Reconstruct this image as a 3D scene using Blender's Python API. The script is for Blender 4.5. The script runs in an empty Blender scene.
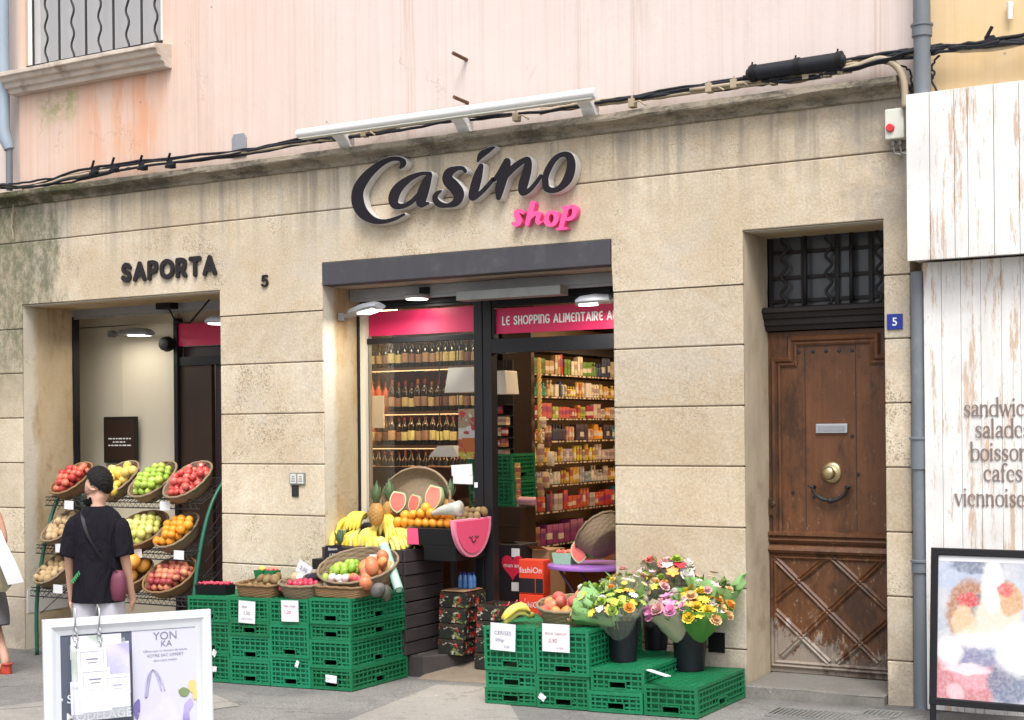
import bpy, bmesh, math, random
import numpy as np
from mathutils import Vector, Matrix
from mathutils.geometry import tessellate_polygon
rnd = random.Random(7)
SC = bpy.context.scene
COL = SC.collection
R_ = math.radians

# ------------------------------------------------------------------ camera
YAW, ROLL, FPX, CYP = R_(29.896), R_(-.5386), 1431.1, 429.26
CAM = np.array([5.2, -9.0, 1.6])
_c, _s = math.cos(YAW), math.sin(YAW)
_rz = np.array([[math.cos(ROLL), -math.sin(ROLL), 0], [math.sin(ROLL), math.cos(ROLL), 0], [0, 0, 1]])
CR = _rz @ np.array([[_c, 0, _s], [0, 1, 0], [-_s, 0, _c]]) @ np.array([[1, 0, 0], [0, 0, -1], [0, 1, 0]], float)
cd = bpy.data.cameras.new('camera')
cam = bpy.data.objects.new('camera', cd); COL.objects.link(cam)
m = Matrix.Identity(4)
for i in range(3):
    m[i][0], m[i][1], m[i][2], m[i][3] = CR[0][i], -CR[1][i], -CR[2][i], CAM[i]
cam.matrix_world = m
cd.sensor_width = 36.0
cd.lens = FPX * 36 / 1024
cd.shift_y = (CYP - 360) / 1024
cd.clip_end = 500
SC.camera = cam

# ------------------------------------------------------------------ sky, sun, exposure
SUN_EL, SUN_ROT = R_(58), R_(150)          # rotation measured clockwise from +Y
W = bpy.data.worlds.new('World'); SC.world = W; W.use_nodes = True
wt = W.node_tree; wt.nodes.clear()
sky = wt.nodes.new('ShaderNodeTexSky'); sky.sky_type = 'NISHITA'; sky.sun_disc = False
sky.sun_elevation = SUN_EL; sky.sun_rotation = SUN_ROT; sky.air_density = 1.0; sky.dust_density = 4.0; sky.ozone_density = 1.0
hs = wt.nodes.new('ShaderNodeHueSaturation'); hs.inputs['Saturation'].default_value = .35   # a milky, overcast sky
bg = wt.nodes.new('ShaderNodeBackground'); bg.inputs[1].default_value = .15
wo = wt.nodes.new('ShaderNodeOutputWorld')
wt.links.new(sky.outputs[0], hs.inputs['Color']); wt.links.new(hs.outputs[0], bg.inputs[0]); wt.links.new(bg.outputs[0], wo.inputs[0])
sd = bpy.data.lights.new('sun', 'SUN'); sd.energy = 1.6; sd.angle = R_(28); sd.color = (1, .96, .92)
sun = bpy.data.objects.new('sun', sd); COL.objects.link(sun)
sv = Vector((math.sin(SUN_ROT) * math.cos(SUN_EL), math.cos(SUN_ROT) * math.cos(SUN_EL), math.sin(SUN_EL)))
sun.rotation_euler = sv.to_track_quat('Z', 'Y').to_euler()
SC.view_settings.view_transform = 'Standard'; SC.view_settings.look = 'None'
SC.view_settings.gamma = 1; SC.view_settings.exposure = .76
SC.view_settings.use_curve_mapping = False
SC.cycles.max_bounces = 8; SC.cycles.transparent_max_bounces = 12

# ------------------------------------------------------------------ measuring: a photograph's pixel on a real plane
def ray(px, py): return CR.T @ np.array([(px - 512) / FPX, (py - CYP) / FPX, 1.0])
def on(px, py, ax, val):
    d = ray(px, py); return Vector(CAM + d * ((val - CAM[ax]) / d[ax]))
def at(px, py, Y=0.0): return on(px, py, 1, Y)
def atx(px, py, X): return on(px, py, 0, X)
def atz(px, py, Z): return on(px, py, 2, Z)
def gz(x): return -.2346 + .02673 * x       # the street drops gently to the left

# ------------------------------------------------------------------ objects
def tag(o, label=None, cat=None, group=None, kind=None):
    if label: o['label'] = label
    if cat: o['category'] = cat
    if group: o['group'] = group
    if kind: o['kind'] = kind
    return o
def thing(name, label, cat, loc=(0, 0, 0), group=None, rot=(0, 0, 0)):
    o = bpy.data.objects.new(name, None); COL.objects.link(o)
    o.empty_display_size = .1; o.location = loc; o.rotation_euler = rot
    return tag(o, label, cat, group)
def copy_tree(o, parent=None):
    c = o.copy(); COL.objects.link(c)
    if parent: c.parent = parent
    for ch in list(o.children): copy_tree(ch, c)
    return c
def origin(o):
    v = Vector((0, 0, 0))
    while o: v += o.location; o = o.parent
    return v
_meshtext = {}
class MB:
    def __init__(s): s.v = []; s.f = []; s.T = None
    def av(s, p):
        p = Vector(p)
        s.v.append(s.T @ p if s.T else p); return len(s.v) - 1
    def poly(s, pts): s.f.append([s.av(p) for p in pts])
    def box(s, x0, x1, y0, y1, z0, z1):
        i = [s.av((x, y, z)) for z in (z0, z1) for y in (y0, y1) for x in (x0, x1)]
        a, b, c, d, e, f, g, h = i
        s.f += [[a, c, d, b], [e, f, h, g], [a, b, f, e], [c, g, h, d], [a, e, g, c], [b, d, h, f]]
        return s
    def bar(s, p, q, w, h, up=(0, 0, 1)):
        p, q = Vector(p), Vector(q); d = (q - p).normalized(); u = Vector(up)
        if abs(d.dot(u)) > .99: u = Vector((0, 1, 0))
        r = d.cross(u).normalized(); u = r.cross(d)
        i = [s.av(c + r * a * w / 2 + u * b * h / 2) for c in (p, q) for b in (-1, 1) for a in (-1, 1)]
        a, b, c, d_, e, f, g, hh = i
        s.f += [[a, c, d_, b], [e, f, hh, g], [a, b, f, e], [c, g, hh, d_], [a, e, g, c], [b, d_, hh, f]]
        return s
    def tube(s, pts, r, n=8, closed=False, caps=True):
        pts = [Vector(p) for p in pts]; N = len(pts)
        rs = r if isinstance(r, (list, tuple)) else [r] * N
        rings = []; prev = None
        for k in range(N):
            if closed: t = pts[(k + 1) % N] - pts[k - 1]
            else: t = pts[min(k + 1, N - 1)] - pts[max(k - 1, 0)]
            t = t.normalized() if t.length > 1e-9 else Vector((0, 0, 1))
            if prev is None:
                a = Vector((0, 0, 1)) if abs(t.z) < .9 else Vector((1, 0, 0))
                prev = t.cross(a).normalized()
            prev = (prev - t * prev.dot(t)); prev = prev.normalized() if prev.length > 1e-6 else t.orthogonal().normalized()
            b = t.cross(prev)
            rings.append([s.av(pts[k] + (prev * math.cos(6.28318 * j / n) + b * math.sin(6.28318 * j / n)) * rs[k]) for j in range(n)])
        for k in range(N if closed else N - 1):
            A, B = rings[k], rings[(k + 1) % N]
            for j in range(n): s.f.append([A[j], A[(j + 1) % n], B[(j + 1) % n], B[j]])
        if caps and not closed:
            s.f.append(rings[0][::-1]); s.f.append(rings[-1])
        return s
    def lathe(s, prof, n=16, c=(0, 0, 0), sx=1, sy=1, M=None):
        c = Vector(c); rings = []
        for (r, z) in prof:
            if r < 1e-6:
                p = Vector((0, 0, z)); p = M @ p if M else p; rings.append([s.av(c + p)])
            else:
                q = []
                for j in range(n):
                    a = 6.283185 * j / n
                    p = Vector((r * math.cos(a) * sx, r * math.sin(a) * sy, z)); p = M @ p if M else p
                    q.append(s.av(c + p))
                rings.append(q)
        for A, B in zip(rings, rings[1:]):
            for j in range(n):
                k = (j + 1) % n
                if len(A) == 1 and len(B) == 1: continue
                if len(A) == 1: s.f.append([A[0], B[k], B[j]])
                elif len(B) == 1: s.f.append([A[j], A[k], B[0]])
                else: s.f.append([A[j], A[k], B[k], B[j]])
        return s
    def grid(s, rows):
        g = [[s.av(p) for p in r] for r in rows]
        for a, b in zip(g, g[1:]):
            for j in range(len(a) - 1): s.f.append([a[j], a[j + 1], b[j + 1], b[j]])
        return s
    def loft(s, rings, cap=True):
        g = [[s.av(p) for p in r] for r in rings]; n = len(g[0])
        for a, b in zip(g, g[1:]):
            for j in range(n): s.f.append([a[j], a[(j + 1) % n], b[(j + 1) % n], b[j]])
        if cap: s.f.append(g[0][::-1]); s.f.append(g[-1])
        return s
    def prism(s, loops, fn, d0, d1):
        """2-D loops (with holes) from depth d0 to d1; fn(x, y, d) -> point"""
        flat = [p for l in loops for p in l]
        tri = tessellate_polygon([[Vector((p[0], p[1], 0)) for p in l] for l in loops])
        A = [s.av(fn(p[0], p[1], d0)) for p in flat]; B = [s.av(fn(p[0], p[1], d1)) for p in flat]
        for t in tri: s.f.append([A[i] for i in t]); s.f.append([B[i] for i in reversed(t)])
        o = 0
        for l in loops:
            n = len(l)
            for j in range(n): k = (j + 1) % n; s.f.append([A[o + j], A[o + k], B[o + k], B[o + j]])
            o += n
        return s
    def text(s, t, fn, size, align='LEFT', bold=0.0, depth=0.0):
        key = (t, bold, align)
        if key not in _meshtext:
            c = bpy.data.curves.new('t', 'FONT'); c.body = t; c.align_x = align; c.offset = bold; c.resolution_u = 3
            o = bpy.data.objects.new('t', c); COL.objects.link(o); bpy.context.view_layer.update()
            me = bpy.data.meshes.new_from_object(o.evaluated_get(bpy.context.evaluated_depsgraph_get()))
            _meshtext[key] = ([v.co.copy() for v in me.vertices], [list(p.vertices) for p in me.polygons])
            bpy.data.objects.remove(o); bpy.data.curves.remove(c); bpy.data.meshes.remove(me)
        vs, fs = _meshtext[key]
        b = [s.av(fn(v.x * size, v.y * size, 0)) for v in vs]
        s.f += [[b[i] for i in f] for f in fs]
        return s
    def build(s, name, mat, parent=None, smooth=False, local=False, bevel=0, fixn=True):
        me = bpy.data.meshes.new(name)
        off = Vector((0, 0, 0)) if (local or not parent) else origin(parent)
        me.from_pydata([v - off for v in s.v], [], s.f)
        if fixn:
            bm = bmesh.new(); bm.from_mesh(me); bmesh.ops.recalc_face_normals(bm, faces=bm.faces); bm.to_mesh(me); bm.free()
        if smooth:
            me.polygons.foreach_set('use_smooth', [True] * len(me.polygons))
        me.materials.append(mat)
        o = bpy.data.objects.new(name, me); COL.objects.link(o)
        if parent: o.parent = parent
        if bevel:
            b = o.modifiers.new('bevel', 'BEVEL'); b.width = bevel; b.segments = 2; b.limit_method = 'ANGLE'
        if smooth == 'auto':
            me.set_sharp_from_angle(angle=R_(40))
        return o

# ------------------------------------------------------------------ materials
def nd(t, kind, **kw):
    n = t.nodes.new(kind)
    for k, v in kw.items(): setattr(n, k, v)
    return n
class MT:
    """a small node-graph builder round one Principled shader"""
    def __init__(s, name, rough=.6, metal=0, spec=.5):
        s.m = bpy.data.materials.new(name); s.m.use_nodes = True; s.t = s.m.node_tree
        s.b = s.t.nodes['Principled BSDF']; s.b.inputs['Roughness'].default_value = rough
        s.b.inputs['Metallic'].default_value = metal; s.b.inputs['Specular IOR Level'].default_value = spec
        s._co = None
    def co(s, scale=(1, 1, 1), src='Object'):
        tc = nd(s.t, 'ShaderNodeTexCoord'); mp = nd(s.t, 'ShaderNodeMapping')
        mp.inputs['Scale'].default_value = scale; s.t.links.new(tc.outputs[src], mp.inputs[0]); return mp.outputs[0]
    def noise(s, scale, detail=4, rough=.55, stretch=(1, 1, 1), dist=0):
        n = nd(s.t, 'ShaderNodeTexNoise'); n.inputs['Scale'].default_value = scale; n.inputs['Detail'].default_value = detail
        n.inputs['Roughness'].default_value = rough; n.inputs['Distortion'].default_value = dist
        s.t.links.new(s.co(stretch), n.inputs['Vector']); return n.outputs['Fac']
    def voro(s, scale, stretch=(1, 1, 1), feature='F1'):
        n = nd(s.t, 'ShaderNodeTexVoronoi', feature=feature); n.inputs['Scale'].default_value = scale
        s.t.links.new(s.co(stretch), n.inputs['Vector']); return n.outputs['Distance']
    def ramp(s, fac, a, b, lo=0.0, hi=1.0):
        n = nd(s.t, 'ShaderNodeMapRange'); n.inputs[1].default_value = a; n.inputs[2].default_value = b
        n.inputs[3].default_value = lo; n.inputs[4].default_value = hi; n.interpolation_type = 'SMOOTHSTEP'
        s.t.links.new(fac, n.inputs[0]); return n.outputs[0]
    def math(s, op, a, b=None):
        n = nd(s.t, 'ShaderNodeMath', operation=op)
        for i, x in enumerate((a, b)):
            if x is None: continue
            if isinstance(x, (int, float)): n.inputs[i].default_value = x
            else: s.t.links.new(x, n.inputs[i])
        return n.outputs[0]
    def mix(s, fac, a, b, mode='MIX'):
        n = nd(s.t, 'ShaderNodeMix', data_type='RGBA', blend_type=mode)
        for i, x in ((0, fac), (6, a), (7, b)):
            if isinstance(x, (int, float)): n.inputs[i].default_value = x
            elif isinstance(x, tuple): n.inputs[i].default_value = (*x, 1) if len(x) == 3 else x
            else: s.t.links.new(x, n.inputs[i])
        return n.outputs[2]
    def xyz(s, src='Object'):
        tc = nd(s.t, 'ShaderNodeTexCoord'); sp = nd(s.t, 'ShaderNodeSeparateXYZ'); s.t.links.new(tc.outputs[src], sp.inputs[0]); return sp.outputs
    def island(s): return nd(s.t, 'ShaderNodeNewGeometry').outputs['Random Per Island']
    def objrnd(s): return nd(s.t, 'ShaderNodeObjectInfo').outputs['Random']
    def hsv(s, col, h=.5, sat=1, v=1):
        n = nd(s.t, 'ShaderNodeHueSaturation')
        for k, x in (('Hue', h), ('Saturation', sat), ('Value', v), ('Color', col)):
            if isinstance(x, (int, float)): n.inputs[k].default_value = x
            elif isinstance(x, tuple): n.inputs[k].default_value = (*x, 1)
            else: s.t.links.new(x, n.inputs[k])
        return n.outputs[0]
    def bump(s, h, strength=.3, dist=.01):
        n = nd(s.t, 'ShaderNodeBump'); n.inputs['Strength'].default_value = strength; n.inputs['Distance'].default_value = dist
        s.t.links.new(h, n.inputs['Height']); s.t.links.new(n.outputs[0], s.b.inputs['Normal']); return s
    def color(s, c):
        if isinstance(c, tuple): s.b.inputs['Base Color'].default_value = (*c, 1)
        else: s.t.links.new(c, s.b.inputs['Base Color'])
        return s
    def rough(s, x): s.t.links.new(x, s.b.inputs['Roughness']); return s
def pm(name, c, rough=.6, var=.18, scale=14, bump=.15, metal=0, dirt=None, orand=0, irand=0, stretch=(1, 1, 1), spec=.5, sss=0):
    k = MT(name, rough, metal, spec)
    n = k.noise(scale, 5, .6, stretch)
    col = k.mix(n, tuple(x * (1 - var) for x in c), tuple(min(1, x * (1 + var)) for x in c))
    if orand:
        col = k.hsv(col, k.math('ADD', k.math('MULTIPLY', k.math('SUBTRACT', k.objrnd(), .5), orand * .12), .5), 1, k.math('ADD', k.math('MULTIPLY', k.objrnd(), orand), 1 - orand / 2))
    if irand:
        col = k.mix(1.0, col, k.mix(k.island(), (1 - irand,) * 3, (1 + irand,) * 3), 'MULTIPLY')
    if dirt:
        col = k.mix(k.ramp(k.noise(scale * .35, 6, .7), .5, .75, 0, dirt[1]), col, dirt[0])
    k.color(col)
    if bump: k.bump(k.noise(scale * 4, 4, .6, stretch), bump, .004)
    if sss: k.b.inputs['Subsurface Weight'].default_value = sss; k.b.inputs['Subsurface Radius'].default_value = (.01, .005, .003)
    return k.m
def emis(name, c, s):
    k = MT(name); k.color(c); k.b.inputs['Emission Color'].default_value = (*c, 1); k.b.inputs['Emission Strength'].default_value = s; return k.m
# ------------------------------------------------------------------ surface materials
def stone_mat():
    k = MT('limestone', .88, 0, .25)
    big = k.noise(1.1, 6, .6); fine = k.noise(55, 6, .75); med = k.noise(9, 6, .65)
    col = k.mix(k.ramp(big, .3, .7), (.53, .405, .25), (.66, .555, .40))
    col = k.mix(k.ramp(med, .35, .75, 0, .55), col, (.50, .34, .17))
    col = k.mix(1.0, col, k.mix(k.island(), (.82, .80, .77), (1.12, 1.13, 1.14)), 'MULTIPLY')
    gp = k.noise(.9, 7, .7, (1, 1, 1.4)); col = k.mix(k.ramp(gp, .48, .66, 0, .5), col, (.50, .46, .39))
    col = k.mix(k.ramp(fine, .35, .7, 0, 1), k.hsv(col, .5, 1.0, .86), k.hsv(col, .5, .95, 1.1))
    x, y, z = k.xyz()
    # rain streaks under the cornice, a grey corner by the door and dark growth at the left end
    st = k.noise(1.0, 5, .65, (9, 9, .45))
    under = k.math('MULTIPLY', k.ramp(st, .44, .66), k.ramp(z, 2.85, 3.66))
    col = k.mix(k.math('MULTIPLY', under, .85), col, (.28, .24, .18))
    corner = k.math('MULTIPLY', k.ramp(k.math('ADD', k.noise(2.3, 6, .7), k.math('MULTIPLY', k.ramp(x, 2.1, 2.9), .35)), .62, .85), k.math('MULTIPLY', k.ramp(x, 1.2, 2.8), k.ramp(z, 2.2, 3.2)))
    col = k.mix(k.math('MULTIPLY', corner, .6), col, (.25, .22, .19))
    mn = k.math('ADD', k.noise(1.5, 7, .72, (1.6, 1.6, .7)), k.ramp(x, -5.4, -3.6, .30, -.32))
    moss = k.math('MULTIPLY', k.ramp(mn, .47, .66), k.ramp(z, 1.6, 2.6, .1, 1))
    col = k.mix(k.math('MULTIPLY', moss, k.ramp(k.noise(11, 7, .82, (1, 1, .6)), .36, .6, .35, .92)), col, (.12, .125, .065))
    low = k.math('MULTIPLY', k.ramp(z, -.15, .65, 1, 0), k.ramp(k.noise(4, 7, .75), .3, .6))
    col = k.mix(k.math('MULTIPLY', low, .75), col, (.25, .22, .18))
    dens = k.math('MULTIPLY', k.ramp(k.noise(1.5, 5, .7), .42, .66, .04, .5), k.math('ADD', k.math('MULTIPLY', k.island(), .7), .55))
    pit = k.math('LESS_THAN', k.voro(72), dens)
    col = k.hsv(col, .502, .80, 1.0)
    pit = k.math('MULTIPLY', pit, k.math('GREATER_THAN', k.noise(26, 4, .7), .46))
    col = k.mix(k.math('MULTIPLY', pit, .55), col, (.19, .14, .09))
    k.color(col)
    k.bump(k.math('SUBTRACT', k.math('ADD', fine, k.math('MULTIPLY', med, .8)), pit), .55, .006)
    return k.m
def plaster_mat(name, right, left, orange, streak=1):
    k = MT(name, .92, 0, .2)
    x, y, z = k.xyz()
    st = k.noise(1.0, 6, .7, (26, 1, .35)); pat = k.noise(1.3, 5, .6)
    col = k.mix(k.ramp(x, -4.6, -.6), left, right)
    col = k.mix(k.math('MULTIPLY', k.ramp(st, .42, .72), .5 * streak), col, k.hsv(col, .498, 1.3, .84))
    col = k.mix(k.math('MULTIPLY', k.ramp(pat, .4, .7), .3), col, k.hsv(col, .502, .55, 1.06))
    if orange:
        zone = k.math('MULTIPLY', k.math('MULTIPLY', k.ramp(x, -4.5, -4.05), k.ramp(x, -3.55, -3.2, 1, 0)), k.ramp(z, 3.6, 4.3, .25, 1))
        col = k.mix(k.math('MULTIPLY', zone, k.ramp(k.noise(1.2, 6, .7, (4, 1, .7)), .38, .62, 0, .75)), col, (.66, .31, .17))
        zone = k.math('MULTIPLY', k.math('MULTIPLY', k.ramp(x, -4.95, -4.75), k.ramp(x, -4.45, -4.3, 1, 0)), k.math('MULTIPLY', k.ramp(z, 4.25, 4.5), k.ramp(z, 4.66, 4.6)))
        col = k.mix(k.math('MULTIPLY', zone, k.ramp(k.noise(5, 6, .75), .4, .6, 0, .8)), col, (.33, .33, .14))
        tops = k.math('MULTIPLY', k.ramp(z, 3.8, 4.05, 1, 0), k.ramp(k.noise(3, 6, .75, (1, 1, 1.5)), .45, .65, 0, .6))
        col = k.mix(tops, col, (.56, .46, .38))
        line = k.math('MULTIPLY', k.ramp(k.noise(1.0, 4, .6, (3.1, 1, .12)), .62, .68), k.ramp(k.noise(1, 5, .7, (60, 1, 1)), .4, .6))
        col = k.mix(k.math('MULTIPLY', line, .5), col, (.5, .33, .25))
    cr = nd(k.t, 'ShaderNodeTexVoronoi', feature='DISTANCE_TO_EDGE'); cr.inputs['Scale'].default_value = .9; nz = k.noise(3, 6, .7); cv = nd(k.t, 'ShaderNodeVectorMath', operation='ADD'); k.t.links.new(k.co((1, 1, .7)), cv.inputs[0]); sc_ = nd(k.t, 'ShaderNodeVectorMath', operation='SCALE'); cb = nd(k.t, 'ShaderNodeCombineXYZ'); k.t.links.new(nz, cb.inputs[0]); k.t.links.new(nz, cb.inputs[2]); k.t.links.new(cb.outputs[0], sc_.inputs[0]); sc_.inputs['Scale'].default_value = .7; k.t.links.new(sc_.outputs[0], cv.inputs[1]); k.t.links.new(cv.outputs[0], cr.inputs['Vector'])
    crack = k.math('MULTIPLY', k.ramp(cr.outputs['Distance'], .0015, .006, 1, 0), k.ramp(k.noise(1.1, 4, .6), .5, .62)); col = k.mix(k.math('MULTIPLY', crack, .55), col, (.36, .25, .2))
    col = k.mix(k.ramp(k.noise(.8, 8, .75, (1.4, 1, .7)), .52, .66, 0, .45), col, k.hsv(col, .5, .8, .84))
    col = k.mix(k.math('MULTIPLY', k.math('LESS_THAN', k.voro(3.2), .035), .6), col, (.25, .2, .18))
    k.color(col); k.bump(k.noise(30, 6, .75), .35, .004)
    return k.m
def wood_mat(name, c, rough=.5, var=.3, grain=(30, 30, 1.2), wear=None, spec=.4):
    k = MT(name, rough, 0, spec)
    g = k.noise(1.0, 7, .65, grain, .3); b = k.noise(2.5, 5, .6)
    col = k.mix(g, tuple(x * (1 - var) for x in c), tuple(x * (1 + var) for x in c))
    col = k.mix(k.ramp(b, .35, .7, 0, .5), col, tuple(x * .62 for x in c))
    if wear == 'door':
        x, y, z = k.xyz()
        wn = k.math('ADD', k.noise(13, 8, .8, (1, 1, .55)), k.ramp(z, -.1, .62, .20, -.22))
        wn = k.math('ADD', wn, k.ramp(x, 1.75, 2.5, .06, -.06))
        col = k.mix(k.ramp(wn, .55, .60, 0, .85), col, (.27, .235, .20))
        sp = k.math('MULTIPLY', k.ramp(k.noise(26, 7, .85, (1, 1, .5)), .585, .63), k.ramp(z, .2, 1.4, .95, .18))
        col = k.mix(sp, col, (.42, .3, .18))
        col = k.mix(k.math('MULTIPLY', k.ramp(k.noise(3.6, 7, .75, (1, 1, .45)), .46, .64), .8), col, (.030, .015, .009))
    if wear == 'white':
        col = k.mix(k.ramp(k.noise(1.5, 6, .7, (9, 9, .6)), .45, .7, 0, .4), col, (.58, .56, .53))
        n = k.math('ADD', k.noise(2.3, 8, .8, (6, 6, .6)), k.math('MULTIPLY', k.math('SUBTRACT', k.island(), .5), .07))
        col = k.mix(k.ramp(n, .525, .60, 0, .9), col, k.mix(k.noise(5, 3), (.58, .36, .20), (.42, .35, .30)))
        col = k.mix(k.ramp(k.noise(16, 5, .8, (1.5, 1.5, .6)), .6, .66, 0, .5), col, (.4, .35, .31))
    if wear == 'crate':
        col = k.mix(k.ramp(k.noise(6, 6, .75, (1, 1, 3)), .62, .7, 0, .6), col, (.22, .2, .19))
    k.color(col); k.bump(g, .35, .004); return k.m
M = {}
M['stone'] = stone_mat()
M['pink'] = plaster_mat('pink_plaster', (.66, .56, .515), (.66, .475, .38), True)
M['ochre'] = plaster_mat('ochre_plaster', (.68, .5, .28), (.68, .5, .28), False, .6)
M['mortar'] = pm('mortar', (.20, .16, .115), .95, .3, 20)
def cornice_mat():
    k = MT('weathered_cornice', .92, 0, .2); x, y, z = k.xyz()
    col = k.mix(k.noise(6, 7, .75, (1, 1, 1.5)), (.20, .17, .125), (.46, .40, .31))
    col = k.mix(k.ramp(k.noise(2.2, 8, .8, (1, 1, 2.5)), .42, .62, 0, .85), col, (.075, .068, .055))
    col = k.mix(k.ramp(k.noise(40, 5, .8), .55, .68, 0, .6), col, (.05, .045, .035))
    col = k.mix(k.math('MULTIPLY', k.ramp(x, -3.2, -4.6), k.ramp(k.noise(4, 6, .8), .4, .6)), col, (.07, .07, .035))
    k.color(col); k.bump(k.noise(25, 7, .8), .8, .01); return k.m
M['cornice'] = cornice_mat()
def render_mat():
    k = MT('reveal_render', .92, 0, .2); x, y, z = k.xyz()
    col = k.mix(k.noise(3, 7, .7, (1, 1, .5)), (.34, .25, .14), (.56, .46, .32))
    col = k.mix(k.ramp(k.noise(2.2, 6, .7, (1, 1.6, .5)), .5, .64, 0, .8), col, (.36, .23, .10))
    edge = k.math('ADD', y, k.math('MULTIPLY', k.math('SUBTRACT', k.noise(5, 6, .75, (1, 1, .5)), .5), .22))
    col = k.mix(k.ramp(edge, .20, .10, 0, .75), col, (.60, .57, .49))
    col = k.mix(k.ramp(k.noise(9, 6, .8), .58, .68, 0, .5), col, (.24, .19, .12))
    k.color(col); k.bump(k.noise(16, 7, .75), .7, .012); return k.m
M['render'] = render_mat()
M['render_pale'] = pm('door_reveal_render', (.47, .395, .29), .92, .35, 5, .8, dirt=((.27, .2, .13), .8), stretch=(1, 1, .45), spec=.2)
M['lintel'] = pm('grey_painted_lintel', (.05, .048, .055), .6, .2, 8, .3, dirt=((.17, .17, .17), .4), stretch=(1, 1, .3))
M['tan'] = pm('soffit_paint', (.42, .33, .26), .8, .15, 5)
M['grey_metal'] = pm('grey_metal', (.3, .31, .33), .45, .15, 12, .1, metal=.3)
M['galv'] = pm('galvanised', (.27, .27, .26), .5, .25, 9, .2, metal=.4, dirt=((.1, .1, .09), .6))
M['zinc'] = pm('zinc_pipe', (.145, .16, .18), .5, .18, 5, .15, dirt=((.42, .45, .48), .35), stretch=(1, 1, .3))
M['zincblue'] = pm('blue_pipe', (.27, .33, .40), .5, .15, 5, .15)
M['frame'] = pm('shopfront_frame', (.011, .011, .013), .4, .2, 10, .05, spec=.3)
M['black'] = pm('black_plastic', (.008, .008, .009), .5, .2, 20, .05, spec=.25)
M['rubber'] = pm('cable_rubber', (.012, .013, .018), .5, .3, 15, 0, spec=.3)
M['cablebeige'] = pm('beige_cable', (.36, .29, .2), .6, .25, 12, 0)
M['rust'] = pm('rusty_iron', (.13, .06, .035), .85, .4, 30, .4)
M['iron'] = pm('wrought_iron', (.016, .015, .016), .6, .3, 30, .3)
M['white'] = pm('white_paint', (.78, .78, .77), .45, .05, 8, .05)
M['offwhite'] = pm('off_white_plastic', (.62, .62, .55), .5, .08, 8, .05)
M['paper'] = pm('white_paper', (.68, .68, .70), .8, .03, 10, .05)
M['ink'] = pm('grey_ink', (.2, .18, .28), .8, .1, 10, 0)
M['redink'] = pm('red_ink', (.5, .14, .2), .8, .1, 10, 0)
M['pale_stone'] = pm('pale_limestone', (.56, .48, .41), .85, .35, 9, .8, dirt=((.20, .12, .08), .85), stretch=(.6, 1, 2))
M['slate'] = pm('slate_sign_face', (.013, .010, .014), .55, .15, 20, .05, spec=.2)
M['halo'] = pm('sign_return', (.6, .58, .56), .4, .06, 10, .05)
M['pinksign'] = pm('pink_sign_face', (.84, .09, .29), .45, .06, 10, .05)
M['letters'] = pm('charcoal_letters', (.022, .019, .021), .7, .2, 20, .1, spec=.2)
M['door'] = wood_mat('old_walnut_door', (.125, .050, .020), .45, .6, wear='door')
M['rail'] = wood_mat('dark_painted_wood', (.018, .015, .014), .5, .4, spec=.3)
M['plank'] = wood_mat('white_washed_plank', (.77, .755, .735), .8, .08, wear='white')
M['darkwood'] = wood_mat('dark_stained_wood', (.046, .037, .037), .7, .35, (2, 2, 30), wear='crate')
M['darkwood2'] = wood_mat('plinth_wood', (.05, .042, .04), .7, .35, (30, 2, 30), wear='crate')
M['brown'] = wood_mat('dark_brown_panel', (.034, .017, .010), .5, .3)
M['maroon'] = pm('maroon_panel', (.022, .006, .008), .4, .2, 5, .05)
M['cream'] = pm('cream_wall_panel', (.60, .54, .42), .7, .05, 2, .05)
M['magenta'] = pm('magenta_fascia', (.55, .012, .085), .4, .06, 3, .03)
M['brass'] = pm('aged_brass', (.45, .36, .2), .35, .3, 20, .1, metal=.9)
M['steel'] = pm('brushed_steel', (.55, .56, .58), .3, .1, 30, .05, metal=.8)
M['darkglass'] = pm('dusty_pane', (.075, .08, .09), .25, .4, 6, .05)
M['nets'] = pm('net_curtain', (.40, .40, .41), .7, .12, 2.5, .2, stretch=(3, 1, .6))
M['blue_enamel'] = pm('blue_enamel', (.012, .03, .25), .25, .05, 10, 0)
M['white_enamel'] = pm('white_enamel', (.75, .76, .8), .3, .03, 10, 0)
M['red'] = pm('red_plastic', (.6, .03, .04), .4, .1, 10, 0)
M['lampglow'] = emis('lamp_glow', (1, .97, .9), 6)
M['warmglow'] = emis('warm_glow', (1, .72, .4), 5)
def glass_mat():
    k = MT('window_glass'); t = k.t
    tr = nd(t, 'ShaderNodeBsdfTransparent'); gl = nd(t, 'ShaderNodeBsdfGlossy'); gl.inputs['Roughness'].default_value = .02
    fr = nd(t, 'ShaderNodeFresnel'); fr.inputs[0].default_value = 1.5; mx = nd(t, 'ShaderNodeMixShader')
    t.links.new(fr.outputs[0], mx.inputs[0]); t.links.new(tr.outputs[0], mx.inputs[1]); t.links.new(gl.outputs[0], mx.inputs[2])
    t.links.new(mx.outputs[0], t.nodes['Material Output'].inputs[0]); return k.m
M['glass'] = glass_mat()

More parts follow.
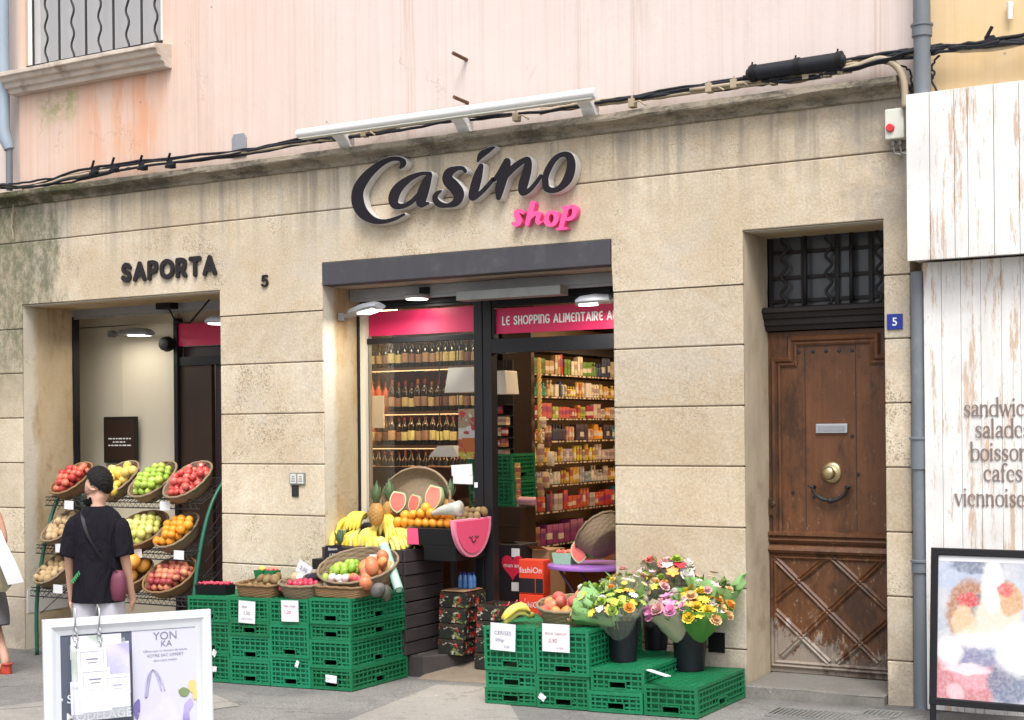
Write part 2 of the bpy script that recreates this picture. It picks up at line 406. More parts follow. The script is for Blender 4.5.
# ------------------------------------------------------------------ ground
def ground_mat(name, a, b, speck, stain=.5):
    k = MT(name, .9, 0, .3)
    col = k.mix(k.ramp(k.noise(.7, 6, .6), .35, .65), a, b)
    f = k.noise(75, 5, .85)
    col = k.mix(k.ramp(f, .35, .68, 0, 1), k.hsv(col, .5, 1, 1 - speck), k.hsv(col, .5, 1, 1 + speck))
    col = k.mix(k.ramp(k.noise(2.2, 7, .72, (1, 1.6, 1)), .52, .72, 0, stain), col, tuple(x * .55 for x in a))
    col = k.mix(k.math('MULTIPLY', k.math('LESS_THAN', k.voro(6), .07), .75), col, tuple(x * .4 for x in a))
    col = k.mix(k.math('MULTIPLY', k.math('LESS_THAN', k.voro(4.3, (1.3, 1, 1)), .045), .7), col, tuple(min(1, x * 1.9) for x in b))
    col = k.mix(k.ramp(k.noise(5, 8, .8, (1, 2.2, 1)), .56, .66, 0, .55), col, tuple(x * .42 for x in a))
    X_, Y_, Z_ = k.xyz(); col = k.mix(k.math('MULTIPLY', k.ramp(k.math('ADD', Y_, k.math('MULTIPLY', k.noise(4, 6, .7), .5)), -.15, .3, 0, 1), .6), col, tuple(x * .35 for x in a))  # contact shade painted in: pavement colour darkens towards the foot of the wall
    cr = nd(k.t, 'ShaderNodeTexVoronoi', feature='DISTANCE_TO_EDGE'); cr.inputs['Scale'].default_value = .55; dn = nd(k.t, 'ShaderNodeVectorMath', operation='ADD'); k.t.links.new(k.co(), dn.inputs[0]); cb = nd(k.t, 'ShaderNodeCombineXYZ'); nz = k.math('MULTIPLY', k.noise(2.5, 7, .7), .8); k.t.links.new(nz, cb.inputs[0]); k.t.links.new(nz, cb.inputs[1]); k.t.links.new(cb.outputs[0], dn.inputs[1]); k.t.links.new(dn.outputs[0], cr.inputs['Vector'])
    col = k.mix(k.math('MULTIPLY', k.ramp(cr.outputs['Distance'], .001, .006, 1, 0), k.ramp(k.noise(.9, 3), .42, .56, 0, .8)), col, tuple(x * .3 for x in a))
    k.color(col); k.bump(f, .6, .005); return k.m
M['asphalt'] = ground_mat('worn_grey_pavement', (.165, .16, .155), (.235, .226, .214), .38)
M['concrete'] = ground_mat('pale_concrete', (.26, .25, .23), (.32, .30, .27), .2)
M['terra'] = ground_mat('brown_ramp', (.30, .235, .175), (.34, .27, .2), .1, .4)
gm = MB()
xs = [-60, -5.7, 60]
gm.poly([(-60, -40, gz(-60)), (60, -40, gz(60)), (60, 0.7, gz(60)), (-60, 0.7, gz(-60))])
go = gm.build('ground', M['asphalt']); tag(go, 'grey worn pavement sloping gently along the shopfront', 'pavement', kind='structure')
def strip(name, pts, mat, label, lift=.004, cat='paving'):
    b = MB(); b.poly([(x, y, gz(x) + lift) for x, y in pts]); o = b.build(name, mat); return tag(o, label, cat, kind='structure')
def g2(px, py):
    d = ray(px, py); n = np.array([-.02673, 0, 1.]); t = (-.2346 - n @ CAM) / (n @ d); p = CAM + d * t; return (p[0], p[1])
q = [g2(425, 684), g2(487, 688), g2(560, 760), g2(300, 760)]
strip('concrete_band', [g2(437, 685), g2(500, 688), g2(560, 790), g2(300, 740)], M['concrete'], 'pale concrete band of paving leading to the shop door')
strip('kerb_band', [g2(-40, 712), g2(190, 684), g2(240, 706), g2(-40, 745)], M['concrete'], 'pale worn concrete band across the pavement at the left')
# ------------------------------------------------------------------ the shop building
B = thing('shop_building', 'old limestone shop building with pink plastered upper floor and dark grey shop lintel', 'building', (0, 0, 0))
XL, XE = -5.75, 2.905
Zj = [-.6, .12, .525, .93, 1.338, 1.743, 2.148, 2.548]
mb = MB(); g = .0045
fn = lambda x, z, d: (x, d, z)
for (a, b) in ((XL, -5.067), (-2.735, -1.681), (.846, 1.803), (2.74, XE)):
    for i in range(len(Zj) - 1):
        z0, z1 = Zj[i] + g, Zj[i + 1] - g
        e = .004 * math.sin(i * 12.9 + a * 7)
        mb.box(a + abs(e) * .3, b - abs(e) * .3, e * .5 + .003, .47, z0, z1)
lo = [(XL, 2.548 + g), (-5.067, 2.548 + g), (-5.067, 2.765), (-2.735, 2.765), (-2.735, 2.548 + g), (-1.681, 2.548 + g), (-1.681, 2.742), (-1.681, 2.92), (.836, 2.92), (.836, 2.742),
      (.846, 2.548 + g), (1.803, 2.548 + g), (1.803, 2.905), (2.74, 2.905), (2.74, 2.548 + g), (XE, 2.548 + g), (XE, 3.328 - g), (XL, 3.328 - g)]
mb.prism([lo], fn, 0.001, .47)
mb.box(XL, XE, .003, .47, 3.328 + g, 3.70)
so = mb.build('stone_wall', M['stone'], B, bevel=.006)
mo = MB()
for (a, b) in ((XL + .02, -5.08), (-2.72, -1.695), (.86, 1.79), (2.755, XE - .015)): mo.box(a, b, .013, .4, -.5, 2.6)
mo.box(XL + .02, XE - .015, .013, .4, 3.28, 3.4)
mo.build('mortar_joint', M['mortar'], B)
def sweep_x(m, prof, x0, x1):
    m.loft([[(x, y, z) for (y, z) in prof] for x in (x0, x1)])
c = MB()
prof = [(.0, 3.655), (-.022, 3.66), (-.03, 3.685), (-.05, 3.70), (-.085, 3.712), (-.115, 3.722), (-.122, 3.735), (-.122, 3.768), (-.10, 3.776), (.12, 3.80), (.12, 3.655)]
xsn = [XL + i * (2.86 - XL) / 60 for i in range(61)]
c.loft([[(x, y + (rnd.uniform(-.004, .004) if y < -.02 else 0), z + (rnd.uniform(-.004, .004) if y < -.02 else 0)) for (y, z) in prof] for x in xsn])
c.build('cornice', M['cornice'], B)
# reveals: thin render coats on the jambs and the soffits
def jamb(x, side, y1, z0, z1, m):
    j = MB(); xx = sorted((x, x + side * .004)); n = 24
    rows = []
    for i in range(n + 1):
        z = z0 + (z1 - z0) * i / n
        rows.append([(x + side * (.003 + rnd.uniform(0, .005)) if 0 < k else x + side * .001, .012 + (y1 - .012) * k / 10, z) for k in range(11)])
    j.grid(rows); return j.build('jamb', m, B, smooth=True)
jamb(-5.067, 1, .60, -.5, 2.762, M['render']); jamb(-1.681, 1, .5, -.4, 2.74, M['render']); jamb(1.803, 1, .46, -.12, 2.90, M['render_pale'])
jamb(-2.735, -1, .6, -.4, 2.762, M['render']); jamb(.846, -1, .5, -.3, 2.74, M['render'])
pt = MB(); pt.box(-5.064, -5.058, .03, .5, -.02, .2); pt.build('skirting_patch', M['halo'], B)
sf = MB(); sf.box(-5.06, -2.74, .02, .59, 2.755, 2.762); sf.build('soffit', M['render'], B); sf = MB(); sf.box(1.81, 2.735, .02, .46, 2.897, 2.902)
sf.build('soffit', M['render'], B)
ln = MB(); ln.box(-1.678, .832, -.006, .13, 2.742, 2.917); ln.build('lintel', M['lintel'], B, bevel=.004)
ls = MB(); ls.box(-1.675, .84, .135, .5, 2.735, 2.76); ls.build('soffit', M['tan'], B)
rs = MB(); rs.box(-1.66, .83, .33, .40, 2.655, 2.732); rs.box(-1.66, .83, .335, .345, 2.63, 2.655); rs.build('shutter_rail', M['grey_metal'], B, bevel=.003)
bb = MB(); bb.box(-.55, .34, .17, .30, 2.575, 2.645); bb.build('shutter_box', M['galv'], B, bevel=.004)
# pink upper storey
uw = MB(); uw.prism([[(-5.11, 3.74), (2.965, 3.74), (2.965, 6.8), (-5.11, 6.8)], [(-5.02, 4.88), (-3.36, 4.88), (-3.36, 6.5), (-5.02, 6.5)]], fn, .03, .35)
uw.build('upper_wall', M['pink'], B)
sl = MB()
sp = [(.05, 4.66), (-.05, 4.665), (-.06, 4.70), (-.09, 4.71), (-.10, 4.745), (-.135, 4.755), (-.15, 4.79), (-.175, 4.80), (-.175, 4.835), (.1, 4.885), (.1, 4.66)]
sl.loft([[(x + (.0 if 0 < i < 8 else 0), y + rnd.uniform(-.003, .003), z + rnd.uniform(-.003, .003)) for (y, z) in sp] for i, x in enumerate([-5.16 + .24 * k for k in range(8)] + [-3.26])])
sl.build('window_sill', M['pale_stone'], B, bevel=.004)
wn = MB(); wn.box(-5.02, -3.36, .16, .2, 4.86, 6.5); wo_ = wn.build('window', M['nets'], B)
gr = MB()
for i in range(10):
    x = -4.93 + i * .165
    if i % 2 == 0: gr.tube([(x, .04, 4.87), (x, .04, 6.4)], .011, 6)
    else: gr.tube([(x + .018 * math.sin(k * .9), .04, 4.87 + k * .03) for k in range(52)], .010, 6)
gr.box(-5.01, -3.37, .03, .05, 4.9, 4.92)
gr.build('grille', M['iron'], wo_)
fr_ = MB()
for x0, x1 in ((-5.02, -4.97), (-3.41, -3.36)): fr_ = MB(); fr_.box(x0, x1, .06, .16, 4.87, 6.5); fr_.build('window_frame', M['white'], wo_)
# step, door, transom
st = MB(); st.loft([[(1.815, y, z) for y, z in P] for P in [[(-.06, -.4), (-.06, -.112), (-.05, -.10), (.5, -.09), (.5, -.4)]]] + [[(x, -.06 + rnd.uniform(-.006, .006) if y < 0 else y, z + (rnd.uniform(-.004, .004) if z > -.2 else 0)) for y, z in [(-.06, -.4), (-.06, -.112), (-.05, -.10), (.5, -.09), (.5, -.4)]] for x in (2.0, 2.2, 2.45, 2.735)])
st.build('doorstep', M['concrete'], B, bevel=.006)
def mould(m, path, prof, fn, closed=False):
    n = len(path); P = [Vector((p[0], p[1])) for p in path]; rings = []
    for i in range(n):
        a = P[i] - P[i - 1] if (closed or i > 0) else P[1] - P[0]
        b = P[(i + 1) % n] - P[i] if (closed or i < n - 1) else P[-1] - P[-2]
        a.normalize(); b.normalize(); na = Vector((-a.y, a.x)); nb = Vector((-b.y, b.x)); k = na + nb; k /= max(.3, k.dot(na))
        rings.append([fn(P[i].x + k.x * o, P[i].y + k.y * o, h) for o, h in prof])
    if closed: rings.append(rings[0])
    m.loft(rings, cap=not closed)
D = MB(); D.box(1.808, 2.738, .455, .51, -.085, 2.25)
door = D.build('front_door', M['door'], B); door['label'] = 'old worn walnut door with a moulded panel above a diamond lattice'
dm = MB(); dfn = lambda x, z, h: (x, .455 - h, z)
pf = [(-.034, 0), (-.034, .012), (-.02, .02), (-.008, .012), (.004, .026), (.022, .03), (.034, .012), (.034, 0)]
mould(dm, [(1.868, .865), (1.868, 2.045), (1.985, 2.045), (1.985, 2.185), (2.555, 2.185), (2.555, 2.045), (2.672, 2.045), (2.672, .865)], pf, dfn)
mould(dm, [(1.812, .845), (2.735, .845)], [(-.04, 0), (-.04, .02), (-.02, .035), (0, .022), (.012, .045), (.03, .045), (.04, 0)], dfn)
mould(dm, [(1.812, .765), (2.735, .765)], [(-.03, 0), (-.03, .03), (-.01, .045), (.02, .03), (.03, 0)], dfn)
pf2 = [(-.026, 0), (-.026, .008), (-.012, .02), (0, .01), (.012, .02), (.026, .008), (.026, 0)]
mould(dm, [(1.835, .715), (1.835, -.03), (2.712, -.03), (2.712, .715)], pf2, dfn, True)
for p, q in (((405, 270), (258, 392)), ((560, 278), (282, 542)), ((572, 448), (437, 562)), ((262, 272), (550, 560)), ((418, 268), (572, 412)), ((264, 418), (412, 562))):
    a = at(680 + p[0] / 2.77, 460 + p[1] / 2.77, .45); b = at(680 + q[0] / 2.77, 460 + q[1] / 2.77, .45)
    mould(dm, [(a.x, a.z), (b.x, b.z)], [(x_, h_ * (.85 + .1 * rnd.random())) for x_, h_ in pf2], dfn)
dm.build('door_moulding', M['door'], door)
pl = MB()
for x in (2.07, 2.42): pl.box(x, x + .004, .452, .456, .9, 2.15)
for x in (2.03, 2.13, 2.22, 2.31, 2.40): pl.lathe([(.014, 0), (.012, .006), (0, .009)], 8, (x, .455, 2.11), M=Matrix.Rotation(R_(90), 3, 'X'))
for (px, py) in ((793, 492), (814, 497), (858, 474), (852, 436)):
    a = at(px, py, .45); pl.lathe([(.012, 0), (.01, .005), (0, .006)], 8, a, M=Matrix.Rotation(R_(90), 3, 'X'))
pl.build('nail_stud', M['iron'], door)
lp = MB(); lp.box(2.148, 2.366, .437, .452, 1.553, 1.617); lpo = lp.build('letter_plate', M['steel'], door, bevel=.004)
l2 = MB(); l2.box(2.165, 2.349, .433, .436, 1.568, 1.602); l2.build('letter_flap', M['grey_metal'], lpo, bevel=.001)
RX90 = Matrix.Rotation(R_(90), 3, 'X')
kn = MB(); kn.lathe([(.075, 0), (.072, .012), (.055, .018), (.02, .022), (.018, .04), (.03, .046), (.044, .06), (.046, .072), (.036, .088), (.015, .095), (0, .096)], 20, (2.252, .455, 1.285), M=RX90)
kn.build('knob', M['brass'], door, smooth=True)
hd = MB()
hd.tube([Vector((2.25 + .118 * math.cos(a), .40 - .02 * math.sin(a), 1.19 + .085 * math.sin(a) * 1.05)) for a in [math.pi + k * math.pi / 16 for k in range(17)]], [.009 + .006 * math.sin(k * math.pi / 16) for k in range(17)], 8)
for sx in (-1, 1):
    hd.tube([(2.25 + sx * .118, .45, 1.19), (2.25 + sx * .118, .40, 1.19), (2.25 + sx * .118, .395, 1.195)], .013, 8)
    hd.tube([(2.25 + sx * .118, .40, 1.19), (2.25 + sx * .15, .40, 1.2)], [.012, .004], 8)
hd.lathe([(.0, -.02), (.018, -.014), (.021, 0), (.018, .014), (0, .02)], 10, (2.25, .42, 1.1))
hd.build('handle', M['iron'], door, smooth=True)
hb = MB(); hb.box(1.812, 1.872, .43, .452, .99, 1.11); hb.lathe([(.022, 0), (.018, .01), (0, .012)], 10, (1.845, .43, 1.07), M=RX90); hb.build('lock_block', M['door'], door, bevel=.004)
tr = MB()
tp = [(.5, 2.255), (.41, 2.258), (.40, 2.285), (.385, 2.295), (.38, 2.33), (.365, 2.34), (.355, 2.37), (.34, 2.38), (.34, 2.405), (.37, 2.418), (.5, 2.42)]
tr.loft([[(x, y, z) for y, z in tp] for x in (1.76, 2.738)])
tr.build('transom_rail', M['rail'], B)
tw = MB(); tw.box(1.806, 2.736, .515, .525, 2.42, 2.905); two = tw.build('transom_window', M['darkglass'], B)
tb = MB()
for z in (2.465, 2.625, 2.80): tb.box(1.808, 2.735, .492, .514, z - .012, z + .012)
for x in (1.825, 2.055, 2.29, 2.39, 2.52, 2.66): tb.box(x - .014, x + .014, .484, .490, 2.422, 2.9)
tb.build('glazing_bar', M['rail'], two)
tg = MB()
for x in (1.93, 2.245, 2.585): tg.tube([(x + .02 * math.sin(k * .62), .45, 2.42 + k * .012) for k in range(41)], .011, 6)
for x in (2.08, 2.40): tg.tube([(x, .45, 2.42), (x, .45, 2.9)], .014, 6)
tg.build('grille', M['iron'], two, smooth=True)
# ------------------------------------------------------------------ shopfront
S = MB()
S.box(-1.66, .60, .47, .55, 2.60, 2.66)
S.box(-.575, -.50, .46, .56, -.3, 2.60); S.box(-.496, -.42, .465, .555, -.3, 2.60)
S.box(-.418, .84, .465, .555, 2.185, 2.295); S.box(-.418, .84, .47, .55, 2.54, 2.598); S.box(-.418, -.40, .475, .545, 2.297, 2.538)
S.box(-1.672, -1.655, .44, .56, -.3, 2.60); S.box(-1.598, -.577, .475, .545, 2.575, 2.598); S.box(-1.598, -.577, .475, .545, 2.30, 2.345); S.box(-1.598, -.577, .475, .545, -.3, .25)
front = S.build('shop_front', M['frame'], B, bevel=.003)
S = MB(); S.box(-1.652, -1.60, .455, .545, -.3, 2.60); S.build('frame_post', M['cream'], front)
S = MB(); S.box(-1.66, .84, .56, .60, 2.60, 2.735); S.build('header_board', M['tan'], front)
for (a, b, z0, z1) in ((-1.597, -.578, 2.365, 2.562), (-.398, .84, 2.335, 2.53)):
    S = MB(); S.box(a, b, .505, .515, z0, z1); S.build('fascia', M['magenta'], front)
S = MB(); S.box(-1.597, -.578, .49, .496, .25, 2.30); S.build('glass_pane', M['glass'], front)
S = MB(); S.box(-1.597, -.578, .496, .502, 2.30, 2.365); S.build('glass_pane', M['glass'], front)
# interior shell
M['wallin'] = pm('interior_wall', (.20, .13, .075), .7, .15, 3, .05); M['floorin'] = wood_mat('orange_wood_floor', (.36, .15, .055), .45, .25, (1.2, 30, 30))
M['ceil'] = pm('interior_ceiling', (.45, .4, .34), .8, .05, 3, 0)
def wallbox(name, x0, x1, y0, y1, z0, z1, mat):
    w = MB(); w.box(x0, x1, y0, y1, z0, z1); return w.build(name, mat, B)
wallbox('interior_wall', -3.5, 1.6, 4.9, 5.0, -.4, 2.8, M['wallin']); wallbox('interior_wall', -3.5, -3.4, 1.2, 5.0, -.4, 2.8, M['wallin']); wallbox('interior_wall', -2.72, -2.66, .621, 1.14, -.4, 2.8, M['brown']); wallbox('interior_wall', -3.5, -2.66, 1.141, 1.199, -.4, 2.8, M['brown'])
wallbox('interior_wall', 1.6, 1.7, .62, 5.0, -.4, 2.8, M['wallin']); wallbox('interior_wall', -2.72, -1.70, .56, .62, -.4, 2.8, M['brown']); wallbox('interior_wall', .85, 1.7, .56, .62, -.4, 2.8, M['brown'])
wallbox('ceiling', -3.5, 1.7, .61, 5.0, 2.74, 2.8, M['ceil'])
fl = wallbox('interior_floor', -3.4, 1.7, .56, 5.0, -.4, -.125, M['floorin'])
wallbox('wall_panel', -1.42, -1.125, 2.36, 2.42, -.2, 2.74, M['brown'])
wallbox('wall_panel', -2.2, -1.55, 4.5, 4.6, -.2, 2.74, M['brown'])
# left recess with the fruit rack
wallbox('recess_wall', -5.6, -4.835, 1.0, 1.1, -.5, 2.62, M['cream'])
cw = MB(); cw.poly([(-4.835, 1.0, -.5), (-4.17, 1.12, -.5), (-4.17, 1.12, 2.66), (-4.835, 1.0, 2.62)]); cw.build('recess_wall', M['cream'], B)
wallbox('recess_wall', -5.6, -4.17, 1.0, 1.1, 2.63, 2.76, M['cream'])
wallbox('recess_ceiling', -5.7, -2.66, .6, 1.75, 2.765, 2.8, M['cream'])
wallbox('recess_wall', -4.165, -4.12, .98, 1.06, -.5, 2.66, M['frame'])
wallbox('fascia', -4.118, -2.7, 1.0, 1.05, 2.40, 2.61, M['magenta'])
wallbox('recess_door', -4.118, -3.74, 1.02, 1.07, -.5, 2.22, M['brown']); wallbox('recess_door', -3.72, -2.7, 1.05, 1.1, -.5, 2.22, M['maroon'])
wallbox('recess_wall', -4.118, -2.7, 1.0, 1.06, 2.22, 2.30, M['frame']); wallbox('recess_wall', -4.118, -2.7, 1.06, 1.1, 2.30, 2.40, M['maroon'])
wallbox('recess_wall', -4.165, -2.7, 1.06, 1.12, 2.58, 2.79, M['tan']); wallbox('added_dark_backing', 1.76, 2.80, .56, .60, -.3, 3.1, M['black']); wallbox('recess_wall', -5.7, -5.6, .5, 1.75, -.5, 2.8, M['cream'])  # black sheet behind door and transom is added to stop light leaking through
wallbox('recess_floor', -5.7, -2.73, .0, 1.1, -.5, gz(-5.0) + .02, M['concrete'])
wallbox('shutter_rail', -5.06, -2.74, .595, .66, 2.69, 2.76, M['grey_metal']); wallbox('shutter_rail', -5.06, -2.74, .592, .60, 2.665, 2.688, M['galv'])
wallbox('frame_post', -5.062, -5.045, .585, .66, -.5, 2.69, M['frame'])
# ------------------------------------------------------------------ neighbours
N = thing('neighbour_building', 'ochre plastered house next door with white weathered plank shopfront', 'building', (3.4, 0, 0))
w = MB(); w.box(2.97, 7.5, .035, .4, -.6, 6.8); w.build('upper_wall', M['ochre'], N)
w = MB(); x = 2.953
for wd in (.140, .146, .078, .150, .144, .15, .12, .15, .14, .15, .13, .15, .14, .15, .15, .15, .15):
    w.box(x + .0015, x + wd - .0015, -.25 + rnd.uniform(-.002, .002), -.22, 2.60, 3.612); x += wd
x_end = x
w.build('plank_fascia', M['plank'], N, bevel=.0025)
w = MB(); w.box(2.957, x_end, -.217, .03, 2.615, 3.60); w.build('fascia_box', M['plank'], N)
w = MB(); x = 3.012
for wd in (.108, .115, .118, .12, .11, .118, .12, .11, .118, .12, .11, .118, .12, .11, .118, .12, .11, .118, .12, .11):
    w.box(x + .001, x + wd - .001, -.10 + rnd.uniform(-.0015, .0015), -.07, gz(3.3), 2.60); x += wd
w.build('plank_cladding', M['plank'], N, bevel=.002)
w = MB(); w.box(3.016, x, -.069, .03, gz(3.3), 2.6); w.build('cladding_box', M['plank'], N)
w = MB(); w.lathe([(.0, -.06), (.014, -.055), (.016, 0), (.022, .045), (.0, .055)], 10, at(1010, 10, .0)); w.build('wall_hook', M['white'], N)
L_ = thing('neighbour_house', 'faded pink house seen in a narrow strip beside the left pipe', 'building', (-5.7, 0, 0))
w = MB(); w.box(-9, -5.115, .09, .4, 3.7, 6.8); w.build('upper_wall', M['pink'], L_)
w = MB(); w.box(-9, -5.77, .02, .4, -.8, 3.7); w.build('ground_floor_wall', M['stone'], L_)
# ------------------------------------------------------------------ drawn lettering: pen strokes -> outline -> solid letter
def catmull(P, n=14):
    P = [np.array(p, float) for p in P]
    if len(P) == 1: return np.array(P)
    if len(P) == 2: return np.array([P[0] + (P[1] - P[0]) * i / (n * 3) for i in range(n * 3 + 1)])
    Q = [2 * P[0] - P[1]] + P + [2 * P[-1] - P[-2]]; out = []
    for i in range(1, len(Q) - 2):
        for k in range(n):
            t = k / n; a, b, c, d = Q[i - 1:i + 3]
            out.append(.5 * (2 * b + (c - a) * t + (2 * a - 5 * b + 4 * c - d) * t * t + (3 * b - a - 3 * c + d) * t ** 3))
    out.append(P[-1]); return np.array(out)
def outline(strokes, res, grow=0.0):
    S = np.concatenate([catmull(s) for s in strokes])
    lo = S[:, :2].min(0) - S[:, 2].max() - grow - 3 * res; hi = S[:, :2].max(0) + S[:, 2].max() + grow + 3 * res
    nx, ny = int((hi[0] - lo[0]) / res) + 1, int((hi[1] - lo[1]) / res) + 1
    gx = lo[0] + np.arange(nx) * res; gy = lo[1] + np.arange(ny) * res
    X, Y = np.meshgrid(gx, gy); F = np.full(X.shape, 9.0)
    for x, y, r in S: F = np.minimum(F, np.hypot(X - x, Y - y) - r)
    F = F - grow + 1e-7
    def pt(e):
        (i0, j0), (i1, j1) = e; a, b = F[j0, i0], F[j1, i1]; t = a / (a - b)
        return (gx[i0] + (gx[i1] - gx[i0]) * t, gy[j0] + (gy[j1] - gy[j0]) * t)
    nxt = {}
    for j in range(ny - 1):
        for i in range(nx - 1):
            c = [(i, j), (i + 1, j), (i + 1, j + 1), (i, j + 1)]
            ins = [F[q[1], q[0]] < 0 for q in c]
            if all(ins) or not any(ins): continue
            ent, ext = [], []
            for k in range(4):
                a, b = k, (k + 1) % 4
                if ins[a] != ins[b]:
                    e = (min(c[a], c[b]), max(c[a], c[b])); (ext if ins[a] else ent).append(e)
            for a, b in zip(ext, ent): nxt[a] = b
    loops = []
    while nxt:
        s0 = next(iter(nxt)); L = []; e = s0
        while e in nxt: L.append(pt(e)); e = nxt.pop(e)
        if len(L) > 6: loops.append(L)
    return loops
def pen(mb, strokes, fn, d0, d1, res, grow=0.0):
    loops = outline(strokes, res, grow)
    def area(l): return sum(l[i - 1][0] * l[i][1] - l[i][0] * l[i - 1][1] for i in range(len(l))) / 2
    outer = [l for l in loops if area(l) * area(max(loops, key=lambda q: abs(area(q)))) > 0]
    holes = [l for l in loops if l not in outer]
    def inside(p, l):
        r = False
        for i in range(len(l)):
            (x1, y1), (x2, y2) = l[i - 1], l[i]
            if (y1 > p[1]) != (y2 > p[1]) and p[0] < (x2 - x1) * (p[1] - y1) / (y2 - y1) + x1: r = not r
        return r
    for o in outer: mb.prism([o] + [h for h in holes if inside(h[0], o)], fn, d0, d1)
    return mb
wallfn = lambda x, z, d: (x, -d, z)

# the shop sign, letter by letter (traced strokes: x, y, half width in photograph units, set flat on the wall)
def tr(strokes, ox, oy, sc=7.314, YF=-.085):
    out = []
    for s in strokes:
        q = []
        for x, y, r in s:
            p = at(ox + x / sc, oy + y / sc, YF); u = at(ox + (x + r) / sc, oy + y / sc, YF); v = at(ox + x / sc, oy + (y + r) / sc, YF)
            q.append((p.x, p.z, ((u - p).length * .5 + (v - p).length * .5) * .92))
        out.append(q)
    return out
C1, C2 = (340, 140), (460, 140)
casino = [
 ('C', C1, [[(440, 203, 9), (462, 168, 24), (430, 138, 16), (360, 142, 18), (275, 188, 26), (190, 268, 38), (133, 360, 48), (128, 450, 52), (165, 530, 42), (235, 583, 26), (315, 596, 16), (400, 575, 13), (468, 543, 9)]]),
 ('a', C1, [[(655, 243, 13), (590, 246, 14), (505, 282, 24), (425, 350, 38), (390, 420, 44), (400, 472, 30), (450, 484, 18), (520, 452, 18), (570, 400, 16)], [(652, 258, 24), (620, 340, 42), (594, 420, 46), (590, 470, 24), (645, 462, 9)]]),
 ('s', C1, [[(915, 228, 14), (895, 206, 14), (850, 208, 18), (795, 240, 36), (785, 290, 42), (835, 345, 46), (868, 400, 44), (845, 455, 30), (785, 478, 16), (722, 468, 24), (692, 425, 22), (708, 390, 16), (738, 370, 7)]]),
 ('i', C2, [[(152, 190, 20), (130, 260, 36), (105, 350, 40), (88, 415, 28), (130, 402, 18), (200, 335, 17), (240, 285, 15)], [(126, 158, 5), (150, 112, 24), (190, 84, 22), (232, 60, 12), (255, 48, 3)]]),
 ('n', C2, [[(250, 290, 15), (290, 235, 20), (342, 158, 28), (320, 245, 40), (290, 350, 38), (280, 420, 20)], [(310, 300, 20), (350, 240, 26), (420, 178, 24), (480, 142, 20), (498, 160, 28), (488, 230, 36), (462, 320, 40), (455, 380, 26), (500, 370, 18), (560, 305, 16), (590, 262, 14)]]),
 ('o', C2, [[(622, 300, 26), (630, 350, 26), (675, 368, 20), (735, 345, 24), (790, 275, 38), (812, 185, 36), (795, 118, 28), (745, 105, 18), (690, 140, 22), (640, 220, 26), (620, 285, 26), (622, 300, 26)]])]
sg = thing('shop_sign', 'large dark script shop sign Casino on grey returns with small pink shop below', 'sign', at(460, 190, 0))
for ch, o, stx in casino:
    w = tr(stx, *o)
    hb_ = pen(MB(), w, wallfn, .004, .078, .006, .004).build('letter_return', M['halo'], sg)
    pen(MB(), w, wallfn, .0785, .085, .006).build('letter', M['slate'], hb_)
pink = [[[(447, 528, 14), (425, 514, 13), (398, 530, 22), (410, 565, 24), (420, 598, 20), (392, 618, 14), (372, 606, 12)]],
 [[(518, 462, 22), (497, 540, 22), (478, 610, 18)], [(497, 570, 12), (535, 535, 16), (562, 540, 18), (552, 585, 18), (560, 606, 12), (582, 596, 7)]],
 [[(618, 570, 20), (628, 540, 18), (655, 524, 13), (685, 540, 20), (690, 580, 22), (668, 614, 16), (638, 618, 13), (618, 595, 20), (618, 570, 20)]],
 [[(735, 490, 10), (762, 500, 20), (742, 575, 22), (725, 635, 18)], [(694, 648, 9), (762, 644, 9)], [(765, 505, 12), (800, 482, 14), (824, 500, 20), (818, 548, 18), (785, 575, 13), (752, 572, 10)]]]
for w in pink: pen(MB(), tr(w, *C2), wallfn, .004, .06, .005).build('letter', M['pinksign'], sg)

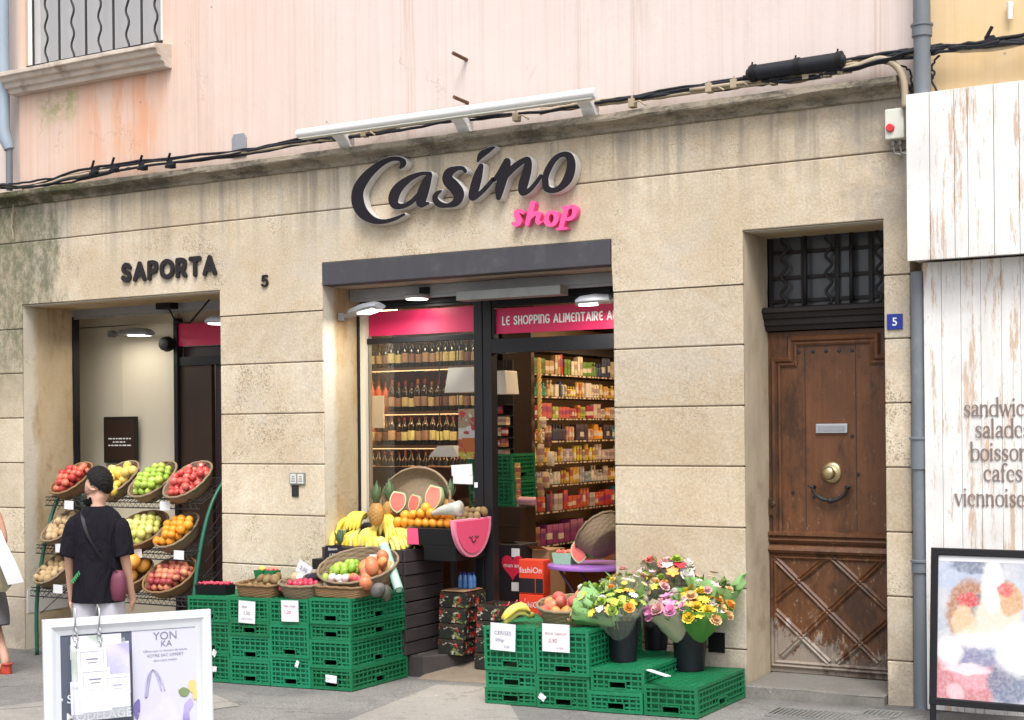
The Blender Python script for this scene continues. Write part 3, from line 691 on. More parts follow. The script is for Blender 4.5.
# plain capitals drawn with a round pen
CAPS = {'S': (.62, [[(.58, .82), (.42, .97), (.2, .97), (.06, .8), (.12, .6), (.45, .44), (.58, .24), (.44, .03), (.2, .02), (.02, .17)]]),
 'A': (.8, [[(0, 0), (.4, 1)], [(.4, 1), (.8, 0)], [(.16, .3), (.64, .3)]]), 'P': (.6, [[(0, 0), (0, 1)], [(0, .98), (.3, 1), (.55, .9), (.58, .7), (.5, .5), (.3, .42), (0, .42)]]),
 'O': (.9, [[(0, .5), (.1, .83), (.45, 1), (.8, .83), (.9, .5), (.8, .17), (.45, 0), (.1, .17), (0, .5)]]), 'R': (.65, [[(0, 0), (0, 1)], [(0, .98), (.3, 1), (.55, .9), (.58, .7), (.5, .5), (.3, .44), (0, .44)], [(.28, .44), (.62, 0)]]),
 'T': (.7, [[(0, 1), (.7, 1)], [(.35, 1), (.35, 0)]]), 'L': (.45, [[(0, 1), (0, 0)], [(0, 0), (.45, 0)]]), 'E': (.58, [[(.55, .95), (.3, 1), (.08, .82), (0, .5), (.08, .18), (.3, 0), (.55, .05)], [(.02, .5), (.48, .5)]]),
 'H': (.62, [[(0, 0), (0, 1)], [(.62, 0), (.62, 1)], [(0, .5), (.62, .5)]]), 'I': (0, [[(0, 0), (0, 1)]]), 'N': (.6, [[(0, 0), (0, .98)], [(0, .93), (.25, 1), (.5, .92), (.6, .65), (.6, .4)], [(.6, .5), (.6, 0)]]),
 'G': (.72, [[(.68, .88), (.4, 1), (.1, .85), (0, .5), (.1, .15), (.4, 0), (.7, .12)], [(.7, .12), (.7, .45)], [(.45, .45), (.7, .45)]]), 'M': (.8, [[(0, 0), (.08, 1)], [(.08, 1), (.4, .3)], [(.4, .3), (.72, 1)], [(.72, 1), (.8, 0)]]),
 'U': (.62, [[(0, 1), (0, .4)], [(0, .5), (.02, .2), (.31, 0), (.6, .2), (.62, .5)], [(.62, .4), (.62, 1)]]),
 '5': (.55, [[(.5, 1), (.1, 1)], [(.1, 1), (.05, .55)], [(.05, .55), (.28, .63), (.5, .5), (.54, .3), (.42, .06), (.2, 0), (0, .1)]])}
def caps(txt, x, z, h, pr, gap, fn, d0, d1, parent=None, mat=None, name='letter', res=None, sx=1):
    mb = MB()
    for ch in txt:
        if ch == ' ': x += h * .35; continue
        w, st_ = CAPS[ch]
        s = [[(x + pr + px * h * sx, z + py * (h - 2 * pr) + pr, pr) for px, py in q] for q in st_]
        pen(mb, s, fn, d0, d1, res or pr * .45)
        if parent is not None: mb.build(name, mat, parent); mb = MB()
        x += w * h * sx + 2 * pr + gap
    return mb
sp_ = thing('lettering_sign', 'charcoal capital letters SAPORTA fixed above the fruit rack opening', 'sign', at(168, 270, 0))
caps('SAPORTA', -3.822, 2.887, .172, .020, .016, wallfn, .008, .022, sp_, M['letters'], sx=.80)
n5 = caps('5', -2.285, 2.762, .098, .009, 0, wallfn, .004, .016).build('house_number', M['letters']); tag(n5, 'small dark metal digit 5 on the stone pillar right of SAPORTA', 'number')
T_ = caps('LE SHOPPING ALIMENTAIRE AU', -.342, 2.398, .071, .0054, .0046, lambda x, z, d: (x, .505 - d, z), .0015, .004, res=.0035, sx=.60)
T_.build('lettering', M['white'], front)
pl5 = thing('house_number_plate', 'square blue enamel plate with white numeral 5 beside the old door', 'plate', (2.81, 0, 2.253))
w = MB(); w.box(2.76, 2.858, -.008, .002, 2.205, 2.302); w.build('plate', M['blue_enamel'], pl5, bevel=.002)
w = MB(); w.text('5', lambda x, y, d: (2.81 + x, -.0095, 2.229 + y), .072, 'CENTER', .012); w.build('numeral', M['white_enamel'], pl5)

# serif lower case for the plank shopfront
k_, t_ = .085, .03
STEM = lambda x, h=1: [[(x, .0, k_), (x, h, k_)], [(x - .16, .02, t_), (x + .16, .02, t_)], [(x - .15, h - .05, t_), (x, h, t_)]]
def bowl(x, dx=0): return [[(x, .5, k_), (x + .06, .85, .06), (x + .3, 1, .04), (x + .55, .85, .06), (x + .6, .5, k_), (x + .55, .15, .06), (x + .3, 0, .04), (x + .06, .15, .06), (x, .5, k_)]]
ARCH = lambda x: [[(x, .7, .03), (x + .2, .95, .045), (x + .42, .92, .07), (x + .48, .65, k_), (x + .48, 0, k_)], [(x + .32, .02, t_), (x + .64, .02, t_)]]
LOW = {'n': (.75, STEM(.1) + ARCH(.1)), 'h': (.75, STEM(.1, 1.6) + ARCH(.1)), 'i': (.3, STEM(.1) + [[(.1, 1.42, .1), (.11, 1.43, .1)]]), 'l': (.3, STEM(.1, 1.6)),
 'o': (.78, bowl(.08)), 'b': (.8, STEM(.1, 1.6) + bowl(.12)), 'd': (.82, bowl(.06) + STEM(.68, 1.6)),
 'e': (.68, [[(.08, .55, .03), (.58, .55, .03)], [(.58, .55, .04), (.54, .85, .05), (.33, 1, .04), (.1, .82, .07), (.06, .5, k_), (.12, .18, .07), (.36, 0, .05), (.6, .14, .03)]]),
 'c': (.65, [[(.55, .8, .08), (.5, .95, .04), (.33, 1, .04), (.1, .82, .07), (.06, .5, k_), (.12, .18, .07), (.36, 0, .05), (.6, .14, .03)]]),
 'a': (.68, [[(.1, .78, .07), (.18, .95, .04), (.35, .98, .05), (.5, .8, .08), (.5, .15, k_), (.58, .02, .05), (.68, .06, .03)], [(.5, .6, .03), (.2, .46, .06), (.06, .22, .08), (.2, .02, .06), (.42, .12, .03), (.5, .22, .03)]]),
 's': (.58, [[(.48, .78, .05), (.4, .97, .04), (.2, .97, .05), (.08, .78, .07), (.22, .57, .08), (.42, .4, .08), (.46, .2, .07), (.3, .02, .05), (.1, .06, .04), (.04, .25, .05)]]),
 'f': (.45, [[(.5, 1.48, .08), (.36, 1.58, .04), (.18, 1.4, .07), (.16, 1.1, k_), (.16, 0, k_)], [(-.02, .95, .035), (.4, .95, .035)], [(0, .02, t_), (.34, .02, t_)]]),
 'r': (.52, STEM(.1) + [[(.1, .65, .03), (.22, .92, .04), (.4, .95, .08)]]), 'v': (.7, [[(.04, .97, k_), (.33, .04, k_)], [(.33, .04, .035), (.62, .97, .035)], [(-.08, .97, t_), (.18, .97, t_)], [(.5, .97, t_), (.74, .97, t_)]]),
 'w': (1.02, [[(.04, .97, k_), (.29, .04, k_)], [(.29, .04, .035), (.5, .97, .035)], [(.48, .97, k_), (.7, .04, k_)], [(.7, .04, .035), (.95, .97, .035)], [(-.08, .97, t_), (.16, .97, t_)], [(.84, .97, t_), (1.06, .97, t_)]])}
M['inkbrown'] = pm('painted_brown_lettering', (.2, .15, .13), .8, .2, 10, 0)
mb = MB()
for wd, zb in (('sandwichs', 1.683), ('salades', 1.555), ('boissons', 1.417), ('cafes', 1.292), ('viennoiseries', 1.142)):
    h = .068; tot = sum(LOW[c][0] + .06 for c in wd) * h; x = 3.478 - tot / 2
    for c in wd:
        pen(mb, [[(x + px * h, zb - .03 + py * h, r * h) for px, py, r in q] for q in LOW[c][1]], lambda x, z, d: (x, -.1055 - d, z), 0, .002, .0045); x += (LOW[c][0] + .06) * h
mb.build('lettering', M['inkbrown'], N)

# ------------------------------------------------------------------ pipes, cables, lamps on the wall
def pipe(name, label, x, y, r, z0, z1, mat, joints):
    p = thing(name, label, 'drainpipe', (x, y, z0))
    m_ = MB(); m_.tube([(x, y, z0), (x, y, z1)], r, 20); m_.build('pipe', mat, p, smooth='auto')
    for z, hh in joints:
        j = MB(); j.lathe([(r, -hh), (r + .009, -hh), (r + .009, hh), (r, hh)], 20, (x, y, z)); j.lathe([(r + .009, hh), (r + .016, hh + .004), (r + .016, hh + .016), (r + .004, hh + .02)], 20, (x, y, z))
        j.build('pipe_collar', mat, p, smooth='auto')
pipe('drainpipe', 'grey zinc drainpipe between the stone shop and the white planks', 2.967, -.055, .044, gz(2.9), 2.55, M['zinc'], [(1.42, .09), (.72, .03)])
pipe('drainpipe', 'wide grey zinc downpipe above the white plank shopfront', 3.018, -.1, .052, 3.62, 6.8, M['zinc'], [(4.02, .03)])
pl_ = thing('drainpipe', 'pale blue downpipe at the upper left corner with a bend', 'drainpipe', (-5.2, -.05, 3.8))
m_ = MB(); m_.tube([(-5.215, -.06, 6.8), (-5.215, -.06, 4.36), (-5.18, -.06, 4.25), (-5.155, -.05, 4.17)], [.058, .058, .058, .045], 16); m_.build('pipe', M['zincblue'], pl_, smooth='auto')
m_ = MB(); m_.tube([(-5.155, -.05, 4.2), (-5.155, -.05, 3.8)], .03, 12); m_.build('pipe', M['zinc'], pl_, smooth='auto')
def cable(label, pts, r, mat, name='cable', n=6, wob=.006, sub=6):
    q = catmull([tuple(p) for p in pts], sub); q = [Vector(p) + Vector((rnd.uniform(-wob, wob), rnd.uniform(-wob, wob), rnd.uniform(-wob, wob))) for p in q]
    o = MB().tube(q, r, n).build(name, mat, None, smooth=True); return tag(o, label, 'cable', 'cables along the cornice')
def ck(pix, Y=-.07): return [at(px, py, Y) for px, py in pix]
base = [(-10, 186), (30, 186), (80, 175), (140, 165), (230, 155), (300, 143), (340, 137), (400, 128), (470, 119), (540, 110), (600, 104), (660, 95), (740, 82), (800, 75), (860, 63), (900, 55), (940, 49), (985, 46), (1040, 38)]
mats = [M['rubber'], M['rubber'], M['cablebeige'], M['rubber'], M['rubber'], M['cablebeige'], M['rubber']]
for i in range(12):
    pts = []
    for j, (px, py) in enumerate(base):
        a = at(px, py + 1 + rnd.uniform(-3.2, 3.2) + ((i % 7) - 3) * 1.1, -.055 - .012 * (i % 4)); a.z = max(a.z, 3.795 if px < 880 else 0) + .004; pts.append(a)
    pts = pts if i < 4 else pts[9:] if i < 6 else pts[:8] if i == 6 else pts[10:] if i < 10 else pts[13:]
    lab = ['thin black cable running the whole length of the cornice, lowest of the bundle', 'black cable looping above the cornice behind the lamp bar', 'beige cable running along the whole cornice', 'black cable clipped along the cornice, uppermost of the bundle',
           'black cable joining the bundle near the black splice tube', 'beige cable joining the bundle right of the white lamp bar', 'short black cable along the left part of the cornice', 'black cable sagging between the clips right of the lamp bar', 'thick black cable running under the splice tube to the ochre wall', 'pale beige cable under the splice tube', 'thick black cable crossing in front of the downpipe to the ochre wall', 'black cable wound over the others on the ochre wall'][i]
    cable(lab, pts, [.012, .010, .014, .011, .013, .015, .009, .012, .016, .014, .017, .013][i], [*mats, M['rubber'], M['rubber'], M['cablebeige'], M['rubber'], M['rubber']][i])
for i_ in range(6):
    x0_ = 655 + 22 * i_; pts_ = [at(px_, np.interp(px_, [q[0] for q in base], [q[1] for q in base]) + rnd.uniform(-4, 5), -.05 - .015 * i_) for px_ in (x0_, x0_ + 45, x0_ + 95, x0_ + 150, min(905, x0_ + 200))]
    cable(['black cable drooping over the clips', 'pale beige cable snaking between the clips', 'thin black cable looping above the splice tube', 'grey beige cable twisting under the splice tube', 'thick black cable bulging out near the conduit bend', 'thin black cable lying on top of the conduits'][i_] + ' right of the lamp bar', pts_, [.011, .012, .007, .012, .014, .008][i_], [M['rubber'], M['cablebeige'], M['rubber'], M['cablebeige'], M['rubber'], M['rubber']][i_])
cable('thin pale cable hanging down over the mossy stone at the left', ck([(32, 184), (22, 190), (14, 205), (12, 225), (14, 240)], -.02), .006, M['cablebeige'])
cable('black cable hanging behind the grey downpipe in a loop', ck([(925, 60), (934, 72), (929, 85), (925, 98)], -.06), .007, M['rubber'])
cable('black cable hanging right of the grey downpipe', ck([(940, 55), (932, 66), (931, 78), (937, 92)], -.06), .007, M['rubber'])
cable('black cable curling over the wall beside the conduit', ck([(880, 62), (905, 68), (911, 76), (912, 92)], -.05), .007, M['rubber'])
for i, (px, py) in enumerate([(95, 171), (115, 168), (143, 166), (171, 164), (926, 50), (990, 42)]):
    a = at(px, py, -.08); w = MB()
    w.box(a.x - .03, a.x + .03, a.y - .025, a.y + .03, a.z - .035, a.z + .035); w.tube([a + Vector((-.02, -.02, .02)), a + Vector((.02, -.03, .085))], .012, 6); w.tube([a + Vector((-.05, -.01, -.02)), a + Vector((.06, -.02, -.01))], .016, 6)
    o = w.build('cable_clamp', M['rubber'], bevel=.004)
    tag(o, ['black cable clamp at the left end of the cornice, leftmost', 'black cable clamp second from the left of the cornice', 'black cable clamp third from the left of the cornice', 'black cable clamp fourth from the left, above SAPORTA', 'black cable clamp on the ochre wall by the downpipe', 'black spiked cable clamp on the ochre wall far right'][i], 'clamp', 'black cable clamps')
for i, (px, py) in enumerate([(364, 133), (516, 117), (632, 103), (709, 88), (734, 84), (773, 80), (806, 75), (827, 72)]):
    a = at(px, py, -.10); w = MB(); a.z = max(a.z, 3.82)
    w.box(a.x - .022, a.x + .022, a.y - .02, a.y + .04, a.z - .03, a.z + .03); w.tube([a + Vector((0, 0, .03)), a + Vector((0, 0, .05))], .009, 6)
    w.tube([a + Vector((.02, -.01, 0)), a + Vector((.06, -.01, .005)), a + Vector((.11, -.01, -.03))], .008, 6)
    tag(w.build('pipe_clip', M['cablebeige'], bevel=.004), ['beige pipe clip under the left half of the lamp bar', 'beige pipe clip under the right half of the lamp bar', 'beige pipe clip just right of the lamp bar', 'beige pipe clip left of the black splice tube, first of two', 'beige pipe clip left of the black splice tube, second of two', 'beige pipe clip under the middle of the splice tube', 'beige pipe clip under the right of the splice tube', 'beige pipe clip right end of the splice tube'][i], 'clip', 'beige pipe clips on the cornice')
sc_ = thing('splice_tube', 'thick black cable splice tube lying on the cornice', 'cable joint', at(795, 67, -.12))
a, b = at(750, 74, -.12), at(842, 60, -.12); d = (b - a).normalized()
w = MB(); w.tube([a - d * .02, a, a + d * .001, b - d * .001, b, b + d * .02], [.03, .045, .052, .052, .045, .03], 14); w.build('tube', M['rubber'], sc_, smooth='auto')
for t in (.02, .5, .95):
    p = a + (b - a) * t; w = MB(); w.tube([p, p + d * .035], .058, 14); w.tube([p + Vector((0, 0, .05)), p + Vector((.005, 0, .075))], .006, 6); w.build('strap', M['black'], sc_, smooth='auto')
cn = MB(); cn.tube([Vector(p) for p in catmull([tuple(p) for p in ck([(838, 72), (858, 66), (880, 59), (896, 66), (904, 82), (905, 108)], -.10)], 8)], .022, 12)
tag(cn.build('conduit', M['cablebeige'], smooth=True), 'beige conduit bending over the cornice down to the switch box', 'conduit')
for i_, (p0_, p1_, p2_, lab_) in enumerate((((655, 97.5), (745, 85), (852, 71), 'beige conduit lying along the cornice under the splice tube, the lower one'), ((690, 90), (770, 79), (862, 66), 'beige conduit lying along the cornice under the splice tube, the upper one'))):
    w = MB(); w.tube([Vector(q) for q in catmull([tuple(at(*p_, -.085 - .02 * i_)) for p_ in (p0_, p1_, p2_)], 10)], .013, 8); tag(w.build('conduit', M['cablebeige'], smooth=True), lab_, 'conduit', 'beige conduits on the cornice')
bx = thing('switch_box', 'pale wall box with a round red button below the conduit', 'switch box', (2.837, 0, 3.46))
w = MB(); w.box(2.779, 2.897, -.085, 0.0, 3.385, 3.575); w.build('case', M['offwhite'], bx, bevel=.008)
w = MB(); w.lathe([(.026, 0), (.026, .012), (.02, .016), (0, .016)], 16, (2.815, -.086, 3.455), M=RX90); w.build('button', M['red'], bx)
for x in (2.82, 2.862): w = MB(); w.tube([(x, -.045, 3.384), (x, -.045, 3.35)], .014, 8); w.tube([(x, -.045, 3.35), (x + .01, -.045, 3.30), (x + .05, -.04, 3.29)], .006, 6); w.build('cable_gland', M['galv'], bx)
# long white lamp bar above the sign
lb = thing('lamp_bar', 'long white lamp bar on brackets above the shop sign', 'lamp', at(450, 115, -.2))
a, b = at(299, 133, -.22), at(596, 94, -.22); zc = (a.z + b.z) / 2
w = MB(); w.loft([[(x, -.22 + .045 * math.cos(t), zc + .036 * math.sin(t)) for t in [k * math.pi / 8 for k in range(16)]] for x in (a.x, b.x)]); w.build('housing', M['white'], lb, smooth='auto')
w = MB(); w.box(a.x + .02, b.x - .02, -.25, -.19, zc - .042, zc - .035); w.build('diffuser', M['offwhite'], lb)
for px in (343, 462, 588):
    x = at(px, 120, -.1).x; w = MB()
    w.prism([[(-.22, zc - .02), (-.02, zc - .02), (-.02, zc - .13), (-.06, zc - .13), (-.12, zc - .07)]], lambda u, v, d: (x + d, u, v), -.05, .05); w.build('bracket', M['white'], lb, bevel=.003)
for (p, q, lb_) in (((453, 53), (467, 60), 'rusty iron rod sticking out of the pink wall, the upper one'), ((454, 97), (468, 103), 'rusty iron rod sticking out of the pink wall just above the lamp bar')):
    b = at(*q, .035); a = at(*p, -.14)
    o = MB().tube([b, a], .014, 8).build('iron_rod', M['rust']); tag(o, lb_, 'rod', 'rusty rods')
w = MB(); a = at(239, 144, .02); w.prism([[(-.075, -.1), (.075, -.1), (.075, .05), (.055, .085), (-.055, .085), (-.075, .05)]], lambda x, z, d: (a.x + x, .028 - d, a.z + z), 0, .012)
tag(w.build('cover_plate', M['grey_metal'], bevel=.003), 'small grey cover plate on the pink wall above the cornice', 'plate')
mtr = thing('meter_plate', 'small grey double plate fixed low on the stone pillar', 'plate', at(298, 485, 0))
a = at(298, 479, 0); w = MB(); w.box(a.x - .075, a.x + .075, -.012, 0.002, a.z - .045, a.z + .05); w.build('frame', M['galv'], mtr, bevel=.002)
for sx in (-.036, .036):
    w = MB()
    w.box(a.x + sx - .028, a.x + sx + .028, -.017, -.0125, a.z - .035, a.z + .04); f_ = w.build('plate', M['offwhite'], mtr)
    w = MB()
    for r_ in range(3): w.box(a.x + sx - .02 + r_ * .004, a.x + sx + .02 - r_ * .003, -.0185, -.0175, a.z - .02 + r_ * .018, a.z - .012 + r_ * .018)
    w.build('marking', M['ink'], f_)
w = MB(); w.box(a.x - .06, a.x + .005, -.006, 0.002, a.z - .14, a.z - .05); w.build('lower_plate', M['iron'], mtr)
w = MB(); w.box(1.535, 1.652, -.004, .003, .09, .225); tag(w.build('vent', M['black']), 'small black square vent hole low on the pier behind the flowers', 'vent')
def grate(label, c0, c1, y0, y1):
    t = thing('drain_grate', label, 'drain', ((c0 + c1) / 2, (y0 + y1) / 2, gz((c0 + c1) / 2)), 'drain grates')
    w = MB(); w.T = Matrix.Translation((0, 0, 0))
    z = gz((c0 + c1) / 2) + .006; n = int((c1 - c0) / .03)
    w.box(c0, c1, y0, y0 + .02, z - .01, z + .004); w.box(c0, c1, y1 - .02, y1, z - .01, z + .004)
    for k in range(n + 1): x = c0 + (c1 - c0 - .012) * k / n; w.box(x, x + .012, y0 + .021, y1 - .021, z - .01, z + .003)
    w.build('bars', M['galv'], t); w = MB(); w.box(c0 + .002, c1 - .002, y0 + .002, y1 - .002, z - .03, z - .011); w.build('pit', M['iron'], t)
grate('long grey drain grate in the pavement in front of the doorstep', 2.15, 2.66, -.62, -.36)
grate('small grey drain grate in the pavement beside the drainpipe', 2.68, 2.9, -.42, -.22)
# floodlights
def flood(label, base, tip, w_, group='floodlights', glow='lampglow'):
    t = thing('floodlight', label, 'lamp', base, group); base, tip = Vector(base), Vector(tip); d = (tip - base); L = d.length; d.normalize()
    s_ = d.cross(Vector((0, 0, 1))).normalized(); u = s_.cross(d)
    P = lambda a, b, c: base + d * a * L + s_ * b * w_ + u * c
    w = MB(); prof = [(.25, .18, .02), (.32, .4, .045), (.6, .5, .055), (.9, .46, .045), (1, .3, .02)]
    w.loft([[P(a, b * math.cos(k * math.pi / 8), (h if math.sin(k * math.pi / 8) > 0 else .022) * math.sin(k * math.pi / 8)) for k in range(16)] for a, b, h in prof]); w.build('housing', M['grey_metal'], t, smooth='auto')
    w = MB(); w.poly([P(.55, -.36, -.026), P(.93, -.30, -.024), P(.93, .30, -.024), P(.55, .36, -.026)]); w.build('lens', M[glow], t)
    w = MB(); w.tube([base, base + d * .28 * L], .02, 8); w.box(*[v for k in range(3) for v in (base[k] - .03, base[k] + .03)]); w.build('bracket', M['galv'], t, bevel=.003)
    return t
flood('grey floodlight on an arm at the left jamb of the shop doorway', at(343, 317, .2), at(380, 306, .02), .17)
flood('grey floodlight half hidden by the right pier of the shop doorway', (.82, .25, 2.52), (.50, .1, 2.50), .17)
flood('grey floodlight half hidden by the pillar in the fruit rack opening', (-2.76, .38, 2.53), (-3.1, .25, 2.54), .17)
f4 = flood('grey floodlight on the cream wall above the fruit rack', at(112, 334, .98), at(150, 333, .72), .17)
dl = thing('ceiling_spot', 'round glowing spot lamp under the dark lintel of the shop', 'lamp', at(417, 298, .3))
a = at(417, 299, .3); w = MB(); w.lathe([(.0, .0), (.09, .0), (.105, .02), (.09, .035), (0, .04)], 20, a); w.build('housing', M['grey_metal'], dl, smooth='auto')
w = MB(); w.lathe([(.0, -.012), (.085, -.004), (.085, .0)], 20, a); w.build('lens', M['lampglow'], dl); w = MB(); w.box(a.x + .02, a.x + .1, a.y, a.y + .1, a.z + .04, a.z + .09); w.build('bracket', M['black'], dl)
dv = MB(); a = at(168, 307, .55); dv.box(a.x - .1, a.x + .08, .5, .59, a.z - .02, a.z + .05); dv.tube([a, a + Vector((.12, -.03, -.14)), a + Vector((.3, -.05, -.16)), a + Vector((.55, -.05, .05))], .008, 6)
tag(dv.build('junction_box', M['black']), 'black junction box with a drooping cable under the left lintel', 'junction box')
sp2 = MB(); a = at(167, 344, .95); sp2.lathe([(0, -.07), (.06, -.05), (.075, 0), (.06, .05), (0, .07)], 14, a, M=RX90); sp2.box(a.x - .02, a.x + .02, a.y, a.y + .1, a.z - .02, a.z + .02)
tag(sp2.build('wall_speaker', M['black'], smooth='auto'), 'small round black speaker beside the magenta fascia', 'speaker')
ps = thing('wall_notice', 'dark brown framed notice with pale lines on the cream wall', 'notice', (-4.83, .99, 1.53))
w = MB(); w.box(-5.045, -4.62, .955, .985, 1.315, 1.755); w.build('frame', M['rail'], ps, bevel=.004); w = MB(); w.box(-5.02, -4.645, .952, .954, 1.34, 1.73); w.build('sheet', M['brown'], ps)
w = MB()
for r_ in range(3):
    x0, x1 = (-4.98, -4.68) if r_ != 1 else (-4.92, -4.76); x = x0
    while x < x1: l = rnd.uniform(.02, .05); w.box(x, min(x + l, x1), .9505, .9512, 1.54 - r_ * .032, 1.552 - r_ * .032); x += l + .012
w.build('lettering', M['white'], ps)
# lamps inside the shop and over the rack
def area(name, loc, sx, sy, power, col, rot=(0, 0, 0)):
    l = bpy.data.lights.new(name, 'AREA'); l.shape = 'RECTANGLE'; l.size = sx; l.size_y = sy; l.energy = power; l.color = col
    o = bpy.data.objects.new(name, l); COL.objects.link(o); o.location = loc; o.rotation_euler = rot; return o
area('rack_lamp_light', (-4.55, .66, 2.47), .3, .25, 2.2, (1, .93, .8)); area('rack_lamp_light', (-3.1, .28, 2.49), .2, .15, 3.5, (1, .93, .8))
area('door_lamp_light', (-1.28, .06, 2.49), .15, .15, 5, (1, .97, .9)); area('spot_lamp_light', (-1.03, .3, 2.6), .15, .15, 1, (1, .95, .85)); area('door_lamp_light', (.58, .14, 2.46), .15, .15, 5, (1, .97, .9))
for x, y in ((-2.5, 1.7), (-.4, 1.6), (-.5, 3.3), (.9, 2.4)):
    t = thing('ceiling_light', 'warm strip light on the shop ceiling above the shelves', 'lamp', (x, y, 2.7), 'shop ceiling lights')
    w = MB(); w.box(x - .35, x + .35, y - .07, y + .07, 2.70, 2.738); w.build('frame', M['white'], t); w = MB(); w.box(x - .33, x + .33, y - .05, y + .05, 2.69, 2.699); w.build('diffuser', M['warmglow'], t)
    area('ceiling_lamp_light', (x, y, 2.68), .6, .1, 13, (1, .76, .48))
# ------------------------------------------------------------------ green crates
def crate_mat():
    k = MT('green_crate_plastic', .45, 0, .4); n = k.noise(6, 6, .7); col = k.mix(n, (.005, .125, .05), (.011, .225, .098))
    col = k.hsv(col, k.math('ADD', .49, k.math('MULTIPLY', k.objrnd(), .02)), 1, k.math('ADD', .8, k.math('MULTIPLY', k.objrnd(), .4)))
    col = k.mix(k.ramp(k.noise(11, 8, .8, (1, 1, 2)), .54, .66, 0, .5), col, (.07, .27, .16)); col = k.mix(k.ramp(k.noise(7, 7, .75), .55, .7, 0, .6), col, (.016, .07, .034))
    col = k.mix(k.ramp(k.noise(45, 6, .8), .62, .68, 0, .6), col, (.28, .40, .32)); k.color(col); k.bump(k.noise(40, 4), .12, .003); return k.m
M['crate'] = crate_mat()
def crate_mb(w, d, h):
    m = MB(); e = .012
    for x in (0, w - .02):
        for y in (0, d - .02): m.box(x, x + .02, y, y + .02, .0, h)
    def wall(L, put):
        put(.0201, L - .0201, 0, .012, .0, e + .010); put(.0201, L - .0201, 0, .012, h - .022, h - .0005)
        hw, hh, hz = .055, .026, .042
        c = L * .5; nh = max(2, int(h / .042)); zs = [.022 + (h - .044) * (k + .5) / nh for k in range(nh)]
        nv = int(L / .052); xs_ = [.02 + (L - .04) * (k + .5) / nv for k in range(nv)]
        for k, z in enumerate(zs):
            if abs(z - hz) < hh:
                put(.0201, c - hw - .008, .002, .009, z - .0055, z + .0055); put(c + hw + .008, L - .0201, .002, .009, z - .0055, z + .0055)
            else: put(.0201, L - .0201, .002, .009, z - .0055, z + .0055)
        for x in xs_:
            if abs(x - c) < hw + .01: put(x - .005, x + .005, .0035, .0085, hz + hh, h - .022)
            else: put(x - .005, x + .005, .0035, .0085, .022, h - .022)
        for a, b, z0, z1 in ((c - hw - .008, c + hw + .008, hz + hh - .008, hz + hh), (c - hw - .008, c + hw + .008, hz - hh + .002, hz - hh + .008), (c - hw - .008, c - hw, hz - hh + .008, hz + hh - .008), (c + hw, c + hw + .008, hz - hh + .008, hz + hh - .008)):
            put(a, b, -.003, .011, z0, z1)
        if h > .16:
            for k in range(6):
                x = c + hw + .014 + k * .008; put(x, x + .007, -.002, .010, hz + hh - .012 - k * .009, hz + hh - k * .009)
    wall(w, lambda a, b, y0, y1, z0, z1: m.box(a, b, y0, y1, z0, z1))
    wall(d, lambda a, b, y0, y1, z0, z1: m.box(w - y1, w - y0, a, b, z0, z1))
    wall(d, lambda a, b, y0, y1, z0, z1: m.box(y0, y1, a, b, z0, z1))
    m.box(.021, w - .021, d - .012, d, .001, h - .001)
    # inner liner (the far side of the lattice reads green), with hand holes left open to the dark inside
    c = w * .5
    m.box(.016, c - .07, .034, .037, .004, h - .006); m.box(c + .07, w - .016, .034, .037, .004, h - .006); m.box(c - .07, c + .07, .034, .037, .07, h - .006)
    c = d * .5
    m.box(w - .037, w - .034, .04, c - .07, .004, h - .006); m.box(w - .037, w - .034, c + .07, d - .016, .004, h - .006); m.box(w - .037, w - .034, c - .07, c + .07, .07, h - .006)
    m.box(.021, w - .021, .021, d - .021, h - .010, h - .003)
    for k in range(1, 12): y = d * k / 12; m.box(.022, w - .022, y - .003, y + .003, h - .003, h - .0005)
    for k in range(1, 7): x = w * k / 7; m.box(x - .003, x + .003, .022, d - .022, h - .003, h - .0008)
    m.box(.02, w - .02, .02, d - .02, .002, .006)
    return m
_crates = {}
def crate(x, y, z, w, d, h, label, group):
    key = (round(w, 3), round(d, 3), round(h, 3))
    if key in _crates: o = _crates[key].copy(); COL.objects.link(o)
    else: o = crate_mb(w, d, h).build('plastic_crate', M['crate'], local=True); _crates[key] = o
    o.location = (x + rnd.uniform(-.005, .005), y + rnd.uniform(-.010, .010), z); o.rotation_euler = (0, -.0267 + R_(rnd.uniform(-.12, .12)), R_(rnd.uniform(-.9, .9)))
    return tag(o, label, 'crate', group)
ORD = ['bottom', 'second', 'third', 'top']
def stack(x, y, w, d, hs, who, group):
    z = gz(x) + .006
    for i, h in enumerate(hs):
        lv = 'topmost' if i == len(hs) - 1 else ('lowest' if i == 0 else ORD[i] + ' from the bottom')
        crate(x, y, z, w, d, h, f'green plastic crate, {lv} of {who}', group); z += h + .001
    return z
GL = 'green crates stacked left of the shop doorway'; GR = 'green crates stacked under the flowers'
ZL = [stack(-2.405, -.76, .405, .70, [.215, .235, .19], 'the stack under the black punnets', GL), stack(-1.99, -.765, .38, .70, [.18, .18, .11, .17], 'the stack under the kiwi basket', GL),
      stack(-1.605, -.765, .365, .70, [.215, .24, .185], 'the stack under the radish basket', GL), stack(-1.235, -.765, .365, .70, [.155, .20, .115, .185], 'the stack nearest the dark wooden crates', GL)]
ZR = [stack(.285, -.835, .39, .78, [.105, .12, .285], 'the stack under the single banana hand', GR), stack(.68, -.845, .385, .78, [.215, .295], 'the stack under the peach basket', GR),
      stack(1.07, -.85, .375, .80, [.13, .145], 'the low stack under two flower buckets', GR), stack(1.45, -.845, .36, .80, [.19], 'the right end, alone under the pink flowers', GR)]
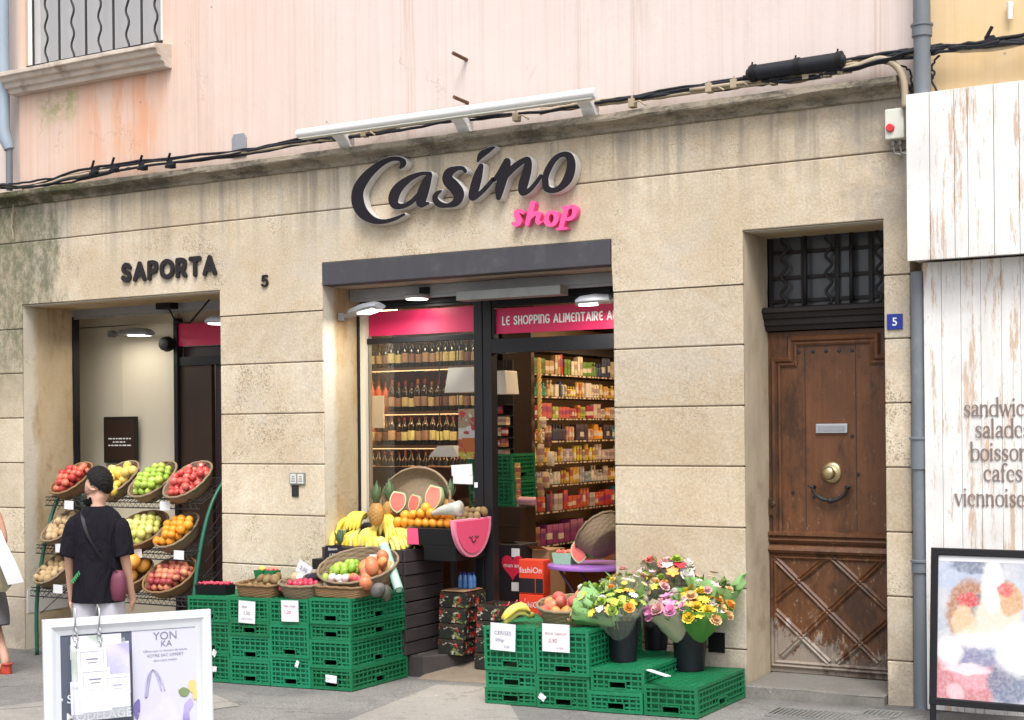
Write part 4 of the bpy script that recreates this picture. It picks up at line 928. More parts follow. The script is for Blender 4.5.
# paper price sheets and tape on the crates
def sheet(label, p, w, h, lines, tilt=0, axis='y', group='paper price sheets', ink='ink', name='price_sheet', dip=0):
    t = thing(name, label, 'price sign', p, group); m = MB(); p = Vector(p)
    ca, sa = math.cos(tilt), math.sin(tilt)
    if axis == 'y': f = lambda u, v, d: p + Vector((u * ca - v * sa, -d + .004 * math.sin(u * 30) + (v * dip), u * sa + v * ca))
    else: f = lambda u, v, d: p + Vector((d, u * ca - v * sa, u * sa + v * ca))
    n = 6
    m.grid([[f(-w / 2 + w * i / n, -h / 2 + h * j / n, .002) for i in range(n + 1)] for j in range(n + 1)]); m.build('paper', M['paper'], t, smooth=True)
    m = MB()
    for k, (txt, sz, x, y, c) in enumerate(lines): m = MB(); m.text(txt, lambda u, v, d: f(x + u, y + v, .0045), sz, 'CENTER'); m.build('writing', M[ink], t)
    return t
sheet('white paper price sheet on the crate stack under the kiwi basket', at(247, 612, -.782), .155, .165, [('kiwi', .03, -.02, .03, 0), ('1,50', .035, .0, -.02, 0), ('origine France', .017, 0, -.055, 0)], -.03)
sheet('white paper price sheet on the crate stack under the radish basket', at(290, 611, -.782), .155, .155, [('radis rouge', .022, 0, .03, 0), ('1,20', .035, -.02, -.02, 0)], .02, ink='redink')
sheet('white paper sheet reading CERISES on the crate under the banana hand', at(503, 637, -.855), .19, .18, [('CERISES', .036, 0, .015, 0), ('500gr', .03, -.02, -.03, 0), ('3,50', .024, .03, -.07, 0)], -.03, ink='ink')
sheet('white paper sheet reading PECHE ABRICOT on the crate under the peach basket', at(556, 638, -.865), .20, .18, [('PECHE  ABRICOT', .02, 0, .02, 0), ('2,90', .036, -.02, -.03, 0), ('le kilo', .02, .03, -.07, 0)], .0, ink='redink')
def scrap(px, py, Y, w, h, lab, rot=0):
    a = at(px, py, Y); m = MB(); c, s = math.cos(rot), math.sin(rot); m.T = Matrix.Translation(a) @ Matrix.Rotation(rot, 4, 'Y')
    m.grid([[(-w / 2 + w * i / 3, rnd.uniform(-.003, .003), -h / 2 + h * j / 3) for i in range(4)] for j in range(4)]); tag(m.build('paper_scrap', M['paper']), lab, 'scrap', 'torn paper scraps on the crates')
scrap(297, 664, -.772, .03, .05, 'torn white paper scrap on the stack under the radish basket', .4); scrap(331, 679, -.772, .1, .055, 'torn white label on the lowest crate of the left corner stack', .05)
scrap(214, 653, -.772, .04, .05, 'torn white paper scrap on the stack behind the white poster stand, upper', .5); scrap(214, 669, -.772, .05, .04, 'torn white paper scrap on the stack behind the white poster stand, lower')
scrap(542, 697, -.852, .05, .04, 'torn white label scrap on the lower crate under the peach basket', .6)
a = atz(658, 674, .075); m = MB(); m.T = Matrix.Translation(a + Vector((0, -.0, .006))) @ Matrix.Rotation(R_(-38), 4, 'Z')
m.box(-.13, .13, -.02, .02, -.002, .003); tag(m.build('paper_strip', M['paper']), 'narrow white paper strip lying on the low crate by the flower buckets', 'scrap')

# ------------------------------------------------------------------ baskets
def wicker_mat(name, c):
    k = MT(name, .75, 0, .3); n = k.noise(40, 4, .7, (1, 1, 3)); col = k.mix(n, tuple(x * .55 for x in c), tuple(x * 1.35 for x in c))
    k.color(col); k.bump(n, .4, .004); return k.m
M['wicker'] = wicker_mat('brown_wicker', (.23, .135, .065)); M['wickergrey'] = wicker_mat('grey_wicker', (.24, .175, .11))
def basket_mb(rx, ry, h, flare=1.25, pw=2.0, rows=9, seg=72, wob=.004):
    m = MB(); rr = []
    def P(a, k, z):
        c, s = math.cos(a), math.sin(a); q = (abs(c) ** pw + abs(s) ** pw) ** (-1 / pw); return (rx * k * c * q, ry * k * s * q, z)
    sub = rows * 2
    for side in (0, 1):
        ring = []
        for i in range(sub + 1):
            t = i / sub; k = (1 / flare + (1 - 1 / flare) * t ** .7); z = h * t; w = []
            for j in range(seg):
                a = 6.283185 * j / seg; o = wob * math.sin(j * math.pi / 3 + (i // 2) * math.pi) * (1 if i % 2 else .4)
                kk = k + (o - side * .014) / max(rx, ry); w.append(P(a, kk, z + (.006 if side and i == 0 else 0)))
            ring.append(w)
        g = [[m.av(p) for p in r] for r in ring]
        for A, B_ in zip(g, g[1:]):
            for j in range(seg): m.f.append([A[j], A[(j + 1) % seg], B_[(j + 1) % seg], B_[j]])
        m.f.append(g[0])
    m.tube([P(6.283185 * j / 48, 1.0, h + .0025 * math.sin(j * 2.1)) for j in range(48)], .011, 6, closed=True)
    return m
def basket(label, M4, rx, ry, h, flare=1.25, pw=2.0, mat='wicker', group='wicker baskets of fruit', name='wicker_basket'):
    o = basket_mb(rx, ry, h, flare, pw).build(name, M[mat], local=True, smooth=True); o.matrix_world = M4; return tag(o, label, 'basket', group)

# ------------------------------------------------------------------ fruit
def fruit_mat(name, a, b, rough=.35, speck=None):
    k = MT(name, rough, 0, .5); n = k.noise(9, 4, .6); col = k.mix(k.ramp(k.math('ADD', n, k.math('MULTIPLY', k.math('SUBTRACT', k.objrnd(), .5), .5)), .3, .7), a, b)
    if speck: col = k.mix(k.ramp(k.noise(90, 3, .7), .6, .7, 0, .5), col, speck)
    col = k.mix(k.ramp(k.noise(28, 5, .75), .6, .72, 0, .45), col, tuple(x * .5 for x in a)); col = k.mix(k.ramp(k.noise(6, 3, .6), .55, .75, 0, .35), col, tuple(min(1, x * 1.25 + .03) for x in b))
    k.color(col); k.bump(k.noise(150, 3), .08, .002); return k.m
FM = {'red_apple': fruit_mat('red_apple_skin', (.42, .03, .03), (.62, .16, .09)), 'green_apple': fruit_mat('green_apple_skin', (.27, .42, .045), (.42, .52, .09)), 'pale_pear': fruit_mat('pale_pear_skin', (.5, .5, .11), (.58, .55, .2)),
      'lemon': fruit_mat('yellow_fruit_skin', (.68, .46, .07), (.72, .55, .16)), 'orange': fruit_mat('orange_skin', (.75, .25, .012), (.8, .34, .03), .45), 'red_tomato': fruit_mat('pink_red_skin', (.55, .07, .06), (.66, .17, .13), .25),
      'nectarine': fruit_mat('nectarine_skin', (.30, .035, .045), (.64, .25, .13), .45), 'peach': fruit_mat('peach_skin', (.70, .30, .09), (.52, .09, .08), .6), 'kiwi': fruit_mat('kiwi_skin', (.17, .105, .04), (.25, .165, .07), .8, (.08, .05, .02)),
      'lime': fruit_mat('lime_skin', (.2, .37, .03), (.33, .48, .06)), 'mango': fruit_mat('mango_skin', (.60, .19, .09), (.55, .32, .10), .4), 'avocado': fruit_mat('avocado_skin', (.05, .055, .035), (.13, .12, .12), .6), 'radish': fruit_mat('radish_skin', (.42, .02, .06), (.55, .06, .1)),
      'garlic': fruit_mat('garlic_skin', (.66, .6, .58), (.7, .55, .55), .6), 'potato': fruit_mat('potato_skin', (.4, .28, .14), (.5, .36, .2), .8), 'melon': fruit_mat('melon_skin', (.72, .3, .03), (.78, .42, .1), .5)}
_fr = {}
def fruit_proto(kind):
    m = MB(); r = {'red_apple': .036, 'green_apple': .036, 'orange': .037, 'melon': .075, 'kiwi': .03, 'lime': .03, 'radish': .022, 'nectarine': .033, 'peach': .04, 'mango': .048, 'avocado': .042, 'lemon': .038, 'pale_pear': .037, 'red_tomato': .034, 'garlic': .03, 'potato': .032}[kind] * 1.04
    N = 9; prof = []
    for i in range(N + 1):
        t = math.pi * i / N; x, z = math.sin(t), -math.cos(t)
        if 'apple' in kind or kind in ('peach', 'nectarine', 'red_tomato'): z *= .92 - .25 * (1 - x) ** 2
        if kind == 'pale_pear': x *= 1 - .18 * max(0, z); z = z * 1.15
        if kind in ('lemon', 'mango', 'avocado', 'kiwi', 'lime', 'potato'): z *= 1.25
        if kind == 'lemon': z *= 1 + .1 * (abs(z) > 1.2)
        prof.append((max(0, r * x), r * z))
    m.lathe(prof, 14)
    if 'apple' in kind: m.tube([(0, 0, r * .6), (.002, 0, r * 1.05)], .0022, 5)
    o = m.build(kind, FM[kind], local=True, smooth=True); _fr[kind] = o; return o, r
def fruit(kind, p, label, group, s=1.0, cat=None):
    if kind in _fr: o = _fr[kind].copy(); COL.objects.link(o)
    else: o, _ = fruit_proto(kind)
    o.location = p; o.rotation_euler = (rnd.uniform(-.9, .9), rnd.uniform(-.9, .9), rnd.uniform(0, 6.28)); k = s * rnd.uniform(.9, 1.1); o.scale = (k * rnd.uniform(.94, 1.06), k * rnd.uniform(.94, 1.06), k * rnd.uniform(.92, 1.05))
    return tag(o, label, cat or kind.replace('_', ' '), group)
FR = {'red_apple': .036, 'green_apple': .036, 'orange': .037, 'melon': .075, 'kiwi': .032, 'lime': .032, 'radish': .022, 'nectarine': .033, 'peach': .039, 'mango': .048, 'avocado': .044, 'lemon': .039, 'pale_pear': .038, 'red_tomato': .034, 'garlic': .03, 'potato': .034}
def heap(kind, M4, rx, ry, n, label, group, dome=.5, s=1.0, pw=2.0, cat=None, mixk=None):
    """n fruits laid hexagonally over an oval bed (M4: local xy = bed plane), a second layer domed in the middle"""
    r = FR[kind] * s * 1.0; pts = []; j = 0; y = -ry
    while y <= ry:
        x = -rx + (r if j % 2 else 0)
        while x <= rx:
            if (abs(x / rx) ** pw + abs(y / ry) ** pw) <= 1: pts.append((x, y))
            x += 2.02 * r
        y += 1.76 * r; j += 1
    pts = pts[:]; lay = [(x, y, r) for x, y in pts]
    up = [(x + r, y + .58 * r, r + 1.6 * r) for x, y in pts if (x / rx) ** 2 + ((y + .2 * ry) / ry) ** 2 < dome]
    allp = lay + up; rnd.shuffle(up); allp = (lay + up)[:n] if n else lay + up
    for x, y, z in allp:
        kd = rnd.choice(mixk) if mixk else kind
        fruit(kd, M4 @ Vector((x + rnd.uniform(-.12, .12) * r, y + rnd.uniform(-.12, .12) * r, z + rnd.uniform(-.1, .1) * r)), label if not mixk else label.replace('FRUIT', kd.replace('_', ' ')), group, s, cat)
def bed(p, tilt, rz=0, lean=0):
    return Matrix.Translation(p) @ Matrix.Rotation(rz, 4, 'Z') @ Matrix.Rotation(tilt, 4, 'X') @ Matrix.Rotation(lean, 4, 'Y')

# ------------------------------------------------------------------ the fruit rack in the left opening
M['rackgreen'] = pm('green_rack_tube', (.012, .10, .06), .4, .2, 20, .05)
rk = thing('fruit_rack', 'three tier green metal fruit rack with wire trays in the left opening', 'rack', (-3.85, 0, gz(-3.85)))
RL, RR = -4.80, -2.97
for x in (RL, RR):
    w = MB(); w.tube([Vector(p) for p in catmull([(x, .42, 1.30), (x, .36, 1.24), (x, .16, 1.02), (x, .03, .72), (x, -.06, .35), (x, -.10, .05), (x, -.10, gz(x))], 8)], .018, 8); w.build('side_frame', M['rackgreen'], rk, smooth=True)
    w = MB(); w.tube([(x, .45, gz(x)), (x, .45, 1.28)], .016, 8); w.build('rear_post', M['rackgreen'], rk, smooth=True)
    w = MB()
    for k in range(9): z = .1 + k * .13; w.tube([(x, -.06 + .03 * k, z - .1), (x, .45, z + .2)], .004, 5)
    w.build('side_wires', M['iron'], rk)
TIER = [(1.005, .02), (.585, -.09), (.215, -.16)]; TT = R_(27)
for z0, y0 in TIER:
    w = MB(); dpt = .44
    for k in range(7): q = k / 6; w.tube([(RL, y0 + dpt * q * math.cos(TT), z0 + dpt * q * math.sin(TT)), (RR, y0 + dpt * q * math.cos(TT), z0 + dpt * q * math.sin(TT))], .005, 5)
    for k in range(46): x = RL + (RR - RL) * k / 45; w.tube([(x, y0, z0), (x, y0 + dpt * math.cos(TT), z0 + dpt * math.sin(TT))], .003, 4)
    w.tube([(RL, y0 - .012, z0 - .045), (RR, y0 - .012, z0 - .045)], .006, 6)
    zz = [(RL + (RR - RL) * k / 60, y0 - .012, z0 - (.045 if k % 2 else .002)) for k in range(61)]; w.tube(zz, .003, 4); w.tube([(RL, y0 - .004, z0 + .03), (RR, y0 - .004, z0 + .03)], .005, 5)
    w.build('wire_tray', M['iron'], rk)
def rackbed(px, py, tier, off=.0):
    z0, y0 = TIER[tier]; q = at(px, py, y0 + .2); return bed(Vector((q.x, y0 + .17, z0 + .10 + off)), R_(36))
GF = 'fruit on the green rack'
def rack_lot(kind, px, py, tier, rx, ry, n, lab, mat='wickergrey', blab=None, s=1.0, h=.12, mixk=None):
    B4 = rackbed(px, py, tier)
    rx *= 1.12; ry *= 1.12
    if blab: basket(blab, B4, rx, ry, h, 1.35, 2.2, mat)
    heap(kind, B4 @ Matrix.Translation((0, -.02, h * .68)), rx * .86, ry * .86, int(n * 1.45), lab, GF, .7, s, mixk=mixk)
rack_lot('red_apple', 80, 490, 0, .15, .2, 26, 'red apple in the leftmost basket on the top tier of the rack', 'wicker', 'leftmost brown basket of red apples on the top tier of the rack')
rack_lot('lemon', 124, 486, 0, .165, .22, 17, 'yellow fruit in the grey basket behind the man on the top tier', 'wickergrey', 'grey wicker basket of yellow fruit on the top tier of the rack')
rack_lot('green_apple', 161, 486, 0, .17, .22, 34, 'green apple in the basket on the top tier of the rack', 'wickergrey', 'grey wicker basket of green apples on the top tier of the rack')
rack_lot('red_tomato', 196, 486, 0, .17, .22, 26, 'pink red fruit in the rightmost basket on the top tier', 'wickergrey', 'rightmost grey wicker basket on the top tier of the rack, pink red fruit')
B4 = rackbed(178, 500, 0)
for k in range(6): fruit('orange', at(172 + 3.5 * (k % 3) * 1.6, 501 - 6 * (k // 3), .06), 'small orange lying between two baskets at the front edge of the top tier', GF, .7)
rack_lot('potato', 70, 528, 1, .14, .19, 12, 'pale brown fruit in the left basket on the middle tier', 'wickergrey', 'grey wicker basket at the left end of the middle tier')
rack_lot('pale_pear', 148, 531, 1, .235, .21, 44, 'pale green pear heaped in the wide box on the middle tier', 'wicker', 'wide brown basket of pale green pears on the middle tier')
rack_lot('orange', 118, 531, 1, .07, .15, 6, 'orange lying behind the man on the middle tier', None, None)
rack_lot('orange', 185, 531, 1, .15, .20, 22, 'orange in the grey basket at the right end of the middle tier', 'wickergrey', 'grey wicker basket of oranges on the middle tier')
rack_lot('potato', 62, 575, 2, .13, .18, 10, 'pale brown fruit in the left basket on the bottom tier', 'wickergrey', 'grey wicker basket at the left end of the bottom tier')
rack_lot('melon', 140, 574, 2, .17, .16, 7, 'big orange melon in the dark basket on the bottom tier', 'wicker', 'brown basket of orange melons on the bottom tier', .9)
rack_lot('nectarine', 178, 576, 2, .21, .20, 44, 'dark red nectarine in the basket on the bottom tier', 'wicker', 'brown basket of dark nectarines at the right of the bottom tier')
for i, (px, py, ty) in enumerate([(69, 505, 0), (165, 506, 0), (137, 553, 1), (179, 555, 1), (60, 548, 1), (58, 589, 2)]):
    y = TIER[ty][1] - .03; sheet(['small white price card at the left of the top tier', 'small white price card under the green apples', 'small white price card under the pears', 'small white price card under the oranges on the middle tier', 'small white price card at the left of the middle tier', 'small white price card at the left of the bottom tier'][i], at(px, py, y), .105, .075, [], rnd.uniform(-.08, .08), group='small price cards on the rack', name='price_card')

# ------------------------------------------------------------------ on the left crates
def punnet(p, lab):
    t = thing('punnet', lab, 'punnet', p, 'black punnets of red berries'); p = Vector(p); w = MB()
    w.loft([[p + Vector((sx * k, sy * k, z)) for sx, sy in ((-.045, -.06), (.045, -.06), (.045, .06), (-.045, .06))] for k, z in ((.85, 0), (1, .075))]); w.build('tray', M['black'], t)
    w = MB()
    for k in range(14): w.lathe([(0, -.012), (.012, -.004), (.012, .004), (0, .012)], 6, p + Vector((rnd.uniform(-.035, .035), rnd.uniform(-.05, .05), .08 + rnd.uniform(0, .008))))
    w.build('berries', FM['radish'], t, smooth=True)
for k in range(5):
    q = atz(191 + 9.2 * k, 593 - .2 * k, .372); punnet((q.x, -.60, ZL[0] + .001 + .0267 * (q.x + 2.4)), 'black punnet of small red berries in the row at the left end of the crates')
def top_bed(px, py, z, dz=0, tilt=0, rz=0): q = atz(px, py, z); return bed(Vector((q.x, q.y, z + dz)), tilt, rz)
z2 = ZL[1] + .012
b4 = bed(Vector((-1.80, -.58, z2)), R_(4)); basket('square brown wicker basket of kiwis on the crates', b4, .185, .15, .09, 1.1, 6, 'wicker', 'wicker baskets on the crates')
heap('kiwi', b4 @ Matrix.Translation((.02, .0, .035)), .15, .12, 22, 'brown kiwi in the square basket on the left crates', 'fruit on the left crates', .6)
w = MB(); c0 = b4 @ Vector((-.08, .07, .12))
for k, (dx, mm) in enumerate(((0, 'crate'), (.1, 'crate'))):
    t = thing('fruit_box', ['small green box of mixed fruit at the back of the kiwi basket, left', 'small green box of mixed fruit at the back of the kiwi basket, right'][k], 'box', c0 + Vector((dx, 0, 0)), 'small green fruit boxes')
    w = MB(); w.loft([[c0 + Vector((dx + sx * q, sy * q, z)) for sx, sy in ((-.045, -.045), (.045, -.045), (.045, .045), (-.045, .045))] for q, z in ((.85, -.02), (1, .05))]); w.build('tray', M['crate'], t)
    w = MB()
    for j in range(9): w.lathe([(0, -.018), (.018, -.006), (.018, .006), (0, .018)], 8, c0 + Vector((dx + rnd.uniform(-.03, .03), rnd.uniform(-.03, .03), .058)))
    w.build('fruit_pieces', FM['lemon' if k == 0 else 'red_tomato'], t, smooth=True)
z3 = ZL[2] + .010
b4 = bed(Vector((-1.40, -.60, z3)), R_(8), R_(8)); basket('oval grey wicker basket of red radishes on the crates', b4, .20, .16, .11, 1.3, 2, 'wickergrey', 'wicker baskets on the crates')
heap('radish', b4 @ Matrix.Translation((-.02, -.05, .055)), .15, .075, 46, 'small red radish in the oval basket on the left crates', 'fruit on the left crates', .8)
w = MB(); w.T = b4 @ Matrix.Translation((.03, .06, .12)) @ Matrix.Rotation(R_(75), 4, 'Y') @ Matrix.Rotation(R_(20), 4, 'X'); w.lathe([(0, -.12), (.03, -.1), (.045, -.03), (.04, .05), (.025, .11), (.012, .13), (0, .135)], 14)
tag(w.build('aubergine', fruit_mat('aubergine_skin', (.02, .012, .025), (.04, .03, .05), .2), smooth=True), 'dark glossy aubergine at the back of the radish basket', 'aubergine')
for k, (dx, kd) in enumerate(((-.12, 'potato'), (-.08, 'garlic'))): fruit(kd, b4 @ Vector((dx, .07, .12)), ['pale potato at the back of the radish basket', 'pale garlic bulb at the back of the radish basket'][k], 'fruit on the left crates', 1.0)
z4 = ZL[3] + .010
b4 = bed(Vector((-1.03, -.40, z4 + .07)), R_(24), R_(4)); basket('big round grey wicker basket tilted at the back of the left crates', b4, .31, .27, .15, 1.3, 2, 'wickergrey', 'wicker baskets on the crates')
b5 = bed(Vector((-1.04, -.62, z4)), R_(3)); basket('low square brown wicker basket of limes and garlic at the corner of the left crates', b5, .20, .115, .075, 1.06, 7, 'wicker', 'wicker baskets on the crates')
heap('lime', b4 @ Matrix.Translation((-.12, -.03, .07)), .13, .15, 22, 'green lime in the tilted basket on the left crates', 'fruit on the left crates', .4)
heap('mango', b4 @ Matrix.Translation((.13, -.03, .075)), .13, .2, 17, 'FRUIT heaped in the right half of the tilted basket', 'fruit on the left crates', .45, 1, mixk=['mango', 'mango', 'avocado', 'mango', 'peach', 'mango'])
heap('garlic', b5 @ Matrix.Translation((-.02, .02, .045)), .15, .07, 14, 'FRUIT in the low square basket at the corner', 'fruit on the left crates', .8, 1, mixk=['garlic', 'garlic', 'garlic', 'radish'])
for k, (px, py, Y, kd) in enumerate([(366, 583, -.62, 'mango'), (378, 590, -.66, 'avocado'), (386, 593, -.6, 'avocado')]):
    fruit(kd, at(px, py, Y), ['mango lying at the front edge of the tilted basket', 'dark avocado lying on the crate at the corner, left one', 'dark avocado lying on the crate at the corner, right one'][k], 'fruit on the left crates')
sheet('white price card standing in the radish basket', at(304, 569, -.45), .13, .10, [('2,50', .04, 0, -.015, 0)], -.5, name='price_card', group='price cards in the baskets')
sheet('white price card standing in the tilted basket by the mangoes', at(378, 563, -.33), .135, .13, [('mangue', .026, 0, .02, 0), ('1,80', .034, 0, -.03, 0)], .06, name='price_card', group='price cards in the baskets')
k_m = MT('green_plastic_roll', .25); k_m.color((.42, .66, .55)); k_m.b.inputs['Transmission Weight'].default_value = .25; M['greenroll'] = k_m.m
w = MB(); a, b = at(384, 546, -.28), at(399, 590, -.52); w.tube([a, a + (b - a) * .99, b], [.036, .034, .03], 14, caps=False); w.tube([a, b], .024, 12)
tag(w.build('plastic_roll', M['greenroll'], smooth='auto'), 'roll of pale green plastic film leaning on the left crates', 'roll')

# ------------------------------------------------------------------ dark slatted crates on the plinth, bananas
pn = MB()
foot = [(-1.665, -.03), (-.745, -.03), (-.43, .455), (-1.665, .455)]
pn.loft([[(x, y, z) for x, y in foot] for z in (-.30, -.10)]); tag(pn.build('plinth', M['darkwood2'], bevel=.006), 'dark wooden plinth under the slatted crates at the door', 'plinth')
rp = MB(); rp.loft([[(x, -.12, gz(x) + .003), (x, .56, -.125), (x, .56, -.3), (x, -.12, -.3)] for x in (-.738, .84)]); tag(rp.build('threshold_ramp', M['terra']), 'brown ramp rising to the shop floor in the doorway', 'ramp', kind='structure')
def slat_crate(z, h, n, lab):
    w = MB(); x0, x1, y0, y1 = -1.63, -.865, -.09, .44
    for k in range(n):
        a = z + h * k / n + .006; b = z + h * (k + 1) / n - .004; dx = rnd.uniform(-.004, .006)
        for (p, q) in (((x1 + dx, y0 - rnd.uniform(0, .01)), (x1 + dx, y1)), ((x0, y0), (x1 - .02, y0)), ((x0, y1), (x1 - .02, y1)), ((x0, y0), (x0, y1))):
            w.bar((p[0], p[1], (a + b) / 2), (q[0], q[1], (a + b) / 2), .016, b - a)
    for x in (x0 + .03, x1 - .03):
        for y in (y0 + .03, y1 - .03): w.box(x - .02, x + .02, y - .02, y + .02, z, z + h - .01)
    w.box(x0 + .01, x1 - .01, y0 + .01, y1 - .01, z + .01, z + .02)
    w.box(x0 + .012, x1 - .024, y0 + .012, y1 - .012, z + .021, z + h * .8)
    tag(w.build('wooden_crate', M['darkwood'], bevel=.003), lab, 'wooden crate', 'dark slatted wooden crates')
slat_crate(-.098, .40, 4, 'dark slatted wooden crate standing on the plinth, the lower one'); slat_crate(.304, .40, 4, 'dark slatted wooden crate holding the bananas, the upper one')
M['banana'] = fruit_mat('banana_peel', (.74, .53, .05), (.72, .58, .16), .5); M['stemg'] = pm('green_stem', (.25, .26, .05), .6, .2, 20)
def hand(M4, n, lab, L=.21, spread=.8):
    t = thing('banana_hand', lab, 'bananas', M4.translation, 'hands of bananas')
    for k in range(n):
        row = k % 2; m_ = (n + 1) // 2; f = ((k // 2) - (m_ - 1) / 2) / max(1, m_ - 1) * 2 if m_ > 1 else 0
        pts, rs = [], []
        for i in range(13):
            s = i / 12; ang = f * spread * (.45 + .12 * row); cv = .16 * f * s * s
            x = math.sin(ang) * L * s * .9 + f * .028 - cv * .12; y = -L * s * (.98 - .1 * row) * math.cos(ang * .8); z = (.055 - .034 * row) * 1.0 + .06 * math.sin(math.pi * (.12 + s * .8)) - .055 * s * s - .025
            pts.append(M4 @ Vector((x, y, z))); rs.append(.0205 * (.34 + .66 * min(1, max(0, (s - .06) * 5)) if s < .3 else (1 if s < .78 else max(.25, 1 - ((s - .78) * 4.2) ** 1.6))))
        w = MB(); w.tube(pts, rs, 9); w.build('banana', M['banana'], t, smooth=True)
    w = MB(); w.tube([M4 @ Vector((0, .035, .03)), M4 @ Vector((0, .015, .032)), M4 @ Vector((0, -.015, .028))], [.013, .02, .026], 8); w.build('stem', M['stemg'], t, smooth=True)
HB_ = [(356, 523, .28, -40, -52, 9, 'yellow banana hand at the top left of the heap'), (366, 519, .34, -25, -8, 9, 'yellow banana hand at the back behind the big pineapple'), (384, 523, .28, -20, 38, 10, 'yellow banana hand at the back right beside the oranges'),
 (347, 534, .14, -55, -45, 9, 'yellow banana hand hanging down at the far left of the heap'), (360, 534, .13, -60, -8, 8, 'yellow banana hand hanging down the front left of the heap'), (374, 532, .16, -50, 12, 9, 'yellow banana hand below the big pineapple'),
 (391, 530, .20, -28, 58, 10, 'yellow banana hand pointing right in the middle of the heap'), (397, 536, .14, -22, 66, 9, 'yellow banana hand pointing right near the slats'), (372, 545, .03, -22, 55, 8, 'yellow banana hand lying lowest at the front near the limes'),
 (392, 545, .06, -15, 72, 8, 'yellow banana hand lying lowest at the front near the slats'), (407, 538, .22, -10, 70, 8, 'yellow banana hand at the right end by the pink panel')]
for px, py, Y, tx, rz, n, lab in HB_:
    hand(Matrix.Translation(at(px, py, Y)) @ Matrix.Rotation(R_(rz), 4, 'Z') @ Matrix.Rotation(R_(-tx), 4, 'X'), n, lab, .215)
bk = MB(); bk.loft([[(x, -.07, .66), (x, -.04, .70), (x, .2, .76), (x, .42, .86), (x, .42, .66)] for x in (-1.6, -.885)]); tag(bk.build('fruit_tray', M['rail']), 'dark sloping tray under the bananas', 'tray')
for k in range(5): fruit('lime', at(345 + k * 4.2, 555 + (k % 2) * 1.5, -.14), 'green lime in front of the bananas by the little slate', 'limes by the slate', 1.0)
w = MB(); w.box(-1.62, -1.18, -.24, -.10, .54, .62); tag(w.build('fruit_trough', M['rail'], bevel=.003), 'dark trough holding limes below the bananas', 'trough')
sl_ = thing('slate_sign', 'small dark slate with chalk writing left of the limes', 'price sign', at(333, 552, -.25))
p = at(333, 553, -.25); w = MB(); w.T = Matrix.Translation(p) @ Matrix.Rotation(R_(-14), 4, 'X') @ Matrix.Rotation(R_(-4), 4, 'Y'); w.box(-.075, .075, -.006, .006, -.06, .06); w.build('board', M['slate'], sl_, bevel=.003)
w = MB(); T4 = Matrix.Translation(p) @ Matrix.Rotation(R_(-14), 4, 'X') @ Matrix.Rotation(R_(-4), 4, 'Y')
for t_x, s_, yy in (('Banane', .03, .02), ('1,95', .035, -.03)): w = MB(); w.text(t_x, lambda u, v, d: T4 @ Vector((u, -.008, yy + v)), s_, 'CENTER'); w.build('chalk_writing', M['halo'], sl_)
def leaf_blade(m, M4, L, wd, bend, n=5, fold=.3):
    rows = []
    for i in range(n + 1):
        s = i / n; ww = wd * math.sin(math.pi * min(1, .12 + s * .88)) ** .8 if i < n else .001
        ang = bend * s; y = L * s * math.cos(ang * .6); z = L * s * math.sin(.3 - ang) if False else L * (s - .0) * 1.0
        px_ = math.sin(ang) * L * s; pz = math.cos(ang) * L * s
        rows.append([M4 @ Vector((-ww, px_ + fold * ww, pz)), M4 @ Vector((0, px_, pz)), M4 @ Vector((ww, px_ + fold * ww, pz))])
    m.grid(rows)
M['pineskin'] = fruit_mat('pineapple_skin', (.33, .17, .05), (.5, .27, .07), .6, (.12, .08, .03)); M['pineleaf'] = pm('pineapple_leaf', (.13, .20, .10), .5, .35, 20, .1, irand=.3)
def pineapple(p, h, lab, lean=0, crown=.17):
    t = thing('pineapple', lab, 'pineapple', p, 'pineapples'); m = MB(); p = Vector(p); R4 = Matrix.Translation(p) @ Matrix.Rotation(lean, 4, 'Y')
    rows = []
    for i in range(25):
        s = i / 24; rr = .062 * (math.sin(math.pi * min(1, max(0, .06 + s * .88)))) ** .45
        rows.append([R4 @ Vector(((rr + .0055 * max(0, math.cos(i * 1.57) * math.cos(j * 1.047 * 1 + (i // 2 % 2) * 1.57 + 0))) * math.cos(j * 6.283185 / 36), (rr + .0055 * math.cos(i * 1.57) * math.cos(j * 1.57)) * math.sin(j * 6.283185 / 36), h * s)) for j in range(36)])
    m.loft(rows); m.build('body', M['pineskin'], t, smooth=True)
    m = MB()
    for k in range(34):
        a = k * 2.4; up = k / 33; T4 = R4 @ Matrix.Translation((0, 0, h - .005)) @ Matrix.Rotation(a, 4, 'Z') @ Matrix.Rotation(-(1.05 - .95 * up), 4, 'X')
        leaf_blade(m, T4 @ Matrix.Rotation(math.pi, 4, 'Z'), crown * (.62 + .38 * up), .013, .5 - .35 * up)
    m.build('crown', M['pineleaf'], t, smooth=True)
q = at(376, 525, .06); pineapple(q, .17, 'big ripe pineapple standing upright in the banana heap', .03, .18)
q = at(391, 520, .32); pineapple(q, .15, 'pineapple half hidden behind the big one and the melon wedges', -.05, .19)
q = at(448, 512, .38); pineapple(q, .10, 'pineapple behind the kiwis by the round basket', .1, .17)
tf = MB()
for k in range(26):
    a = k * 2.4; T4 = Matrix.Translation(at(340, 545, -.18)) @ Matrix.Rotation(a, 4, 'Z') @ Matrix.Rotation(.9 - .8 * k / 26, 4, 'X'); leaf_blade(tf, T4, .12, .012, .4)
tag(tf.build('leaf_tuft', M['pineleaf'], smooth=True), 'small dark green leafy tuft above the little slate', 'leaves')

